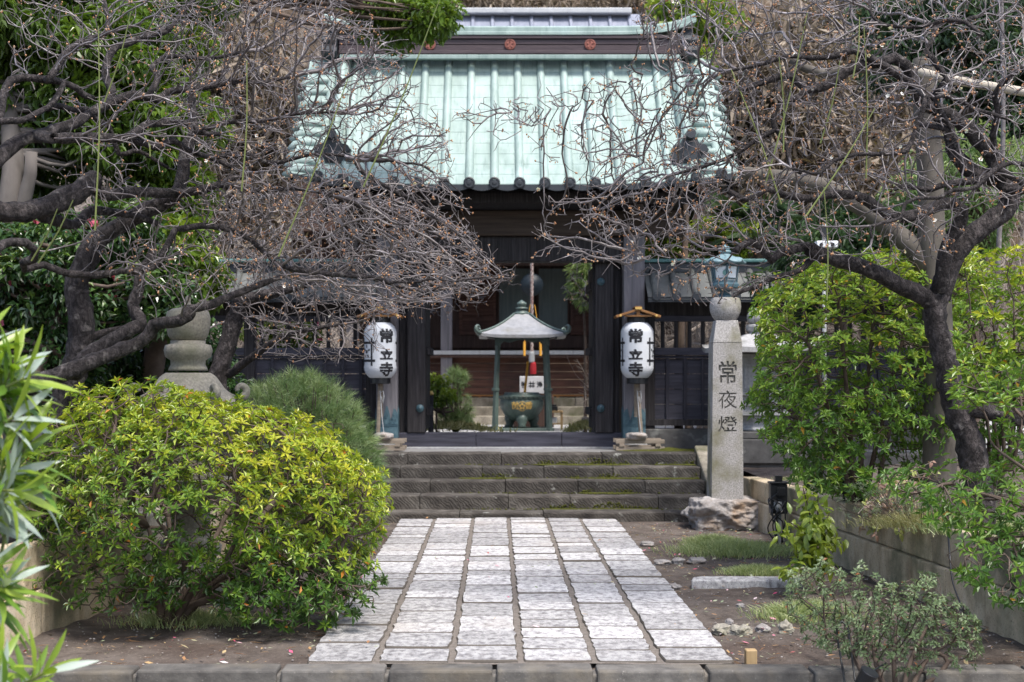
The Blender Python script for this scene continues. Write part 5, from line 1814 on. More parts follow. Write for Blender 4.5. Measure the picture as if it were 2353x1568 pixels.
# ------------------------------------------------------------------ the left plum: leaning trunks and a fan of twigs towards the gate
rngA = np.random.default_rng(101)
c5 = dict(ox=0, oy=574.5)
limbsA = [
    ([at(-190, 1250, 8.5), at(-175, 1000, 8.5), at(-150, 760, 8.5), at(-120, 560, 8.4), at(-90, 420, 8.3), at(-60, 250, 8.3)], .11, .05, dict(attach=False)),
    (px([(285, 1610, 9.3), (295, 1300, 9.3), (330, 1000, 9.3), (370, 860, 9.3), (405, 740, 9.3), (455, 560, 9.3), (468, 420, 9.3), (432, 220, 9.3), (470, 100, 9.3), (540, -40, 9.35)], 9.3, **c5), .100, .072, dict(attach=False)),
    (px([(540, 1390, 9.35), (620, 1320), (720, 1270), (850, 1190), (1000, 1120), (1040, 1000), (1060, 850), (1100, 760), (1090, 600), (1100, 480)], (9.35, 9.9)), .062, .026),
    (px([(-380, 1010, 8.5), (-180, 960, 8.75), (-40, 900, 8.9), (60, 855, 8.9), (200, 770, 8.9), (400, 690, 8.9), (600, 608, 9.0), (780, 535, 9.1), (850, 480, 9.1), (880, 425, 9.1), (1020, 405, 9.0), (1085, 372, 9.0)], 9.0, **c5), .068, .036),
    (px([(420, 690), (520, 590), (640, 520), (750, 450), (805, 425), (755, 320), (790, 230), (800, 130), (850, 60), (870, -20)], (9.05, 9.5), **c5), .058, .028),
    (px([(510, 505), (600, 470), (700, 452), (830, 440)], (9.3, 9.4), **c5), .028, .020),
    (px([(1060, 340), (1180, 320), (1300, 270), (1400, 230), (1530, 180), (1700, 120)], (9.1, 9.8), **c5), .030, .016),
    (px([(-340, 1330, 8.45), (-200, 1230), (-60, 1200), (30, 1208), (140, 1210), (250, 1180), (330, 1150), (430, 1105), (490, 1060), (530, 1025)], (8.3, 8.9)), .052, .066),
    (px([(520, 1030), (560, 1090), (640, 1110), (760, 1095), (900, 1100), (1040, 1100), (1180, 1080), (1330, 1010)], (8.9, 9.7)), .045, .020),
    (px([(250, 1235), (330, 1262), (430, 1280), (520, 1200), (640, 1215), (780, 1230), (900, 1280)], (8.7, 9.5)), .038, .018),
    (px([(-260, 1230, 8.35), (-150, 1100), (-60, 960), (0, 900), (60, 840), (150, 790), (250, 770), (310, 742), (400, 715), (450, 690), (490, 655), (560, 625), (650, 580), (760, 545), (890, 565), (980, 520), (1100, 505), (1260, 480), (1350, 465)], (8.1, 9.6)), .050, .018),
    (px([(310, 790), (400, 787), (550, 785), (700, 790), (760, 768), (830, 715), (930, 705), (1040, 700), (1150, 760), (1250, 765)], (8.4, 9.6)), .034, .016),
    (px([(700, 790), (830, 820), (900, 840), (990, 800), (1060, 850), (1200, 900), (1330, 960)], (9, 9.7)), .024, .014),
    (px([(-230, 1060, 8.3), (-120, 900), (-40, 720), (10, 620), (20, 540), (60, 460), (130, 440), (260, 455), (350, 470), (430, 500), (480, 545), (530, 560)], (8.2, 8.9)), .030, .018),
    (px([(285, 445), (330, 380), (375, 300), (470, 235), (500, 262), (520, 215), (600, 195), (615, 100), (590, 0)], (8.5, 9.2)), .024, .014),
    (px([(-225, 960, 8.3), (-120, 740), (-40, 700), (60, 690), (130, 685), (200, 650), (275, 610), (330, 545), (360, 480)], (8.1, 8.7)), .026, .015),
    (px([(275, 620), (340, 605), (430, 632), (490, 620), (560, 690), (620, 720), (680, 880), (760, 860), (830, 880), (960, 960)], (8.7, 9.4)), .021, .012),
    (px([(-330, 1520, 8.45), (-150, 1480), (-20, 1430), (20, 1390), (70, 1380), (150, 1385), (205, 1430), (190, 1480), (130, 1500), (140, 1535), (250, 1512), (350, 1550), (440, 1565), (560, 1568), (700, 1545), (800, 1545), (900, 1510)], (8.0, 9.0)), .026, .022),
    (px([(600, 590), (640, 520), (600, 420), (640, 290), (740, 240), (860, 200), (960, 170), (1050, 60), (1120, -20)], (9.2, 9.9)), .030, .014),
    (px([(840, 560), (900, 440), (870, 380), (960, 320), (1090, 330), (1230, 330), (1400, 290)], (9.2, 9.9)), .022, .010),
    (px([(990, 520), (1180, 500), (1340, 460), (1480, 470), (1660, 440)], (9.3, 9.7)), .018, .009),
    (px([(1040, 1100), (1250, 1060), (1450, 1090), (1700, 1080), (1900, 1120)], (9.4, 9.6)), .020, .008),
    (px([(1200, 900), (1400, 880), (1560, 930), (1800, 880), (2050, 900)], (9.4, 9.5)), .018, .008),
    (px([(1100, 760), (1300, 700), (1500, 690), (1700, 650), (1900, 640)], (9.3, 9.5)), .018, .008),
    (px([(1000, 1310), (1200, 1290), (1400, 1350), (1560, 1490), (1640, 1530)], (9.2, 9.2)), .022, .013),
]
attA = np.vstack([
    zone(rngA, 3700, [(330, -30), (760, -30), (850, 60), (930, 130), (960, 240), (1030, 300), (1040, 380), (1000, 420), (560, 470), (420, 330)], 8.7, 10.4),
    zone(rngA, 2300, [(440, 420), (1000, 400), (1080, 470), (1100, 570), (1190, 640), (1050, 700), (900, 730), (600, 640), (470, 560)], 8.7, 10.2),
    zone(rngA, 520, [(0, -30), (420, -30), (480, 300), (440, 640), (150, 560), (120, 280), (0, 200)], 8.2, 9.6),
    zone(rngA, 240, [(180, 560), (520, 560), (560, 640), (330, 690)], 8.4, 9.6),
])
shA = [(at(218, 620 - 90, 8.2), at(226, 60, 8.1)), (at(240, 235, 8.4), at(300, 30, 8.3)), (at(555, 440, 8.7), at(567, 140, 8.6)), (at(640, 590, 8.6), at(800, 180, 8.5)), (at(835, 430, 8.6), at(1010, 0, 8.4)), (at(72, 600, 8.1), at(132, 480, 8.0)), (at(88, 605, 8.1), at(168, 460, 8.0)), (at(345, 360, 8.8), at(332, 310, 8.8))]
plum_tree('old bare plum tree leaning over the left stone lantern, twigs fanning towards the gate', at(136, 1221, 9.3), limbsA, attA, 11,
          dict(step=.055, infl=.8, kill=.07, inertia=.8, jit=.24, bias=(.10, 0, .02), maxn=22000), dict(spur_p=.40, bud_p=.17, white=.012), shA)

# ------------------------------------------------------------------ second plum, behind the left stone lantern
rngB = np.random.default_rng(202)
limbsB = [
    ([at(525, 1135, 12.3), at(520, 960, 12.3), at(500, 880, 12.3), at(520, 800, 12.3), at(545, 720, 12.3), at(560, 680, 12.2)], .10, .07, dict(attach=False)),
    ([at(555, 690, 12.2), at(640, 670, 12.1), at(740, 640, 12.0), at(830, 600, 11.9), at(900, 570, 11.8)], .05, .018),
    ([at(545, 720, 12.3), at(600, 760, 12.0), at(690, 700, 11.8), at(790, 690, 11.7), at(900, 690, 11.6)], .045, .014),
    ([at(560, 680, 12.2), at(590, 580, 12.4), at(680, 520, 12.4), at(780, 470, 12.3), at(900, 470, 12.0)], .05, .016),
    ([at(560, 680, 12.2), at(520, 600, 12.2), at(560, 500, 12.2), at(640, 420, 12.2)], .045, .016),
    ([at(520, 800, 12.3), at(470, 740, 12.5), at(430, 690, 12.6)], .04, .018),
    ([at(530, 860, 12.3), at(580, 820, 12.0), at(640, 780, 11.8), at(700, 760, 11.6), at(790, 745, 11.5)], .04, .012),
]
attB = np.vstack([
    zone(rngB, 1800, [(500, 430), (860, 420), (1080, 520), (1120, 620), (1060, 690), (860, 740), (620, 780), (500, 700)], 11.0, 13.4),
    zone(rngB, 250, [(560, 760), (820, 730), (900, 800), (780, 850), (600, 820)], 11.0, 12.3)])
plum_tree('bare plum tree with dense pale twigs rising behind the left stone lantern', at(525, 1135, 12.3), limbsB, attB, 12,
          dict(step=.06, infl=.9, kill=.085, inertia=.8, jit=.24, bias=(.10, 0, .0), maxn=14000), dict(spur_p=.4, bud_p=.16, white=.01))

# ------------------------------------------------------------------ the right plum
rngC = np.random.default_rng(303)
o4 = dict(ox=1721.2, oy=0)
o8 = dict(ox=1721.2, oy=574.5)
limbsC = [
    (px([(1330, 1680), (1310, 1400), (1260, 1120), (1200, 960), (1170, 860), (1140, 720), (1100, 560), (1065, 420), (1062, 330), (1085, 250)], 9.2, **o8), .098, .070, dict(attach=False)),
    (px([(1180, 900), (1290, 905), (1420, 930), (1540, 955), (1700, 940), (1800, 900)], (9.2, 9.0), **o8), .065, .05),
    (px([(1080, 330), (1000, 272), (900, 225), (850, 198), (770, 150), (700, 118), (620, 85), (540, 62), (470, 45), (390, 20), (345, -5)], (9.2, 8.9), **o8), .056, .044),
    (px([(380, 1455), (330, 1405), (270, 1415), (180, 1440), (130, 1482), (85, 1440), (60, 1400), (0, 1380), (-90, 1440)], (8.95, 8.8), **o4), .034, .020),
    (px([(345, 1495), (320, 1520), (240, 1560), (130, 1590), (60, 1630), (-40, 1660), (-90, 1690)], (8.95, 8.8), **o4), .020, .012),
    (px([(1090, 1690), (1130, 1560), (1180, 1450), (1260, 1350), (1370, 1270), (1450, 1210), (1490, 1150), (1490, 1090), (1450, 1040), (1390, 1000)], (9.2, 9.3), **o4), .070, .062),
    (px([(1420, 1000), (1400, 900), (1340, 830), (1270, 750), (1180, 680), (1100, 640), (1020, 600), (975, 555), (940, 500), (920, 420), (890, 370), (830, 330), (760, 355), (690, 360), (620, 380), (550, 410), (500, 460), (440, 490), (330, 510), (250, 440), (160, 440), (60, 480), (-60, 520)], (9.25, 8.9), **o4), .056, .016),
    (px([(1310, 1010), (1250, 960), (1180, 890), (1150, 800), (1130, 730), (1070, 660)], (9.25, 9.35), **o4), .050, .036),
    (px([(1090, 1640), (1110, 1500), (1140, 1390), (1200, 1280), (1210, 1200), (1160, 1160), (1080, 1170), (1000, 1210), (900, 1240), (800, 1230), (720, 1180), (650, 1130), (560, 1110), (440, 1115), (330, 1135), (200, 1110), (100, 1080), (0, 1140), (-120, 1090)], (9.15, 8.6), **o4), .050, .016),
    (px([(1300, 1030), (1200, 1040), (1120, 1050), (1040, 1080), (960, 1075), (880, 1060), (830, 1080)], (9.2, 9.0), **o4), .026, .014),
    (px([(1490, 1090, 9.2), (1600, 1080, 8.9), (1680, 1010, 8.4), (1600, 950), (1500, 930), (1400, 970), (1290, 1070), (1160, 1085), (1080, 1130), (960, 1130), (890, 1160), (870, 1240), (770, 1270), (690, 1290), (700, 1360)], (8.0, 7.8), **o4), .022, .008),
    (px([(330, 510), (280, 560), (160, 610), (140, 720), (180, 780), (220, 860), (230, 940), (300, 990)], (8.9, 8.8), **o4), .018, .013),
    (px([(150, 740), (40, 800), (-60, 870), (-200, 930), (-400, 990)], (8.85, 8.8), **o4), .016, .008),
    (px([(930, 480), (820, 410), (690, 330), (600, 290), (520, 310), (430, 330), (330, 330), (220, 320), (60, 370), (-90, 400)], (9, 9), **o4), .026, .011),
    (px([(600, 290), (520, 250), (570, 200), (640, 170), (740, 225)], (9, 9.1), **o4), .024, .018),
    (px([(1010, 560), (980, 660), (930, 800), (900, 860), (760, 880), (620, 880), (480, 920), (400, 990), (240, 960)], (8.5, 8.3), **o4), .017, .008),
    (px([(1150, 740), (1060, 560), (1170, 560), (1280, 620), (1380, 650), (1480, 680)], (8.4, 8.2), **o4), .018, .011),
    (px([(1130, 450), (1050, 340), (1010, 290), (1050, 220), (1060, 160), (1010, 130)], (9.1, 9.2), **o4), .022, .014),
    (px([(1390, 950), (1400, 850), (1390, 760), (1420, 640), (1400, 540), (1470, 450), (1560, 380)], (8.9, 8.6), **o4), .022, .014),
    (px([(1680, 1010, 8.4), (1760, 700, 8.4), (1680, 420, 8.3), (1560, 340), (1430, 280), (1330, 200), (1350, 140), (1395, 130), (1440, 240), (1500, 300)], (8.3, 8.2), **o4), .017, .013),
    (px([(1310, 190), (1240, 130), (1140, 115), (1000, 150), (860, 155), (740, 130), (690, 60), (690, -20)], (8.3, 8.6), **o4), .013, .008),
    (px([(-60, 520), (-150, 470), (-260, 440), (-380, 500), (-470, 580), (-560, 700), (-600, 790)], (8.9, 8.7), **o4), .013, .004),
    (px([(-90, 400), (-260, 440), (-420, 410), (-560, 410), (-700, 470), (-850, 560), (-1050, 610), (-1350, 640)], (9, 8.8), **o4), .012, .003),
    (px([(-120, 1090), (-260, 1060), (-420, 1020), (-560, 960), (-640, 900)], (8.6, 8.5), **o4), .013, .004),
    (px([(-90, 1440), (-180, 1420), (-260, 1470), (-360, 1490), (-470, 1460), (-560, 1460), (-660, 1440)], (8.8, 8.6), **o4), .016, .004),
    (px([(-90, 1690), (-200, 1740), (-330, 1740), (-480, 1700)], (8.8, 8.7), **o4), .010, .003),
]
attC = np.vstack([
    zone(rngC, 1750, [(1530, -30), (2380, -30), (2380, 180), (2050, 260), (1700, 280), (1560, 170), (1430, 60)], 8.2, 10.2),
    zone(rngC, 1800, [(1560, 150), (2060, 200), (2080, 420), (1860, 480), (1600, 560), (1380, 560), (1330, 420), (1480, 300), (1540, 260)], 8.2, 9.9),
    zone(rngC, 800, [(1250, 440), (1850, 440), (1880, 620), (1700, 700), (1420, 620), (1230, 600)], 8.3, 9.3),
    zone(rngC, 330, [(1180, 230), (1500, 150), (1560, 320), (1420, 420), (1290, 350), (1200, 290)], 8.3, 9.2),
    zone(rngC, 60, [(1050, 250), (1190, 220), (1240, 300), (1090, 310)], 8.5, 9.0),
    zone(rngC, 420, [(2000, 180), (2380, 150), (2380, 500), (2200, 480), (2050, 420)], 7.8, 9.4),
    zone(rngC, 200, [(1850, 480), (2230, 440), (2200, 620), (1900, 580)], 7.8, 9.0),
])
shC = [(at(1990, 410, 8.4), at(1985, 60, 8.3)), (at(1900, 690, 8.5), at(1893, 430, 8.5)), (at(1760, 420, 8.4), at(1855, 30, 8.3)), (at(1795, 470, 8.4), at(1680, 160, 8.3)), (at(1885, 330, 8.5), at(1930, 140, 8.4)), (at(1850, 500, 8.2), at(2010, 250, 8.2)), (at(1800, 350, 8.5), at(1790, 130, 8.5)), (at(1960, 180, 8.4), at(1975, 40, 8.4))]
plum_tree('old bare plum tree on the right with dark flaking bark, rising from the flower bed', at(2257, 1250, 9.2), limbsC, attC, 13,
          dict(step=.055, infl=.8, kill=.07, inertia=.8, jit=.26, bias=(-.08, 0, .01), maxn=22000), dict(spur_p=.40, bud_p=.22, white=.02), shC)
# ------------------------------------------------------------------ leaf helpers
def gz(x, y):
    return .62 if y > 16.4 else (.45 if x < wall_l(y) - .1 or x > wall_r(y) + .1 else -.03)



def whorls(g, tips, axes, tint, rng, n=(6, 9), L=(.034, .054), w=.34, elev=(10, 55), big=False, curl=.25):
    B, D, U, LL, T = [], [], [], [], []
    for p, ax, t in zip(tips, axes, tint):
        m = int(rng.integers(*n))
        a = unit(np.cross(ax, [.31, .17, .9])); b = np.cross(ax, a)
        ph = rng.random() * 6.28
        for k in range(m):
            q = ph + k * 2.4
            e = math.radians(elev[0] + (elev[1] - elev[0]) * (k / m) + rng.normal(0, 7))
            d = (a * math.cos(q) + b * math.sin(q)) * math.cos(e) + ax * math.sin(e)
            B.append(p - ax * .012 * (1 - k / m)); D.append(d); U.append(ax)
            LL.append(rng.uniform(*L) * (1.0 - .35 * k / m)); T.append(np.clip(t + rng.normal(0, .09), 0, .90) if rng.random() > .008 else 1.0)
    LL = np.array(LL)
    g.leaves(np.array(B), np.array(D), np.array(U), LL, LL * w, np.array(T), curl=curl, big=big)


def bush(name, label, cat, base, stems, att, seed, mat, tintf, group=None, grow=None, wk=None, bark='bark_brown', extra=.35, up=.8, rtip=.0026, rmaxw=.0075):
    base = (base[0], base[1], min(base[2], gz(base[0], base[1])))
    stems = [([np.array([q[0][0], q[0][1], base[2]])] + list(q) if q[0][2] > base[2] + .05 and not a_ else q, r_, s_, a_) for q, r_, s_, a_ in stems]
    t = thing(name, label, cat, base, group)
    off = tuple(-c for c in base)
    sk = Skeleton(seed)
    rng = sk.rng
    for (pts, r0, r1, at_) in stems: sk.limb(pts, r0, r1, .06, attach=at_)
    kw = dict(step=.05, infl=.7, kill=.06, inertia=.5, jit=.3, bias=(0, 0, .08), maxn=9000)
    kw.update(grow or {})
    sk.grow(att, **kw)
    sk.finish(rtip=rtip, e=2.4)
    gl, gt, gf = G(seed), G(seed), G(seed)
    sk.tubes(gl, gt, .012, .06)
    cen = np.mean(att, axis=0)
    tips, axes = [], []
    for i in range(len(sk.P)):
        if sk.fix[i] > 0: continue
        leafy = len(sk.kids[i]) == 0 or (sk.r[i] < rmaxw * .6 and rng.random() < extra)
        if not leafy: continue
        d = unit(sk.P[i] - sk.P[sk.par[i]])
        o = unit(sk.P[i] - cen)
        tips.append(sk.P[i]); axes.append(unit(d * .5 + o * .6 + np.array([0, 0, up]) + rng.normal(0, .25, 3)))
    tips, axes = np.array(tips), np.array(axes)
    whorls(gf, tips, axes, tintf(tips, rng), rng, **(wk or {}))
    def pl(g, n, m, **k):
        if not g.v: return
        o = g.build(n, m, **k); o.parent = t; o.location = off; return o
    pl(gl, 'stem', M[bark], smooth=True)
    pl(gt, 'twigs', M[bark], smooth=True)
    pl(gf, 'foliage', M[mat])
    print(name, label[:30], len(tips))
    return t


def clumps(g, rng, cs, rads, n, L, w, tint, droop=.25, out=.7, shell=.55, big=False, curl=.3):
    """Leaves scattered through many clump volumes."""
    cs = np.asarray(cs, float); rads = np.asarray(rads, float)
    k = rng.integers(0, len(cs), n)
    v = unit(rng.normal(size=(n, 3)))
    rr = rng.uniform(shell ** 3, 1, n) ** (1 / 3)
    R_ = rads[k] if rads.ndim > 1 else rads[k][:, None] * np.array([1, 1, .75])
    p = cs[k] + v * rr[:, None] * R_
    d = unit(v * out + rng.normal(0, .55, (n, 3)) + np.array([0, 0, -droop]))
    up = unit(v * .6 + np.array([0, -.15, 1.0]) + rng.normal(0, .35, (n, 3)))
    LL = rng.uniform(*L, n)
    base_t = rng.random(len(cs))[k]
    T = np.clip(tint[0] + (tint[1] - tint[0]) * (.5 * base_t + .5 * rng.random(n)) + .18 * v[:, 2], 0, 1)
    g.leaves(p, d, up, LL, LL * w, T, curl=curl, big=big)


def evergreen(name, label, base, trunk, crowns, seed, mat, L, w, n, tint, bark='bark_smooth', cat='tree', group=None, cr=(.22, .42), nc=60, trunks=(), droop=.3, big=False, flowers=0, fmat='petal_pink', shell=.55):
    base = (base[0], base[1], min(base[2], gz(base[0], base[1])))
    trunk = ([base] + list(trunk[0])[1:] if base[2] > trunk[0][0][2] - .05 else [base] + list(trunk[0]), trunk[1], trunk[2])
    t = thing(name, label, cat, base, group)
    off = tuple(-c for c in base)
    rng = np.random.default_rng(seed)
    gt, gf = G(seed), G(seed)
    for pts, r0, r1 in [trunk] + list(trunks):
        p = resample(pts, .12)
        gt.tube(p, np.linspace(r0, r1, len(p)), 12, True, rough=.04)
    cs, rs = [], []
    tp = resample(trunk[0], .2)
    for (c, rad, share) in crowns:
        m = max(3, int(nc * share))
        q = ellip(rng, m, c, rad, .35)
        for a in q:
            cs.append(a); rs.append(rng.uniform(*cr))
            b = tp[np.argmin(np.linalg.norm(tp - a, axis=1) + .8 * np.maximum(0, tp[:, 2] - a[2]))]
            mid = b + (a - b) * .55 + rng.normal(0, .08, 3) + np.array([0, 0, -.05])
            gt.tube(resample([b, mid, a], .15), np.linspace(.028, .006, len(resample([b, mid, a], .15))), 5, False)
    clumps(gf, rng, cs, rs, n, L, w, tint, droop=droop, big=big, shell=shell)
    def pl(g, nm, m):
        o = g.build(nm, m, smooth=(nm == 'trunk')); o.parent = t; o.location = off; return o
    pl(gt, 'trunk', M[bark]); pl(gf, 'crown', M[mat])
    if flowers:
        gw = G(seed)
        for k in range(flowers):
            i = rng.integers(0, len(cs))
            v = unit(rng.normal(size=3) + np.array([0, -1.2, 0]))
            c = cs[i] + v * rs[i]
            for q in range(2): flower(gw, c + rng.normal(0, .006, 3), rng, .038 - .012 * q, 6)
        o = gw.build('blossom', M[fmat]); o.parent = t; o.location = off
    return t


# ------------------------------------------------------------------ the big azalea on the left
def ray_pts(c, n, rng, y): return None
rng = np.random.default_rng(41)
AB = (-1.98, 8.72, -.02)
att = []
while len(att) < 5200:
    p = ellip(rng, 1, (-1.76, 8.78, .78), (1.17, .85, .80), .60)[0]
    p = np.array([-1.76, 8.78, .78]) + (p - np.array([-1.76, 8.78, .78])) * (1 + .13 * vnoise(p[None], 79, 2.4)[0])
    if p[2] < .10 or p[2] > np.interp(p[0], [-2.9, -2.51, -1.97, -1.75, -1.55, -1.17, -.91, -.69, -.60], [1.1, 1.48, 1.45, 1.34, 1.30, 1.23, 1.06, .88, .6]) + .07 * vnoise(p[None], 80, 5)[0]: continue
    k = vnoise(p[None], 77, 2.6)[0]
    if p[2] < .75 and k < -.22 + (.55 - p[2]) * 1.0 - max(0, p[0] + 1.7) * .5: continue
    att.append(p)
att = np.array(att)
low = np.vstack([ellip(rng, 460, (-1.15, 8.4, .26), (.52, .38, .24), .2), ellip(rng, 160, (-2.2, 8.35, .32), (.5, .3, .22), .2)])
low = low[low[:, 2] > .05]
att = np.vstack([att, low])
st = []
for k in range(9):
    a = k * 2 * math.pi / 9 + .3
    e = np.array((AB[0] + .25 + .42 * math.cos(a), AB[1] + .32 * math.sin(a), .50 + .12 * math.sin(k * 2.7)))
    b = np.array(AB) + [.05 * math.cos(a), .05 * math.sin(a), 0]
    st.append(([b, b + (e - b) * .35 + [0, 0, .05], b + (e - b) * .7 + [.02, 0, -.02], e], .024, .013, False if k == 0 else True))
st.append(([np.array(AB) + [.02, 0, .08], np.array((-1.6, 8.6, .2)), np.array((-1.35, 8.55, .30)), np.array((-1.1, 8.5, .36))], .026, .012, True))
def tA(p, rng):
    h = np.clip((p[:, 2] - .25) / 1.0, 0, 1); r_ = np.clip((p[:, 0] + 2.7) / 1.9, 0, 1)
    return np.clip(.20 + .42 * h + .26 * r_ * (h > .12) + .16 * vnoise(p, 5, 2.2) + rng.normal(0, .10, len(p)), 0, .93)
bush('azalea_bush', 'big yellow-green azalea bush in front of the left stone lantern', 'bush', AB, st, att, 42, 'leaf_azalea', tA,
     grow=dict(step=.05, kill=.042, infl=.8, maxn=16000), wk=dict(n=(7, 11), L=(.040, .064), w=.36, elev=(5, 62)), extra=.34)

# ------------------------------------------------------------------ tall azalea on the right
rng = np.random.default_rng(43)
def pick(n, y0, y1, poly, seed, gap=-.10):
    q = zone(np.random.default_rng(seed), int(n * 1.45), poly, y0, y1)
    return q[vnoise(q, seed, 2.6) > gap]
att = pick(3300, 10.6, 12.2, [(1730, 700), (1790, 630), (1880, 590), (2010, 570), (2110, 600), (2200, 700), (2190, 1000), (2110, 1130), (1960, 1150), (1830, 1110), (1760, 1010), (1715, 930), (1740, 820)], 44)
bb = at(1985, 1160, 11.4)
st = []
for k, (u, v) in enumerate(((1860, 800), (1930, 720), (2010, 700), (2080, 760), (1820, 950), (1900, 960), (2060, 920))):
    e = np.array(at(u, v, 10.9 + .18 * k)); b = np.array(bb) + [(k - 3) * .03, (k % 3) * .04, 0]
    st.append(([b, b + (e - b) * .4 + [0, 0, .06], e], .026, .012, k > 0))
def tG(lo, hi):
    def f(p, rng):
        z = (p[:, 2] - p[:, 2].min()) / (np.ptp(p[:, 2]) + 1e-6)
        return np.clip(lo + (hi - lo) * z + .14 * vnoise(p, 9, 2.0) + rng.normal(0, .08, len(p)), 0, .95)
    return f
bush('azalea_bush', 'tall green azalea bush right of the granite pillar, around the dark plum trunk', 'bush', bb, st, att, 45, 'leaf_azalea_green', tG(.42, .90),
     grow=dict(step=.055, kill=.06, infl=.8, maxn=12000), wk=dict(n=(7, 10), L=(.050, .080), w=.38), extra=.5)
att = pick(1500, 11.2, 12.6, [(2110, 640), (2200, 590), (2420, 620), (2420, 1060), (2240, 1080), (2120, 1000)], 56)
bb = at(2260, 1130, 11.9)
st = [([np.array(bb) + [.04 * k, 0, 0], np.array(at(2240 + 30 * k, 980, 11.9)), np.array(at(2190 + 50 * k, 800, 11.8))], .02, .009, k > 0) for k in range(4)]
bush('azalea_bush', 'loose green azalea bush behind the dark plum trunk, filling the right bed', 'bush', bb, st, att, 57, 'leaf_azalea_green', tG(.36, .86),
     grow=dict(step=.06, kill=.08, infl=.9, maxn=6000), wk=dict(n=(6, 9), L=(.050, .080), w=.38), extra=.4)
# yellow-green shrub at the right edge, further back
att = pick(1300, 10.6, 12.0, [(2190, 600), (2260, 570), (2400, 560), (2420, 980), (2230, 940), (2190, 760)], 46)
bb = at(2300, 1080, 11.4)
st = [([np.array(bb) + [.03 * k, 0, 0], np.array(at(2270 + 30 * k, 900, 11.3)), np.array(at(2230 + 50 * k, 720, 11.2))], .018, .008, k > 0) for k in range(4)]
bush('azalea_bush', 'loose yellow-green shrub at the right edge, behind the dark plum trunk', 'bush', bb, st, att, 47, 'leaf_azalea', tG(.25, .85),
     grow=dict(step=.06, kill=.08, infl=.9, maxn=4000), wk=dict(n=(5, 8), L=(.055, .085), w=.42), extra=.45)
# dark green azalea hanging over the right wall, near
att = pick(900, 7.2, 8.3, [(2010, 1110), (2060, 1080), (2160, 1050), (2220, 970), (2300, 950), (2420, 960), (2430, 1330), (2300, 1260), (2200, 1230), (2110, 1180)], 48)
att = np.vstack([att, pick(260, 7.1, 7.9, [(2190, 1240), (2420, 1230), (2430, 1420), (2290, 1400), (2200, 1330)], 49), pick(180, 7.6, 8.3, [(2160, 850), (2420, 820), (2420, 960), (2200, 940)], 50)])
bb = (3.36, 7.9, .47)
st = [([np.array(bb) + [0, .03 * k, 0], (np.array(bb) + np.array(at(u, v, 7.8))) / 2 + [0, 0, .08], np.array(at(u, v, 7.8))], .018, .008, k > 0) for k, (u, v) in enumerate(((2300, 1040), (2200, 1120), (2260, 1240), (2380, 1150), (2350, 960)))]
bush('azalea_bush', 'near dark-green azalea spilling over the right planter wall', 'bush', bb, st, att, 51, 'leaf_azalea_green', tG(.26, .72),
     grow=dict(step=.05, kill=.06, infl=.8, maxn=4000), wk=dict(n=(6, 10), L=(.044, .068), w=.36), extra=.35)
# small grey-leaved azalea in the right corner
att = pick(1500, 6.9, 8.1, [(1800, 1330), (1880, 1290), (1990, 1300), (2060, 1350), (2130, 1300), (2200, 1380), (2270, 1440), (2250, 1530), (2100, 1560), (1880, 1500), (1800, 1420)], 52)
att = att[att[:, 2] > .06]
bb = (1.98, 7.05, -.1)
st = [([np.array(bb) + [.03 * (k - 2), .02 * k, 0], np.array(bb) + [.10 * (k - 2), .05 * k, .17], np.array(at(u, v, y))], .014, .007, k > 0) for k, (u, v, y) in enumerate(((1930, 1380, 7.6), (2000, 1360, 7.8), (2060, 1430, 7.4), (2150, 1400, 7.5), (2180, 1480, 7.2), (1900, 1470, 7.2)))]
bush('azalea_bush', 'small twiggy azalea with tiny grey-green leaves in the lower right corner', 'bush', bb, st, att, 53, 'leaf_grey', tG(.25, .75),
     grow=dict(step=.04, kill=.05, infl=.8, maxn=5000), wk=dict(n=(6, 10), L=(.022, .036), w=.42), extra=.6, rtip=.0020)
# camellia sapling
rng = np.random.default_rng(54)
sb = np.array(at(1885, 1345, 10.0)); sb[2] = -.02
t = thing('camellia_sapling', 'young camellia sapling with drooping glossy leaves before the right planter wall', 'plant', tuple(sb))
gs, gf = G(54), G(54)
cs = []
for (u, v, y) in ((1845, 1120, 10.0), (1880, 1140, 9.9), (1815, 1200, 9.9), (1905, 1180, 10.1), (1790, 1225, 9.8), (1860, 1200, 9.7), (1930, 1240, 10.1), (1880, 1260, 9.8), (1835, 1250, 10.1), (1800, 1320, 9.7), (1900, 1300, 9.9), (1850, 1160, 10.2)):
    e = np.array(at(u, v, y)); m = np.array(at(1878, 1270, 10.0))
    p = resample([sb, sb * .5 + m * .5 + [.01, 0, 0], m, (m + e) / 2 + [0, 0, .03], e], .05)
    gs.tube(p, np.linspace(.012, .004, len(p)), 6, False)
    for q in np.linspace(.45, 1, 8): cs.append(p[int(q * (len(p) - 1))])
cs = np.repeat(np.array(cs), 7, 0) + rng.normal(0, .028, (len(cs) * 7, 3))
d = unit(rng.normal(0, .8, (len(cs), 3)) + np.array([0, -.1, -.42]))
L = rng.uniform(.06, .095, len(cs))
gf.leaves(cs, d, unit(np.array([0, -.3, 1]) + rng.normal(0, .3, (len(cs), 3))), L, L * .46, np.clip(rng.normal(.82, .16, len(cs)), 0, 1), curl=.3, big=True)
for g, n, m in ((gs, 'stem', 'bark_brown'), (gf, 'foliage', 'leaf_bright')):
    o = g.build(n, M[m], smooth=True); o.parent = t; o.location = tuple(-sb)

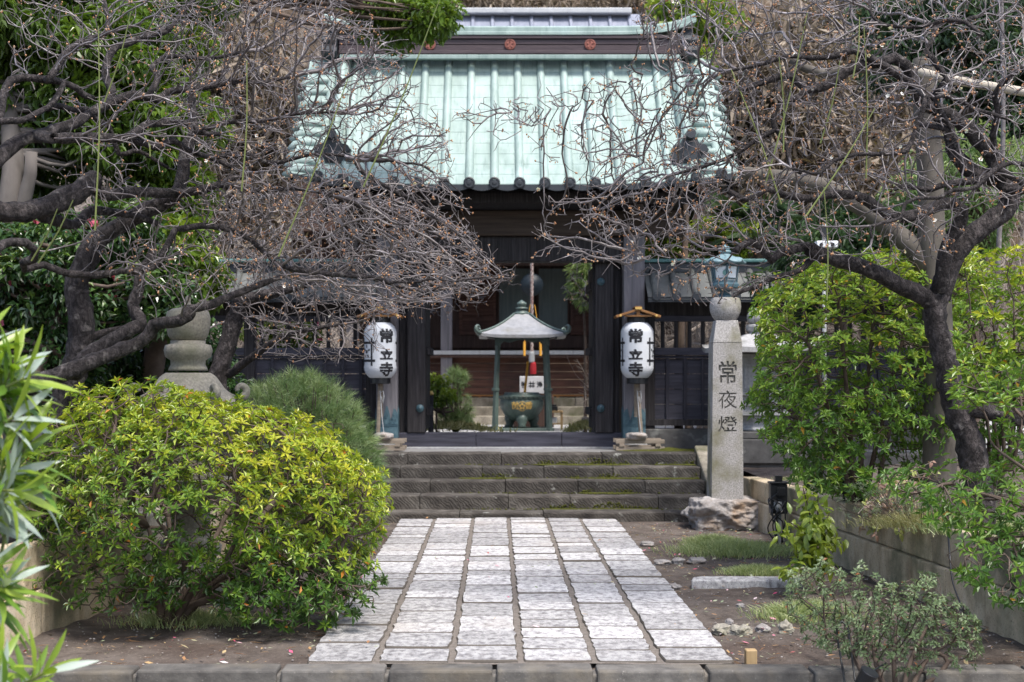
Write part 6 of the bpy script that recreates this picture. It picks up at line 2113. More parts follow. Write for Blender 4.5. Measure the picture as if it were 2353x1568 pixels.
# ------------------------------------------------------------------ needle shrubs
def needles(name, label, base, tips, axes, seed, L=(.07, .12), n=34, cat='bush', wid=.0028, stems=None, tint=(.15, .85), mat='needle'):
    t = thing(name, label, cat, base)
    off = tuple(-c for c in base)
    rng = np.random.default_rng(seed)
    g, gs = G(seed), G(seed)
    N = len(tips) * n
    c = np.repeat(tips, n, 0); ax = np.repeat(axes, n, 0)
    d = unit(ax * 1.1 + rng.normal(0, .55, (N, 3)))
    c = c - ax * rng.uniform(0, .06, N)[:, None]
    LL = rng.uniform(*L, N)
    tt = np.clip(np.repeat(rng.uniform(*tint, len(tips)), n) + rng.normal(0, .12, N), 0, 1)
    s = unit(np.cross(d, rng.normal(size=(N, 3))))
    v = np.stack([c - s * wid * .5, c + s * wid * .5, c + d * LL[:, None] + np.array([0, 0, -1]) * (LL ** 2 * 1.6)[:, None]], 1).reshape(-1, 3)
    g.add(v, [np.arange(N * 3).reshape(-1, 3)], tt)
    b = np.array(base)
    for p in (stems if stems is not None else tips[::4]):
        m = b + (p - b) * .55 + np.array([0, 0, .06]) + rng.normal(0, .04, 3)
        q = resample([b, m, p], .08); gs.tube(q, np.linspace(.012, .004, len(q)), 5, False)
    for gg, nm, m in ((gs, 'stem', 'bark_brown'), (g, 'foliage', mat)):
        o = gg.build(nm, M[m]); o.parent = t; o.location = off
    return t


rng = np.random.default_rng(61)
c = np.array((-1.74, 12.7, .52))
tips = ellip(rng, 2600, c, (.76, .72, 1.03), .66)
tips = tips[(tips[:, 2] > .25) & (tips[:, 1] < 13.1)]
ax_ = unit((tips - c) * [1, 1, 1.0] + [0, 0, .25] + rng.normal(0, .25, tips.shape))
needles('pine_bush', 'rounded soft-needled dwarf pine bush between the big azalea and the gate steps', (-1.62, 12.75, -.02), tips, ax_, 62, L=(.08, .15), n=36, wid=.0036)
rng = np.random.default_rng(63)
yb = 20.8
tips = []
for (u, v, ru, rv) in ((1050, 870, 28, 26), (1046, 930, 42, 34), (1060, 965, 34, 20), (1030, 960, 30, 24)):
    q = ellip(rng, 60, at(u, v, yb), (ru * yb / F, .22, rv * yb / F), .3); tips.append(q)
tips = np.vstack(tips)
needles('pine_sapling', 'young pine with a pointed top inside the gate, left of the incense burner', (sx(1048, yb), yb, CZ), tips, unit(np.array([0, 0, .9]) + rng.normal(0, .4, tips.shape)), 64, L=(.09, .16), n=26, cat='plant', wid=.0055, tint=(.3, .9))
# clipped shrub inside the gate
yb = 20.3
evergreen('shrub', 'bright green broad-leaved shrub just inside the gate, beside the young pine', (sx(1003, yb), yb, CZ), ([(sx(1000, yb), yb, CZ), (sx(1003, yb), yb, 1.0), (sx(1005, yb), yb, 1.3)], .02, .01),
          [(at(1003, 905, yb), (.22, .3, .30), 1.0)], 65, 'leaf_bright', (.05, .08), .5, 1500, (.3, .95), nc=16, cr=(.10, .16), bark='bark_brown', cat='bush')
# grassy mounds in the yard
for (u, v, w, lab, sd) in ((1040, 990, 85, 'low mound of yellowing grass inside the gate under the young pine', 66), (1348, 982, 38, 'low grassy mound inside the gate, under the short cut log', 67)):
    yb = 20.7
    rng = np.random.default_rng(sd)
    n = 1500
    p = np.c_[sx(u, yb) + rng.normal(0, .5, n) * w * yb / F, yb + rng.normal(0, .22, n), np.full(n, CZ)]
    p[:, 2] += .10 * np.exp(-((p[:, 0] - sx(u, yb)) / (w * yb / F)) ** 2)
    g = G(sd); L = rng.uniform(.06, .14, n)
    g.leaves(p, unit(rng.normal(0, .5, (n, 3)) + [0, 0, 1]), unit(rng.normal(size=(n, 3))), L, .012, rng.random(n), curl=.3)
    tag(g.build('grass', M['grass_yellow']), lab, 'grass', kind='stuff')

# ------------------------------------------------------------------ evergreens on the left
b = at(25, 1010, 11.9)
evergreen('camellia_tree', 'dark glossy camellia with a few pink flowers at the left edge, behind the plum trunks', b,
          ([b, at(110, 800, 12.0), at(150, 640, 12.1), at(160, 520, 12.1)], .05, .02),
          [(at(110, 640, 12.3), (.75, .5, .60), .5), (at(300, 620, 12.5), (.50, .5, .62), .28), (at(60, 830, 12.4), (.62, .45, .45), .22)], 71, 'leaf_camellia', (.06, .095), .48, 22000, (.05, .85), nc=150, cr=(.13, .24), bark='bark_brown', flowers=26)
b = at(20, 1020, 12.6)
evergreen('evergreen_tree', 'tall evergreen with a smooth pale grey trunk and olive leaves at the upper left', b,
          ([b, at(15, 800, 12.6), at(10, 560, 12.5), at(30, 400, 12.5), at(25, 300, 12.7), at(20, 150, 13.0)], .165, .07),
          [(at(70, 60, 12.9), (.95, .7, .70), .35), (at(-20, 330, 13.2), (.7, .6, .8), .25), (at(230, 200, 13.2), (.75, .6, .95), .4)], 72, 'leaf_bright', (.08, .13), .36, 24000, (.0, .55), nc=170, cr=(.16, .30), bark='bark_smooth',
          trunks=[([at(40, 520, 12.5), at(70, 400, 12.42), at(72, 350, 12.42)], .07, .05)], droop=.6)
b = at(330, 1000, 13.6)
evergreen('evergreen_tree', 'light green evergreen behind the left plum, one leafy bough reaching before the gate ridge', b,
          ([b, at(370, 700, 13.6), at(380, 400, 13.6), at(390, 120, 13.7), at(480, -160, 14.0)], .12, .06),
          [(at(370, 330, 13.6), (.50, .6, .95), .46), (at(400, 640, 13.4), (.38, .5, .60), .20), (at(420, 30, 13.9), (.5, .5, .55), .14), (at(925, 25, 15.6), (.50, .35, .34), .20)], 73, 'leaf_bright', (.075, .12), .42, 19000, (.10, .80), nc=150, cr=(.13, .25), bark='bark_brown',
          trunks=[([at(480, -160, 14.0), at(650, -210, 14.6), at(830, -150, 15.2), at(920, -20, 15.6), at(960, 40, 15.7)], .06, .015)])
b = at(235, 1010, 13.8)
evergreen('shrub', 'dark green undergrowth shrub behind the left stone lantern', b, ([b, at(250, 850, 13.8), at(260, 740, 13.8)], .03, .015),
          [(at(250, 880, 13.8), (.8, .4, .55), .6), (at(450, 850, 14.2), (.5, .4, .4), .25), (at(60, 870, 13.6), (.9, .4, .7), .35)], 74, 'leaf_camellia', (.06, .09), .45, 11000, (.0, .6), nc=50, cr=(.14, .24), bark='bark_brown', cat='bush')

# ------------------------------------------------------------------ trees on the right
b = at(2160, 1190, 10.9)
t = thing('pruned_tree', 'thick grey-barked pruned tree trunk standing behind the dark plum on the right', 'tree', b)
g = G(81)
def pc(pts, y): return px(pts, y, ox=1721.2, oy=0)
for pts, r0, r1 in ((pc([(1090, 3000), (1085, 2200), (1070, 1800), (1050, 1500), (1040, 1300), (1035, 1000), (1012, 700), (1005, 480), (1005, 335)], 10.9), .135, .085),
                    (pc([(1020, 1540), (960, 1440), (850, 1340), (760, 1270), (670, 1200), (560, 1130), (440, 1065), (330, 1040), (260, 1020), (-60, 980)], (10.9, 11.2)), .085, .045),
                    (pc([(1000, 520), (900, 440), (780, 400), (600, 390), (420, 420), (320, 390), (240, 340)], (10.9, 11.1)), .05, .03),
                    (pc([(1080, 1700), (1160, 1420), (1200, 1180)], (11, 11.2)), .06, .03)):
    p = resample(pts, .08); g.tube(p, np.linspace(r0, r1, len(p)), 14, True, rough=.05)
o = g.build('trunk', M['bark_grey'], smooth=True); o.parent = t; o.location = tuple(-c for c in b)
g = G(); p = px([(930, 400), (1100, 445), (1300, 480), (1568, 525), (1700, 545)], (10.7, 10.6), ox=1721.2, oy=0); g.tube(p, .034, 12)
tag(g.build('wooden_pole', M['wood_pale'], smooth=True, origin=tuple(p[0])), 'pale peeled wooden prop pole running sideways across the upper right, by the pruned trunk', 'pole')
for k, (u, y, lab) in enumerate(((2285, 12.9, 'slim upright grey sapling stem at the right edge, behind the plum crown'),)):
    b = (sx(u, y), y, .45); g = G(82 + k)
    p = resample([b, at(u + 5, 700, y), at(u + 20, 300, y), at(u + 15, -60, y)], .2); g.tube(p, np.linspace(.03, .018, len(p)), 8)
    t = tag(g.build('sapling', M['bark_twig'], smooth=True, origin=b), lab, 'tree')

b = at(2170, 960, 16.5)
evergreen('evergreen_tree', 'dark evergreen filling the upper right corner behind the plum', b, ([b, at(2200, 600, 16.5), at(2220, 300, 16.5), at(2200, 50, 16.5)], .12, .05),
          [(at(2190, 70, 16.6), (1.1, .7, .8), .6), (at(2330, 260, 16.4), (.6, .6, .8), .4)], 85, 'leaf_dark', (.09, .14), .42, 10000, (.1, .8), nc=80, cr=(.22, .38), bark='bark_brown')
b = at(2240, 980, 15.5)
evergreen('shrub', 'soft pale-green shrub seen between the plum limbs at the right', b, ([b, at(2240, 700, 15.5), at(2240, 500, 15.5)], .06, .03),
          [(at(2230, 430, 15.6), (.75, .5, .6), .6), (at(2150, 560, 15.6), (.6, .5, .4), .4)], 86, 'needle', (.07, .12), .22, 8000, (.2, .95), nc=70, cr=(.16, .28), bark='bark_brown', cat='bush')
b = at(1945, 1000, 14.3)
evergreen('oleander_bush', 'dark narrow-leaved bush behind the white camera pole', b, ([b, at(1940, 800, 14.3), at(1950, 650, 14.3)], .05, .02),
          [(at(1945, 570, 14.4), (.50, .4, .50), .55), (at(1860, 650, 14.6), (.45, .4, .35), .25), (at(2040, 560, 14.6), (.4, .4, .5), .2)], 87, 'leaf_dark', (.09, .14), .18, 12000, (.2, .9), nc=70, cr=(.14, .24), bark='bark_brown', cat='bush')
b = at(1560, 880, 18.3)
evergreen('evergreen_tree', 'bright green evergreen peeping out beside the right end of the gate ridge', b, ([b, at(1575, 500, 18.6), at(1570, 150, 18.6)], .06, .03),
          [(at(1560, 110, 18.7), (.35, .35, .72), .7), (at(1600, 40, 18.9), (.5, .4, .4), .3)], 88, 'leaf_bright', (.10, .15), .45, 2600, (.3, 1.0), nc=36, cr=(.18, .28), bark='bark_brown')
b = at(1580, 800, 19.0)
evergreen('shrub', 'yellow-green shrub beyond the fence under the right gate eave', b, ([b, at(1580, 600, 19.2), at(1600, 560, 19.2)], .04, .02),
          [(at(1570, 560, 19.4), (.6, .4, .4), .6), (at(1690, 560, 19.6), (.5, .4, .4), .4)], 89, 'leaf_bright', (.07, .11), .3, 3500, (.3, 1.0), nc=40, cr=(.16, .26), bark='bark_brown', cat='bush')

# fan palm
yb = 17.0 + 2.0
b = (sx(1745, yb), yb, .62)
t = thing('fan_palm', 'fan palm with spiky round fronds beyond the fence on the right', 'tree', b)
rng = np.random.default_rng(90)
g = G(90); c0 = np.array(at(1745, 545, yb)); g.tube([b, c0], [.09, .08], 10, rough=.15); o = g.build('trunk', M['bark_brown']); o.parent = t; o.location = tuple(-q for q in b)
for k in range(13):
    g = G(91 + k)
    a = k * 2.4; e = rng.uniform(-.2, .9)
    d = np.array([math.cos(a) * math.cos(e), math.sin(a) * math.cos(e) * .8, math.sin(e)])
    c1 = c0 + d * rng.uniform(.3, .5); g.tube([c0, c1], .010, 5)
    s = unit(np.cross(d, [0, 0, 1])); w = np.cross(s, d)
    th = np.linspace(-1.7, 1.7, 26)
    dd = np.cos(th)[:, None] * d + np.sin(th)[:, None] * s
    L = .52 * (1 - .12 * np.abs(th))
    g.leaves(np.repeat(c1[None], 26, 0), dd, np.repeat(w[None], 26, 0), L, .030, rng.uniform(.2, 1, 26), curl=.2)
    o = g.build('frond', M['leaf_dark']); o.parent = t; o.location = tuple(-q for q in b)

# ------------------------------------------------------------------ bare trees beyond: thicket on the slope and beside the hall
def bare_tree(seed, h):
    rng = np.random.default_rng(seed)
    g = G(seed)
    def br(p, d, L, r, lev):
        n = 4
        pts = [p]
        for k in range(n):
            d = unit(d + rng.normal(0, .16, 3) + np.array([0, 0, .05])); pts.append(pts[-1] + d * L / n)
        g.tube(pts, np.linspace(r, r * .55, n + 1), 5 if lev < 2 else 3, False, rng.random())
        if lev >= 4: return
        for k in range(5 if lev < 3 else 4):
            q = pts[rng.integers(1 if lev else 2, n + 1)]
            br(q, unit(d * .7 + rng.normal(0, .55, 3) + np.array([0, 0, .15])), L * rng.uniform(.5, .75), r * .5, lev + 1)
    for k in range(2): br(np.array([.15 * k, 0, 0]), unit(np.array([rng.normal(0, .2), rng.normal(0, .2), 1.0])), h * .42, h * .012, 0)
    return g


TG = 'bare trees in the thicket behind the temple'
TL = 'bare dry brown tree in the tangled thicket on the slope behind the temple'
protos = []
for sd in (1, 2, 3, 4):
    t = thing('bare_tree', TL, 'tree', (0, 0, 0), TG)
    o = bare_tree(300 + sd, 5.0).build('trunk', M['bark_dry']); o.parent = t
    protos.append(t)
rng = random.Random(9)
spots = []
for k in range(26): spots.append((rng.uniform(2.6, 7.2), rng.uniform(19.6, 24.5), .6, rng.uniform(.5, .85)))
for k in range(20): spots.append((rng.uniform(-7.5, -2.4), rng.uniform(19.6, 24.5), .6, rng.uniform(.5, .85)))
for k in range(80): 
    y = rng.uniform(33, 46); spots.append((rng.uniform(-17, 18), y, .45 + (y - 31.5) * .62, rng.uniform(.8, 1.35)))
for i, (x, y, z, s) in enumerate(spots):
    o = protos[i] if i < 4 else copy_tree(protos[i % 4])
    o.location = (x, y, z); o.scale = (s, s, s * rng.uniform(.85, 1.1)); o.rotation_euler = (0, 0, rng.uniform(0, 6.28))

# small plums in the yard, seen through the gate
for (lab, pts, poly, sd) in (
        ('pale-twigged small plum inside the gate, left of the metal canopy, with pink buds', [(903, 995), (925, 850), (950, 740), (990, 680), (1060, 650)], [(960, 600), (1150, 600), (1195, 640), (1130, 690), (1060, 730), (985, 740)], 95),
        ('pale-twigged small tree inside the gate, right of the metal canopy', [(1442, 995), (1420, 850), (1395, 760), (1370, 710), (1340, 680)], [(1290, 620), (1390, 610), (1400, 720), (1340, 710), (1295, 680)], 96)):
    rr = np.random.default_rng(sd)
    plum_tree(lab, at(*pts[0], 20.2), [([at(u, v, 20.2) for u, v in pts], .05, .02, dict(attach=False))], zone(rr, 420 if sd == 95 else 220, poly, 19.6, 20.9), sd,
              dict(step=.08, infl=1.2, kill=.11, inertia=.5, jit=.35, bias=(0, 0, 0), maxn=3000), dict(spur_p=.5, bud_p=.25, white=.03), group='small plums in the yard')
# weeping green tree in the yard behind the right gate post
b = at(1345, 985, 21.6)
evergreen('shrub', 'feathery light-green shrub in the yard, behind the right door of the gate', b, ([b, at(1345, 800, 21.6), at(1340, 660, 21.6)], .03, .015),
          [(at(1352, 640, 21.6), (.20, .3, .42), 1.0)], 97, 'needle', (.10, .16), .10, 2500, (.4, 1.0), nc=22, cr=(.12, .2), bark='bark_brown', cat='bush')
b = at(640, 830, 19.2)
evergreen('shrub', 'small green shrub glimpsed through the lattice of the left fence', b, ([b, at(640, 790, 19.2), at(640, 760, 19.2)], .02, .01),
          [(at(600, 770, 19.2), (.35, .3, .3), .5), (at(690, 775, 19.2), (.3, .3, .25), .5)], 98, 'leaf_bright', (.06, .1), .4, 1600, (.2, .9), nc=20, cr=(.12, .2), bark='bark_brown', cat='bush', flowers=14)

# dry straw-brown undergrowth heaped beyond the fences
for (u, v, y, ru, rv, lab, sd) in ((1760, 330, 21.5, 190, 230, 'tangled mass of dry brown creepers behind the right plum, beside the gate roof', 171),
                               (1960, 200, 23.5, 200, 190, 'dry brown creepers high on the slope at the upper right', 172), (520, 300, 22.5, 150, 260, 'dry brown creepers glimpsed through the twigs left of the gate roof', 173),
                               (2060, 480, 22.0, 220, 150, 'dry tan undergrowth behind the pruned grey trunk', 174), (1250, 5, 40.0, 420, 40, 'dry brown undergrowth on the slope above the hall roof', 175)):
    rng = np.random.default_rng(sd)
    k = y / F
    b = (sx(u, y), y, .6)
    cs = ellip(rng, 40, at(u, v, y), (ru * k, 1.0, rv * k), .1)
    g = G(sd)
    n = 11000
    q = cs[rng.integers(0, 40, n)] + rng.normal(0, .28, (n, 3)) * np.array([1, 1, 1.2])
    d = unit(rng.normal(0, .55, (n, 3)) + np.array([.1, 0, -.55]))
    L = rng.uniform(.12, .40, n)
    g.leaves(q, d, unit(rng.normal(size=(n, 3))), L, rng.uniform(.010, .03, n), np.clip(rng.normal(.5, .28, n), 0, 1), curl=.3)
    t = thing('dry_creeper', lab, 'creeper', b)
    gs = G(sd + 50)
    for a in cs[::3]: gs.tube(resample([np.array(b) + rng.normal(0, .2, 3) * [1, 1, 0], (np.array(b) + a) / 2 + rng.normal(0, .3, 3), a], .3), .02, 5, False)
    for gg, nm, m in ((gs, 'stem', 'bark_brown'), (g, 'foliage', 'straw')):
        o = gg.build(nm, M[m]); o.parent = t; o.location = tuple(-c for c in b)
# ================================================================== NEAR PLANTS AND SMALL THINGS
def oleander(label, base, tips, seed):
    t = thing('oleander', label, 'plant', base, 'oleander shoots at the left edge')
    rng = np.random.default_rng(seed)
    gs, gf, gb = G(seed), G(seed), G(seed)
    b = np.array(base)
    for (tip, ax, n, Ls, bl) in tips:
        tip = np.array(tip); ax = unit(np.array(ax, float))
        m = b + (tip - b) * .6 - ax * .12
        p = resample([b, m, tip - ax * .10, tip], .05); gs.tube(p, np.linspace(.009, .005, len(p)), 6, False)
        a = unit(np.cross(ax, [.2, .1, .9])); c = np.cross(ax, a)
        n = int(n * 1.3); Ls = Ls * 1.28; bl *= .8
        for k in range(n):
            q = k * 2.4 + rng.random() * .4; f = k / n
            e = math.radians(-20 + 85 * f + rng.normal(0, 6))
            d = (a * math.cos(q) + c * math.sin(q)) * math.cos(e) + ax * math.sin(e)
            L = Ls * rng.uniform(.85, 1.1) * (1 - .25 * f)
            g = gb if rng.random() < bl * (1.4 - f) else gf
            g.leaves(np.array([tip - ax * .14 * (1 - f)]), d[None], ax[None], L, L * .165, np.clip(.38 + .6 * f + rng.normal(0, .1), 0, 1), curl=.12 + .22 * (1 - f), fold=.25, big=True)
    for g, n, m in ((gs, 'stem', 'shoot'), (gf, 'foliage', 'leaf_oleander'), (gb, 'pale_foliage', 'leaf_oleander_back')):
        if g.v:
            o = g.build(n, M[m], smooth=True); o.parent = t; o.location = tuple(-b)
    return t

Y = 4.9
def T(u, v, y=Y): return at(u, v, y)
oleander('oleander with long narrow leaves at the left edge, beside the big azalea bush', (T(-120, 1500)[0], Y, -.2),
         [(T(35, 835), (.45, -.1, .8), 17, .19, .10), (T(-20, 850), (.2, -.2, 1), 15, .18, .3), (T(30, 960, 4.8), (.5, -.2, .25), 13, .185, .75), (T(65, 1010), (.35, -.1, .9), 17, .19, .05), (T(5, 1040, 4.8), (.1, -.2, 1), 14, .18, .1), (T(10, 1150, 4.75), (.7, -.3, .2), 16, .17, .85), (T(-10, 1110, 4.9), (.6, -.1, .5), 14, .17, .5), (T(-40, 780, 4.9), (.2, 0, 1), 13, .18, .1), (T(-15, 800, 4.95), (.6, 0, .7), 15, .19, .1), (T(20, 905, 4.9), (.7, -.1, .5), 16, .19, .1), (T(-5, 1190, 4.8), (.5, -.2, .1), 14, .17, .85), (T(20, 1090, 4.85), (.75, -.1, .3), 14, .17, .6), (T(55, 870, 4.85), (.8, -.1, .35), 13, .19, .55), (T(45, 1130, 4.7), (.9, -.2, -.05), 13, .18, .9)], 5)
oleander('oleander shoot with bright tip and grey drooping leaves, against the left planter wall', (T(-110, 1560, 4.7)[0], 4.7, -.2),
         [(T(18, 1330, 4.7), (.45, -.2, .75), 17, .165, .35), (T(-10, 1350, 4.7), (.5, -.3, .1), 12, .15, .8), (T(-15, 1290, 4.7), (.4, -.2, .8), 14, .16, .2)], 6)
oleander('oleander shoot with fresh yellow-green leaves in the bottom left corner', (T(-130, 1620, 4.5)[0], 4.5, -.2),
         [(T(105, 1545, 4.5), (.75, -.2, .40), 18, .16, .15), (T(-5, 1530, 4.5), (.5, -.2, .6), 13, .16, .15), (T(30, 1600, 4.4), (.6, -.3, .1), 12, .15, .3)], 7)

# broad yellowing leaves behind the oleander
rng = np.random.default_rng(111)
b = np.array(at(85, 1190, 8.7)); 
t = thing('aspidistra', 'clump of broad yellowing strap leaves at the left, between oleander and azalea', 'plant', tuple(b))
g = G(111)
N = 34
base = b + np.c_[rng.normal(0, .13, N), rng.normal(0, .1, N), np.full(N, .0)]
d = unit(np.c_[rng.normal(.15, .75, N), rng.normal(-.2, .4, N), np.full(N, .95)])
L = rng.uniform(.28, .45, N)
g.leaves(base, d, unit(np.c_[d[:, 0] * -1, np.full(N, -.8), np.full(N, .5)]), L, L * .21, np.clip(rng.normal(.5, .28, N), 0, 1), curl=.75, fold=.2, big=True)
o = g.build('foliage', M['aspidistra'], smooth=True); o.parent = t; o.location = tuple(-b)


# grass tufts
def tuft(label, u, v, y, ru, ry, h, n, seed, mat='grass', z=-.02, grp=None, lean=0.0):
    rng = np.random.default_rng(seed)
    c = np.array((sx(u, y), y, z))
    p = c + np.c_[rng.normal(0, .45, n) * ru, rng.normal(0, .45, n) * ry, np.zeros(n)]
    r_ = np.sqrt(((p[:, 0] - c[0]) / ru) ** 2 + ((p[:, 1] - c[1]) / ry) ** 2)
    L = h * rng.uniform(.6, 1.2, n) * np.clip(1.25 - .55 * r_, .35, 1.2)
    d = unit(np.c_[(p[:, 0] - c[0]) / ru * .35 + rng.normal(lean, .38, n), (p[:, 1] - c[1]) / ry * .2 + rng.normal(0, .38, n), np.ones(n)])
    g = G(seed)
    s = unit(np.cross(d, rng.normal(size=(n, 3)))); w = .0022
    tip = p + d * L[:, None] + np.c_[d[:, :2] * (L * .35)[:, None], -L * .18]
    mid = p + d * (L * .55)[:, None]
    vv = np.stack([p - s * w, p + s * w, mid + s * w * .8, mid - s * w * .8, tip], 1).reshape(-1, 3)
    i = np.arange(n)[:, None] * 5
    tt = np.clip(rng.normal(.5, .25, n), 0, 1)
    g.add(vv, [i + np.array([0, 1, 2, 3])], tt); g.add(vv, [i + np.array([3, 2, 4])], tt)
    o = g.build('grass', M[mat], origin=tuple(c))
    tag(o, label, 'grass', grp, 'stuff')

tuft('low green grass patch in front of the pillar base rock', 1690, 1262, 12.3, .50, .42, .12, 5200, 121)
tuft('low green grass patch in front of the pillar base rock', 1640, 1240, 12.9, .26, .26, .11, 1600, 128)
tuft('smaller dark grass patch nearer the path, below the pillar', 1745, 1310, 11.0, .30, .2, .08, 2200, 122)
tuft('grass tufts under the small grey-leaved azalea', 1860, 1415, 9.0, .30, .25, .13, 2600, 123)
tuft('thin dark grass around the foot of the big azalea', 430, 1430, 8.75, .45, .2, .12, 1100, 124)
tuft('grass and dry stalks on top of the right planter wall', 2120, 1195, 9.8, .40, .25, .12, 2200, 125, z=.47, mat='grass_yellow')
tuft('grass and dry stalks on top of the right planter wall', 2240, 1190, 9.4, .30, .25, .14, 1600, 126, z=.47)
tuft('mossy grass beside the foot of the pale stone lantern', 1880, 1085, 14.2, .35, .25, .06, 1300, 127, z=.46)

# lavender-grey ground plant and withered hydrangea on the right bed
rng = np.random.default_rng(131)
b = np.array(at(2120, 1180, 9.9)); b[2] = .48
t = thing('lavender', 'low grey-green lavender on top of the right planter wall', 'plant', tuple(b))
g, gs = G(131), G(132)
tips = b + np.c_[rng.normal(0, .28, 260), rng.normal(0, .16, 260), rng.uniform(.05, .27, 260)]
for p in tips[::2]: gs.tube([b + (p - b) * [.5, .5, 0], p], [.003, .002], 3, False)
whorls(g, tips, unit(np.array([0, 0, 1]) + rng.normal(0, .35, tips.shape)), np.clip(rng.normal(.55, .2, len(tips)), 0, 1), rng, n=(7, 12), L=(.022, .04), w=.16, elev=(0, 70))
for gg, n, m in ((gs, 'stem', 'bark_brown'), (g, 'foliage', 'lavender')):
    o = gg.build(n, M[m]); o.parent = t; o.location = tuple(-b)
b = np.array(at(2035, 1175, 10.6)); b[2] = .46
t = thing('hydrangea', 'half-withered hydrangea with brown and yellow-green leaves on the right planter wall', 'plant', tuple(b))
g, gs = G(133), G(134)
rng = np.random.default_rng(133)
tips = []
for k in range(46):
    e = np.array(at(rng.uniform(1960, 2150), rng.uniform(1060, 1230), rng.uniform(10.0, 10.9)))
    if e[2] < .44 and e[0] > wall_r(e[1]) - .02: e[0] = wall_r(e[1]) - .06
    q = resample([b, (b + e) / 2 + [0, 0, .10], e], .04); gs.tube(q, np.linspace(.005, .003, len(q)), 4, False)
    for f in (.55, .75, .9, 1.0): tips.append(q[int(f * (len(q) - 1))])
tips = np.array(tips)
whorls(g, tips, unit(np.array([-.2, -.5, .7]) + rng.normal(0, .4, tips.shape)), rng.choice([.1, .35, .5, .8, .95], len(tips)), rng, n=(2, 5), L=(.035, .06), w=.6, elev=(-30, 35), big=True, curl=.5)
for gg, n, m in ((gs, 'stem', 'bark_dry'), (g, 'foliage', 'dry_plant')):
    o = gg.build(n, M[m]); o.parent = t; o.location = tuple(-b)

# fallen leaves, petals and twigs on the soil
rng = np.random.default_rng(141)
N = 3200
p = np.c_[rng.uniform(-2.6, 2.9, N), rng.uniform(7.45, 14.7, N), np.full(N, -.008)]
onp = (p[:, 0] > -1.0) & (p[:, 0] < 1.25)
keep = ~onp | (rng.random(N) < .07)
p = p[keep]; onp = onp[keep]
p[onp, 2] = .045
N = len(p)
d = unit(np.c_[rng.normal(size=(N, 2)), np.full(N, .05)])
L = rng.uniform(.012, .055, N) * rng.choice([.5, 1, 1], N)
g = G(141); g.leaves(p, d, unit(np.c_[rng.normal(0, .25, (N, 2)), np.ones(N)]), L, L * .42, rng.random(N), curl=-.15, fold=.4)
n2 = 1100
q = np.c_[rng.uniform(-2.6, 2.95, n2), rng.uniform(7.45, 14.6, n2), np.full(n2, -.004)]
q = q[(q[:, 0] < -1.0) | (q[:, 0] > 1.27)]
g.leaves(q, unit(np.c_[rng.normal(size=(len(q), 2)), rng.normal(0, .08, len(q))]), np.tile([0, 0, 1.0], (len(q), 1)), rng.uniform(.03, .11, len(q)), .004, np.full(len(q), .80) + rng.normal(0, .05, len(q)), curl=.05)
q = np.c_[rng.uniform(-4.2, -2.75, 260), rng.uniform(7.0, 11, 260), np.full(260, .52)]
g.leaves(q, unit(np.c_[rng.normal(size=(260, 2)), np.full(260, .05)]), unit(np.c_[rng.normal(0, .25, (260, 2)), np.ones(260)]), rng.uniform(.02, .05, 260), .018, rng.random(260) * .4 + .6, curl=-.15)
tag(g.build('leaf_litter', M['litter']), 'scattered fallen leaves and petals on the bare soil', 'leaves', kind='stuff')
g = G(142); rng = np.random.default_rng(142)
N = 2600
q = np.c_[rng.uniform(-2.6, 2.95, N), rng.uniform(7.45, 14.6, N), np.full(N, -.014)]
q = q[(q[:, 0] < -1.0) | (q[:, 0] > 1.27)]
g.blobs(q, rng.uniform(.002, .009, len(q)), rng.random(len(q)), squash=.6)
tag(g.build('gravel', M['rough_rock']), kind='stuff')

# single stones on the soil to the right of the path
SG = 'stones on the soil right of the path'
for (u, v, w, h, lab, sd) in ((1487, 1247, 32, 13, 'small pale stone close to the far right corner of the path', 1), (1521, 1289, 38, 15, 'leftmost of three pale stones in a row by the grass patch', 2), (1558, 1286, 30, 19, 'middle one of three pale stones in a row by the grass patch', 3),
                              (1601, 1285, 42, 17, 'longest, right-hand one of three pale stones by the grass patch', 4), (1702, 1388, 20, 10, 'small lone brown stone between path and small azalea', 5), (1676, 1425, 18, 14, 'small round pale stone on top of two mossy rocks', 6),
                              (1655, 1442, 44, 24, 'mossy dark rock touching the right edge of the path', 7), (1702, 1445, 46, 22, 'mossy dark rock beside the one at the path edge', 8), (1752, 1442, 24, 14, 'rounded brown stone right of the two mossy rocks', 9), (1805, 1440, 30, 20, 'dark stone furthest right in the row of mossy rocks', 10), (1552, 1345, 30, 12, 'small pale stone against the left end of the stone slab', 11)):
    y = F * 1.515 / (v + h * .4 - V0)
    rock('stone', lab, (sx(u, y), y, -.02 + h * .14 * y / F), (w * y / F, w * .8 * y / F, h * 1.1 * y / F), 150 + sd, grp=SG, mat='rough_rock' if sd not in (7, 8, 10) else 'lantern_stone', amp=.28, flat=.25, n=4 if sd < 7 else 5)
y = 10.35
g = G(); a, b_ = sx(1585, y), sx(1840, y)
o_ = [(a, y - .09), (a + .25, y - .10), (b_, y - .10), (b_, y + .10), (a + .1, y + .115), (a + .03, y + .06)]
g.prism(o_, -.04, .035, axis='z')
tag(g.build('stone_slab', M['granite_path'], bevel=.01, origin=(a, y, -.03)), 'flat granite slab lying in the soil right of the path', 'slab')
y = 7.62
g = G(); g.box(sx(1712, y), sx(1738, y), y - .03, y + .03, -.04, .045)
tag(g.build('wooden_stub', M['wood_new'], bevel=.006, origin=(sx(1725, y), y, -.03)), 'short square wooden stub sticking out of the soil near the kerb', 'stub')

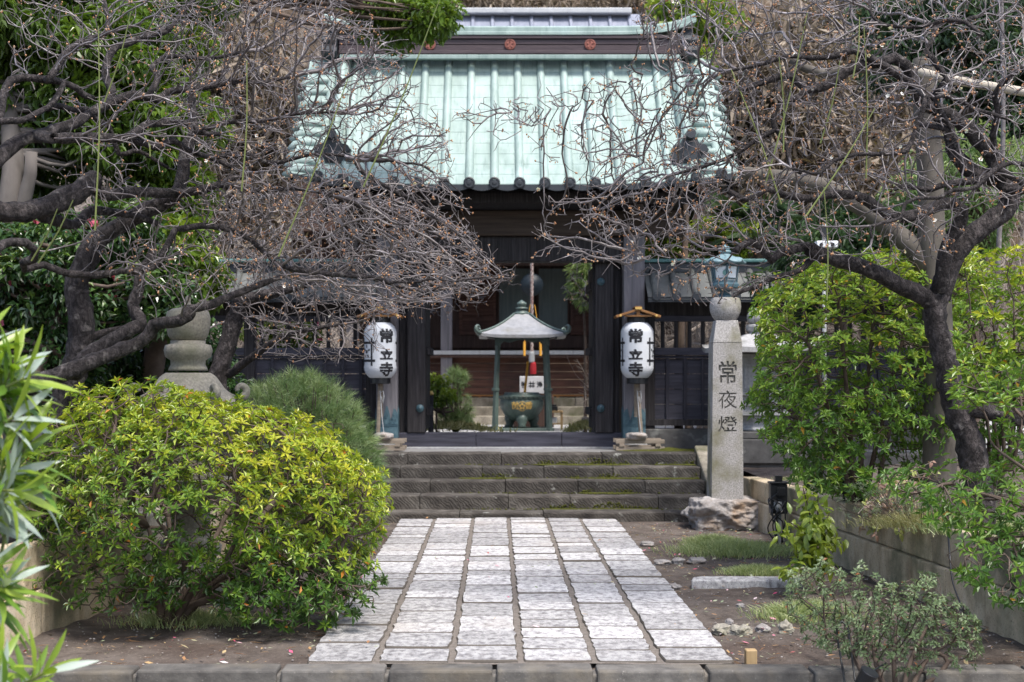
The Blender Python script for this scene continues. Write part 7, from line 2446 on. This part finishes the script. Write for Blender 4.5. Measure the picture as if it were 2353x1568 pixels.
# electrical box with cables, white pipe elbow
y = 12.9
ux = sx(1788, y)
t = thing('junction_box', 'black outdoor electrical box with tangled cables against the right planter wall', 'electrical box', (ux, y, -.03))
def jp(g, n, m, **k):
    o = g.build(n, m, **k); o.parent = t; o.location = (-ux, -y, .03); return o
z0, z1 = sz(1180, y), sz(1112, y)
g = G(); g.box(ux - .075, ux + .075, y - .05, y + .06, z0, z1); g.box(ux - .085, ux + .085, y - .06, y + .07, z1 + .001, z1 + .02); jp(g, 'case', M['black'], bevel=.006)
g = G(); g.box(ux - .05, ux + .02, y - .075, y - .052, z0 + .03, z0 + .11); g.tube([(ux - .015, y - .09, z0 + .07), (ux - .015, y - .07, z0 + .07)], .018, 12); jp(g, 'meter', M['grey_plastic'], bevel=.004)
g = G(); g.box(ux - .02, ux + .05, y - .07, y - .052, z0 + .16, z1 - .03); jp(g, 'switch', M['black'], bevel=.004)
g = G(); g.box(ux - .03, ux + .035, y - .03, y + .03, z1 + .022, z1 + .075); jp(g, 'top_cap', M['black'], bevel=.004)
g = G(); g.box(ux - .025, ux + .025, y - .02, y + .03, -.04, z0); jp(g, 'post', M['grey_plastic'])
g = G(143); rr = np.random.default_rng(143)
for k in range(7):
    a = np.array((ux + rr.uniform(-.07, .07), y - .08, z0 + rr.uniform(.05, .2))); b_ = np.array((ux + rr.uniform(-.12, .05), y - .10, z0 + rr.uniform(-.12, .1)))
    g.tube(resample([a, (a + b_) / 2 + rr.normal(0, .05, 3), b_, np.array((ux + rr.uniform(-.04, .04), y - .06, -.02))], .03), .006, 5)
jp(g, 'cable', M['black'])
g = G(); p = resample([at(1700, 1152, 15.0), at(1722, 1149, 14.95), at(1738, 1147, 14.9), at(1748, 1153, 14.8), at(1751, 1166, 14.75), at(1751, 1190, 14.75)], .03)
g.tube(p, .045, 14); q = p[len(p) // 2]; g.tube([p[4], p[6]], .052, 14)
tag(g.build('pipe_elbow', M['white_plastic'], smooth=True, origin=tuple(p[-1])), 'white plastic pipe elbow between the pillar rock and the black electrical box', 'pipe')

# spotlights
def spot(label, c, aim, L=.15):
    c = np.array(c); d = unit(np.array(aim, float))
    t = thing('spotlight', label, 'spotlight', tuple(c), 'garden spotlights')
    g = G(); g.tube([c - d * L * .5, c - d * L * .35, c + d * L * .5], [.022, .036, .046], 16); o = g.build('housing', M['black'], smooth=False, bevel=.003); o.parent = t; o.location = tuple(-c)
    g = G(); g.tube([c + d * L * .501, c + d * L * .515], .040, 16); o = g.build('lens', M['black']); o.parent = t; o.location = tuple(-c)
    g = G(); g.tube([c, c + [0, .01, -.10], c + [0, .01, -.16]], .012, 6); o = g.build('spike', M['black']); o.parent = t; o.location = tuple(-c)

spot('black garden spotlight aimed upwards on top of the right planter wall', at(1940, 1122, 11.6), (-.45, -.3, .75), .15)
spot('black garden spotlight lying on the soil at the foot of the right wall', at(2207, 1415, 8.5), (-1, .1, .25), .13)
spot('black garden spotlight at the bottom edge below the small azalea', at(1985, 1568, 6.9), (.35, -.3, .8), .13)
# black cables
g = G(); y = 7.15
pts = [at(1942, 1575, 6.9), at(1935, 1530, 7.1), at(1925, 1470, 7.15), at(1924, 1440, 7.15), at(1935, 1428, 7.15), at(1947, 1440, 7.15), at(1955, 1490, 7.1), at(1962, 1540, 7.0), at(1970, 1568, 6.95), at(2010, 1540, 7.0), at(2035, 1525, 7.1)]
g.tube(resample(pts, .02), .0055, 6)
tag(g.build('cable', M['black'], smooth=True, origin=tuple(pts[0])), 'black cable standing up in a loop through the small azalea', 'cable', 'black garden cables')
pts = [at(2215, 1405, 8.4), at(2190, 1340, 8.55), at(2182, 1270, 8.7), at(2178, 1200, 8.75), at(2183, 1165, 8.75), at(2205, 1157, 8.78), at(2240, 1163, 8.9)]
g = G(); g.tube(resample(pts, .03), .006, 6)
tag(g.build('cable', M['black'], smooth=True, origin=tuple(pts[0])), 'black cable running down the face of the right planter wall', 'cable', 'black garden cables')

# white pole with security cameras
y = 12.9
cx = sx(1894, y)
t = thing('camera_pole', 'slim white pole carrying two white security cameras, among the right azaleas', 'camera pole', (cx, y, .46))
def cp(g, n, m, parent=None, **k):
    o = g.build(n, m, **k); o.parent = parent or t
    if parent is None: o.location = (-cx, -y, -.46)
    return o
g = G(); g.tube([(cx, y, .46), (cx, y, sz(515, y))], .019, 10); cp(g, 'pole', M['grey_plastic'], smooth=True)
g = G(); g.box(cx - .05, cx + .05, y - .05, y + .03, sz(590, y), sz(570, y)); cp(g, 'mount', M['white_plastic'], bevel=.006)
for (dx, u_, w) in ((-.065, 1878, 22), (.05, 1904, 28)):
    g = G(); zc = sz(566, y)
    g.box(sx(u_ - w * .45, y), sx(u_ + w * .45, y), y - .16, y - .03, zc - .026, zc + .034); cm = cp(g, 'security_camera', M['white_plastic'], bevel=.008)
    g = G(); g.tube([(sx(u_, y), y - .168, zc), (sx(u_, y), y - .158, zc)], .016, 12); cp(g, 'lens', M['black'], cm)
g = G(); g.box(cx - .03, cx + .03, y - .03, y + .03, sz(545, y), sz(520, y)); cp(g, 'junction', M['black'])
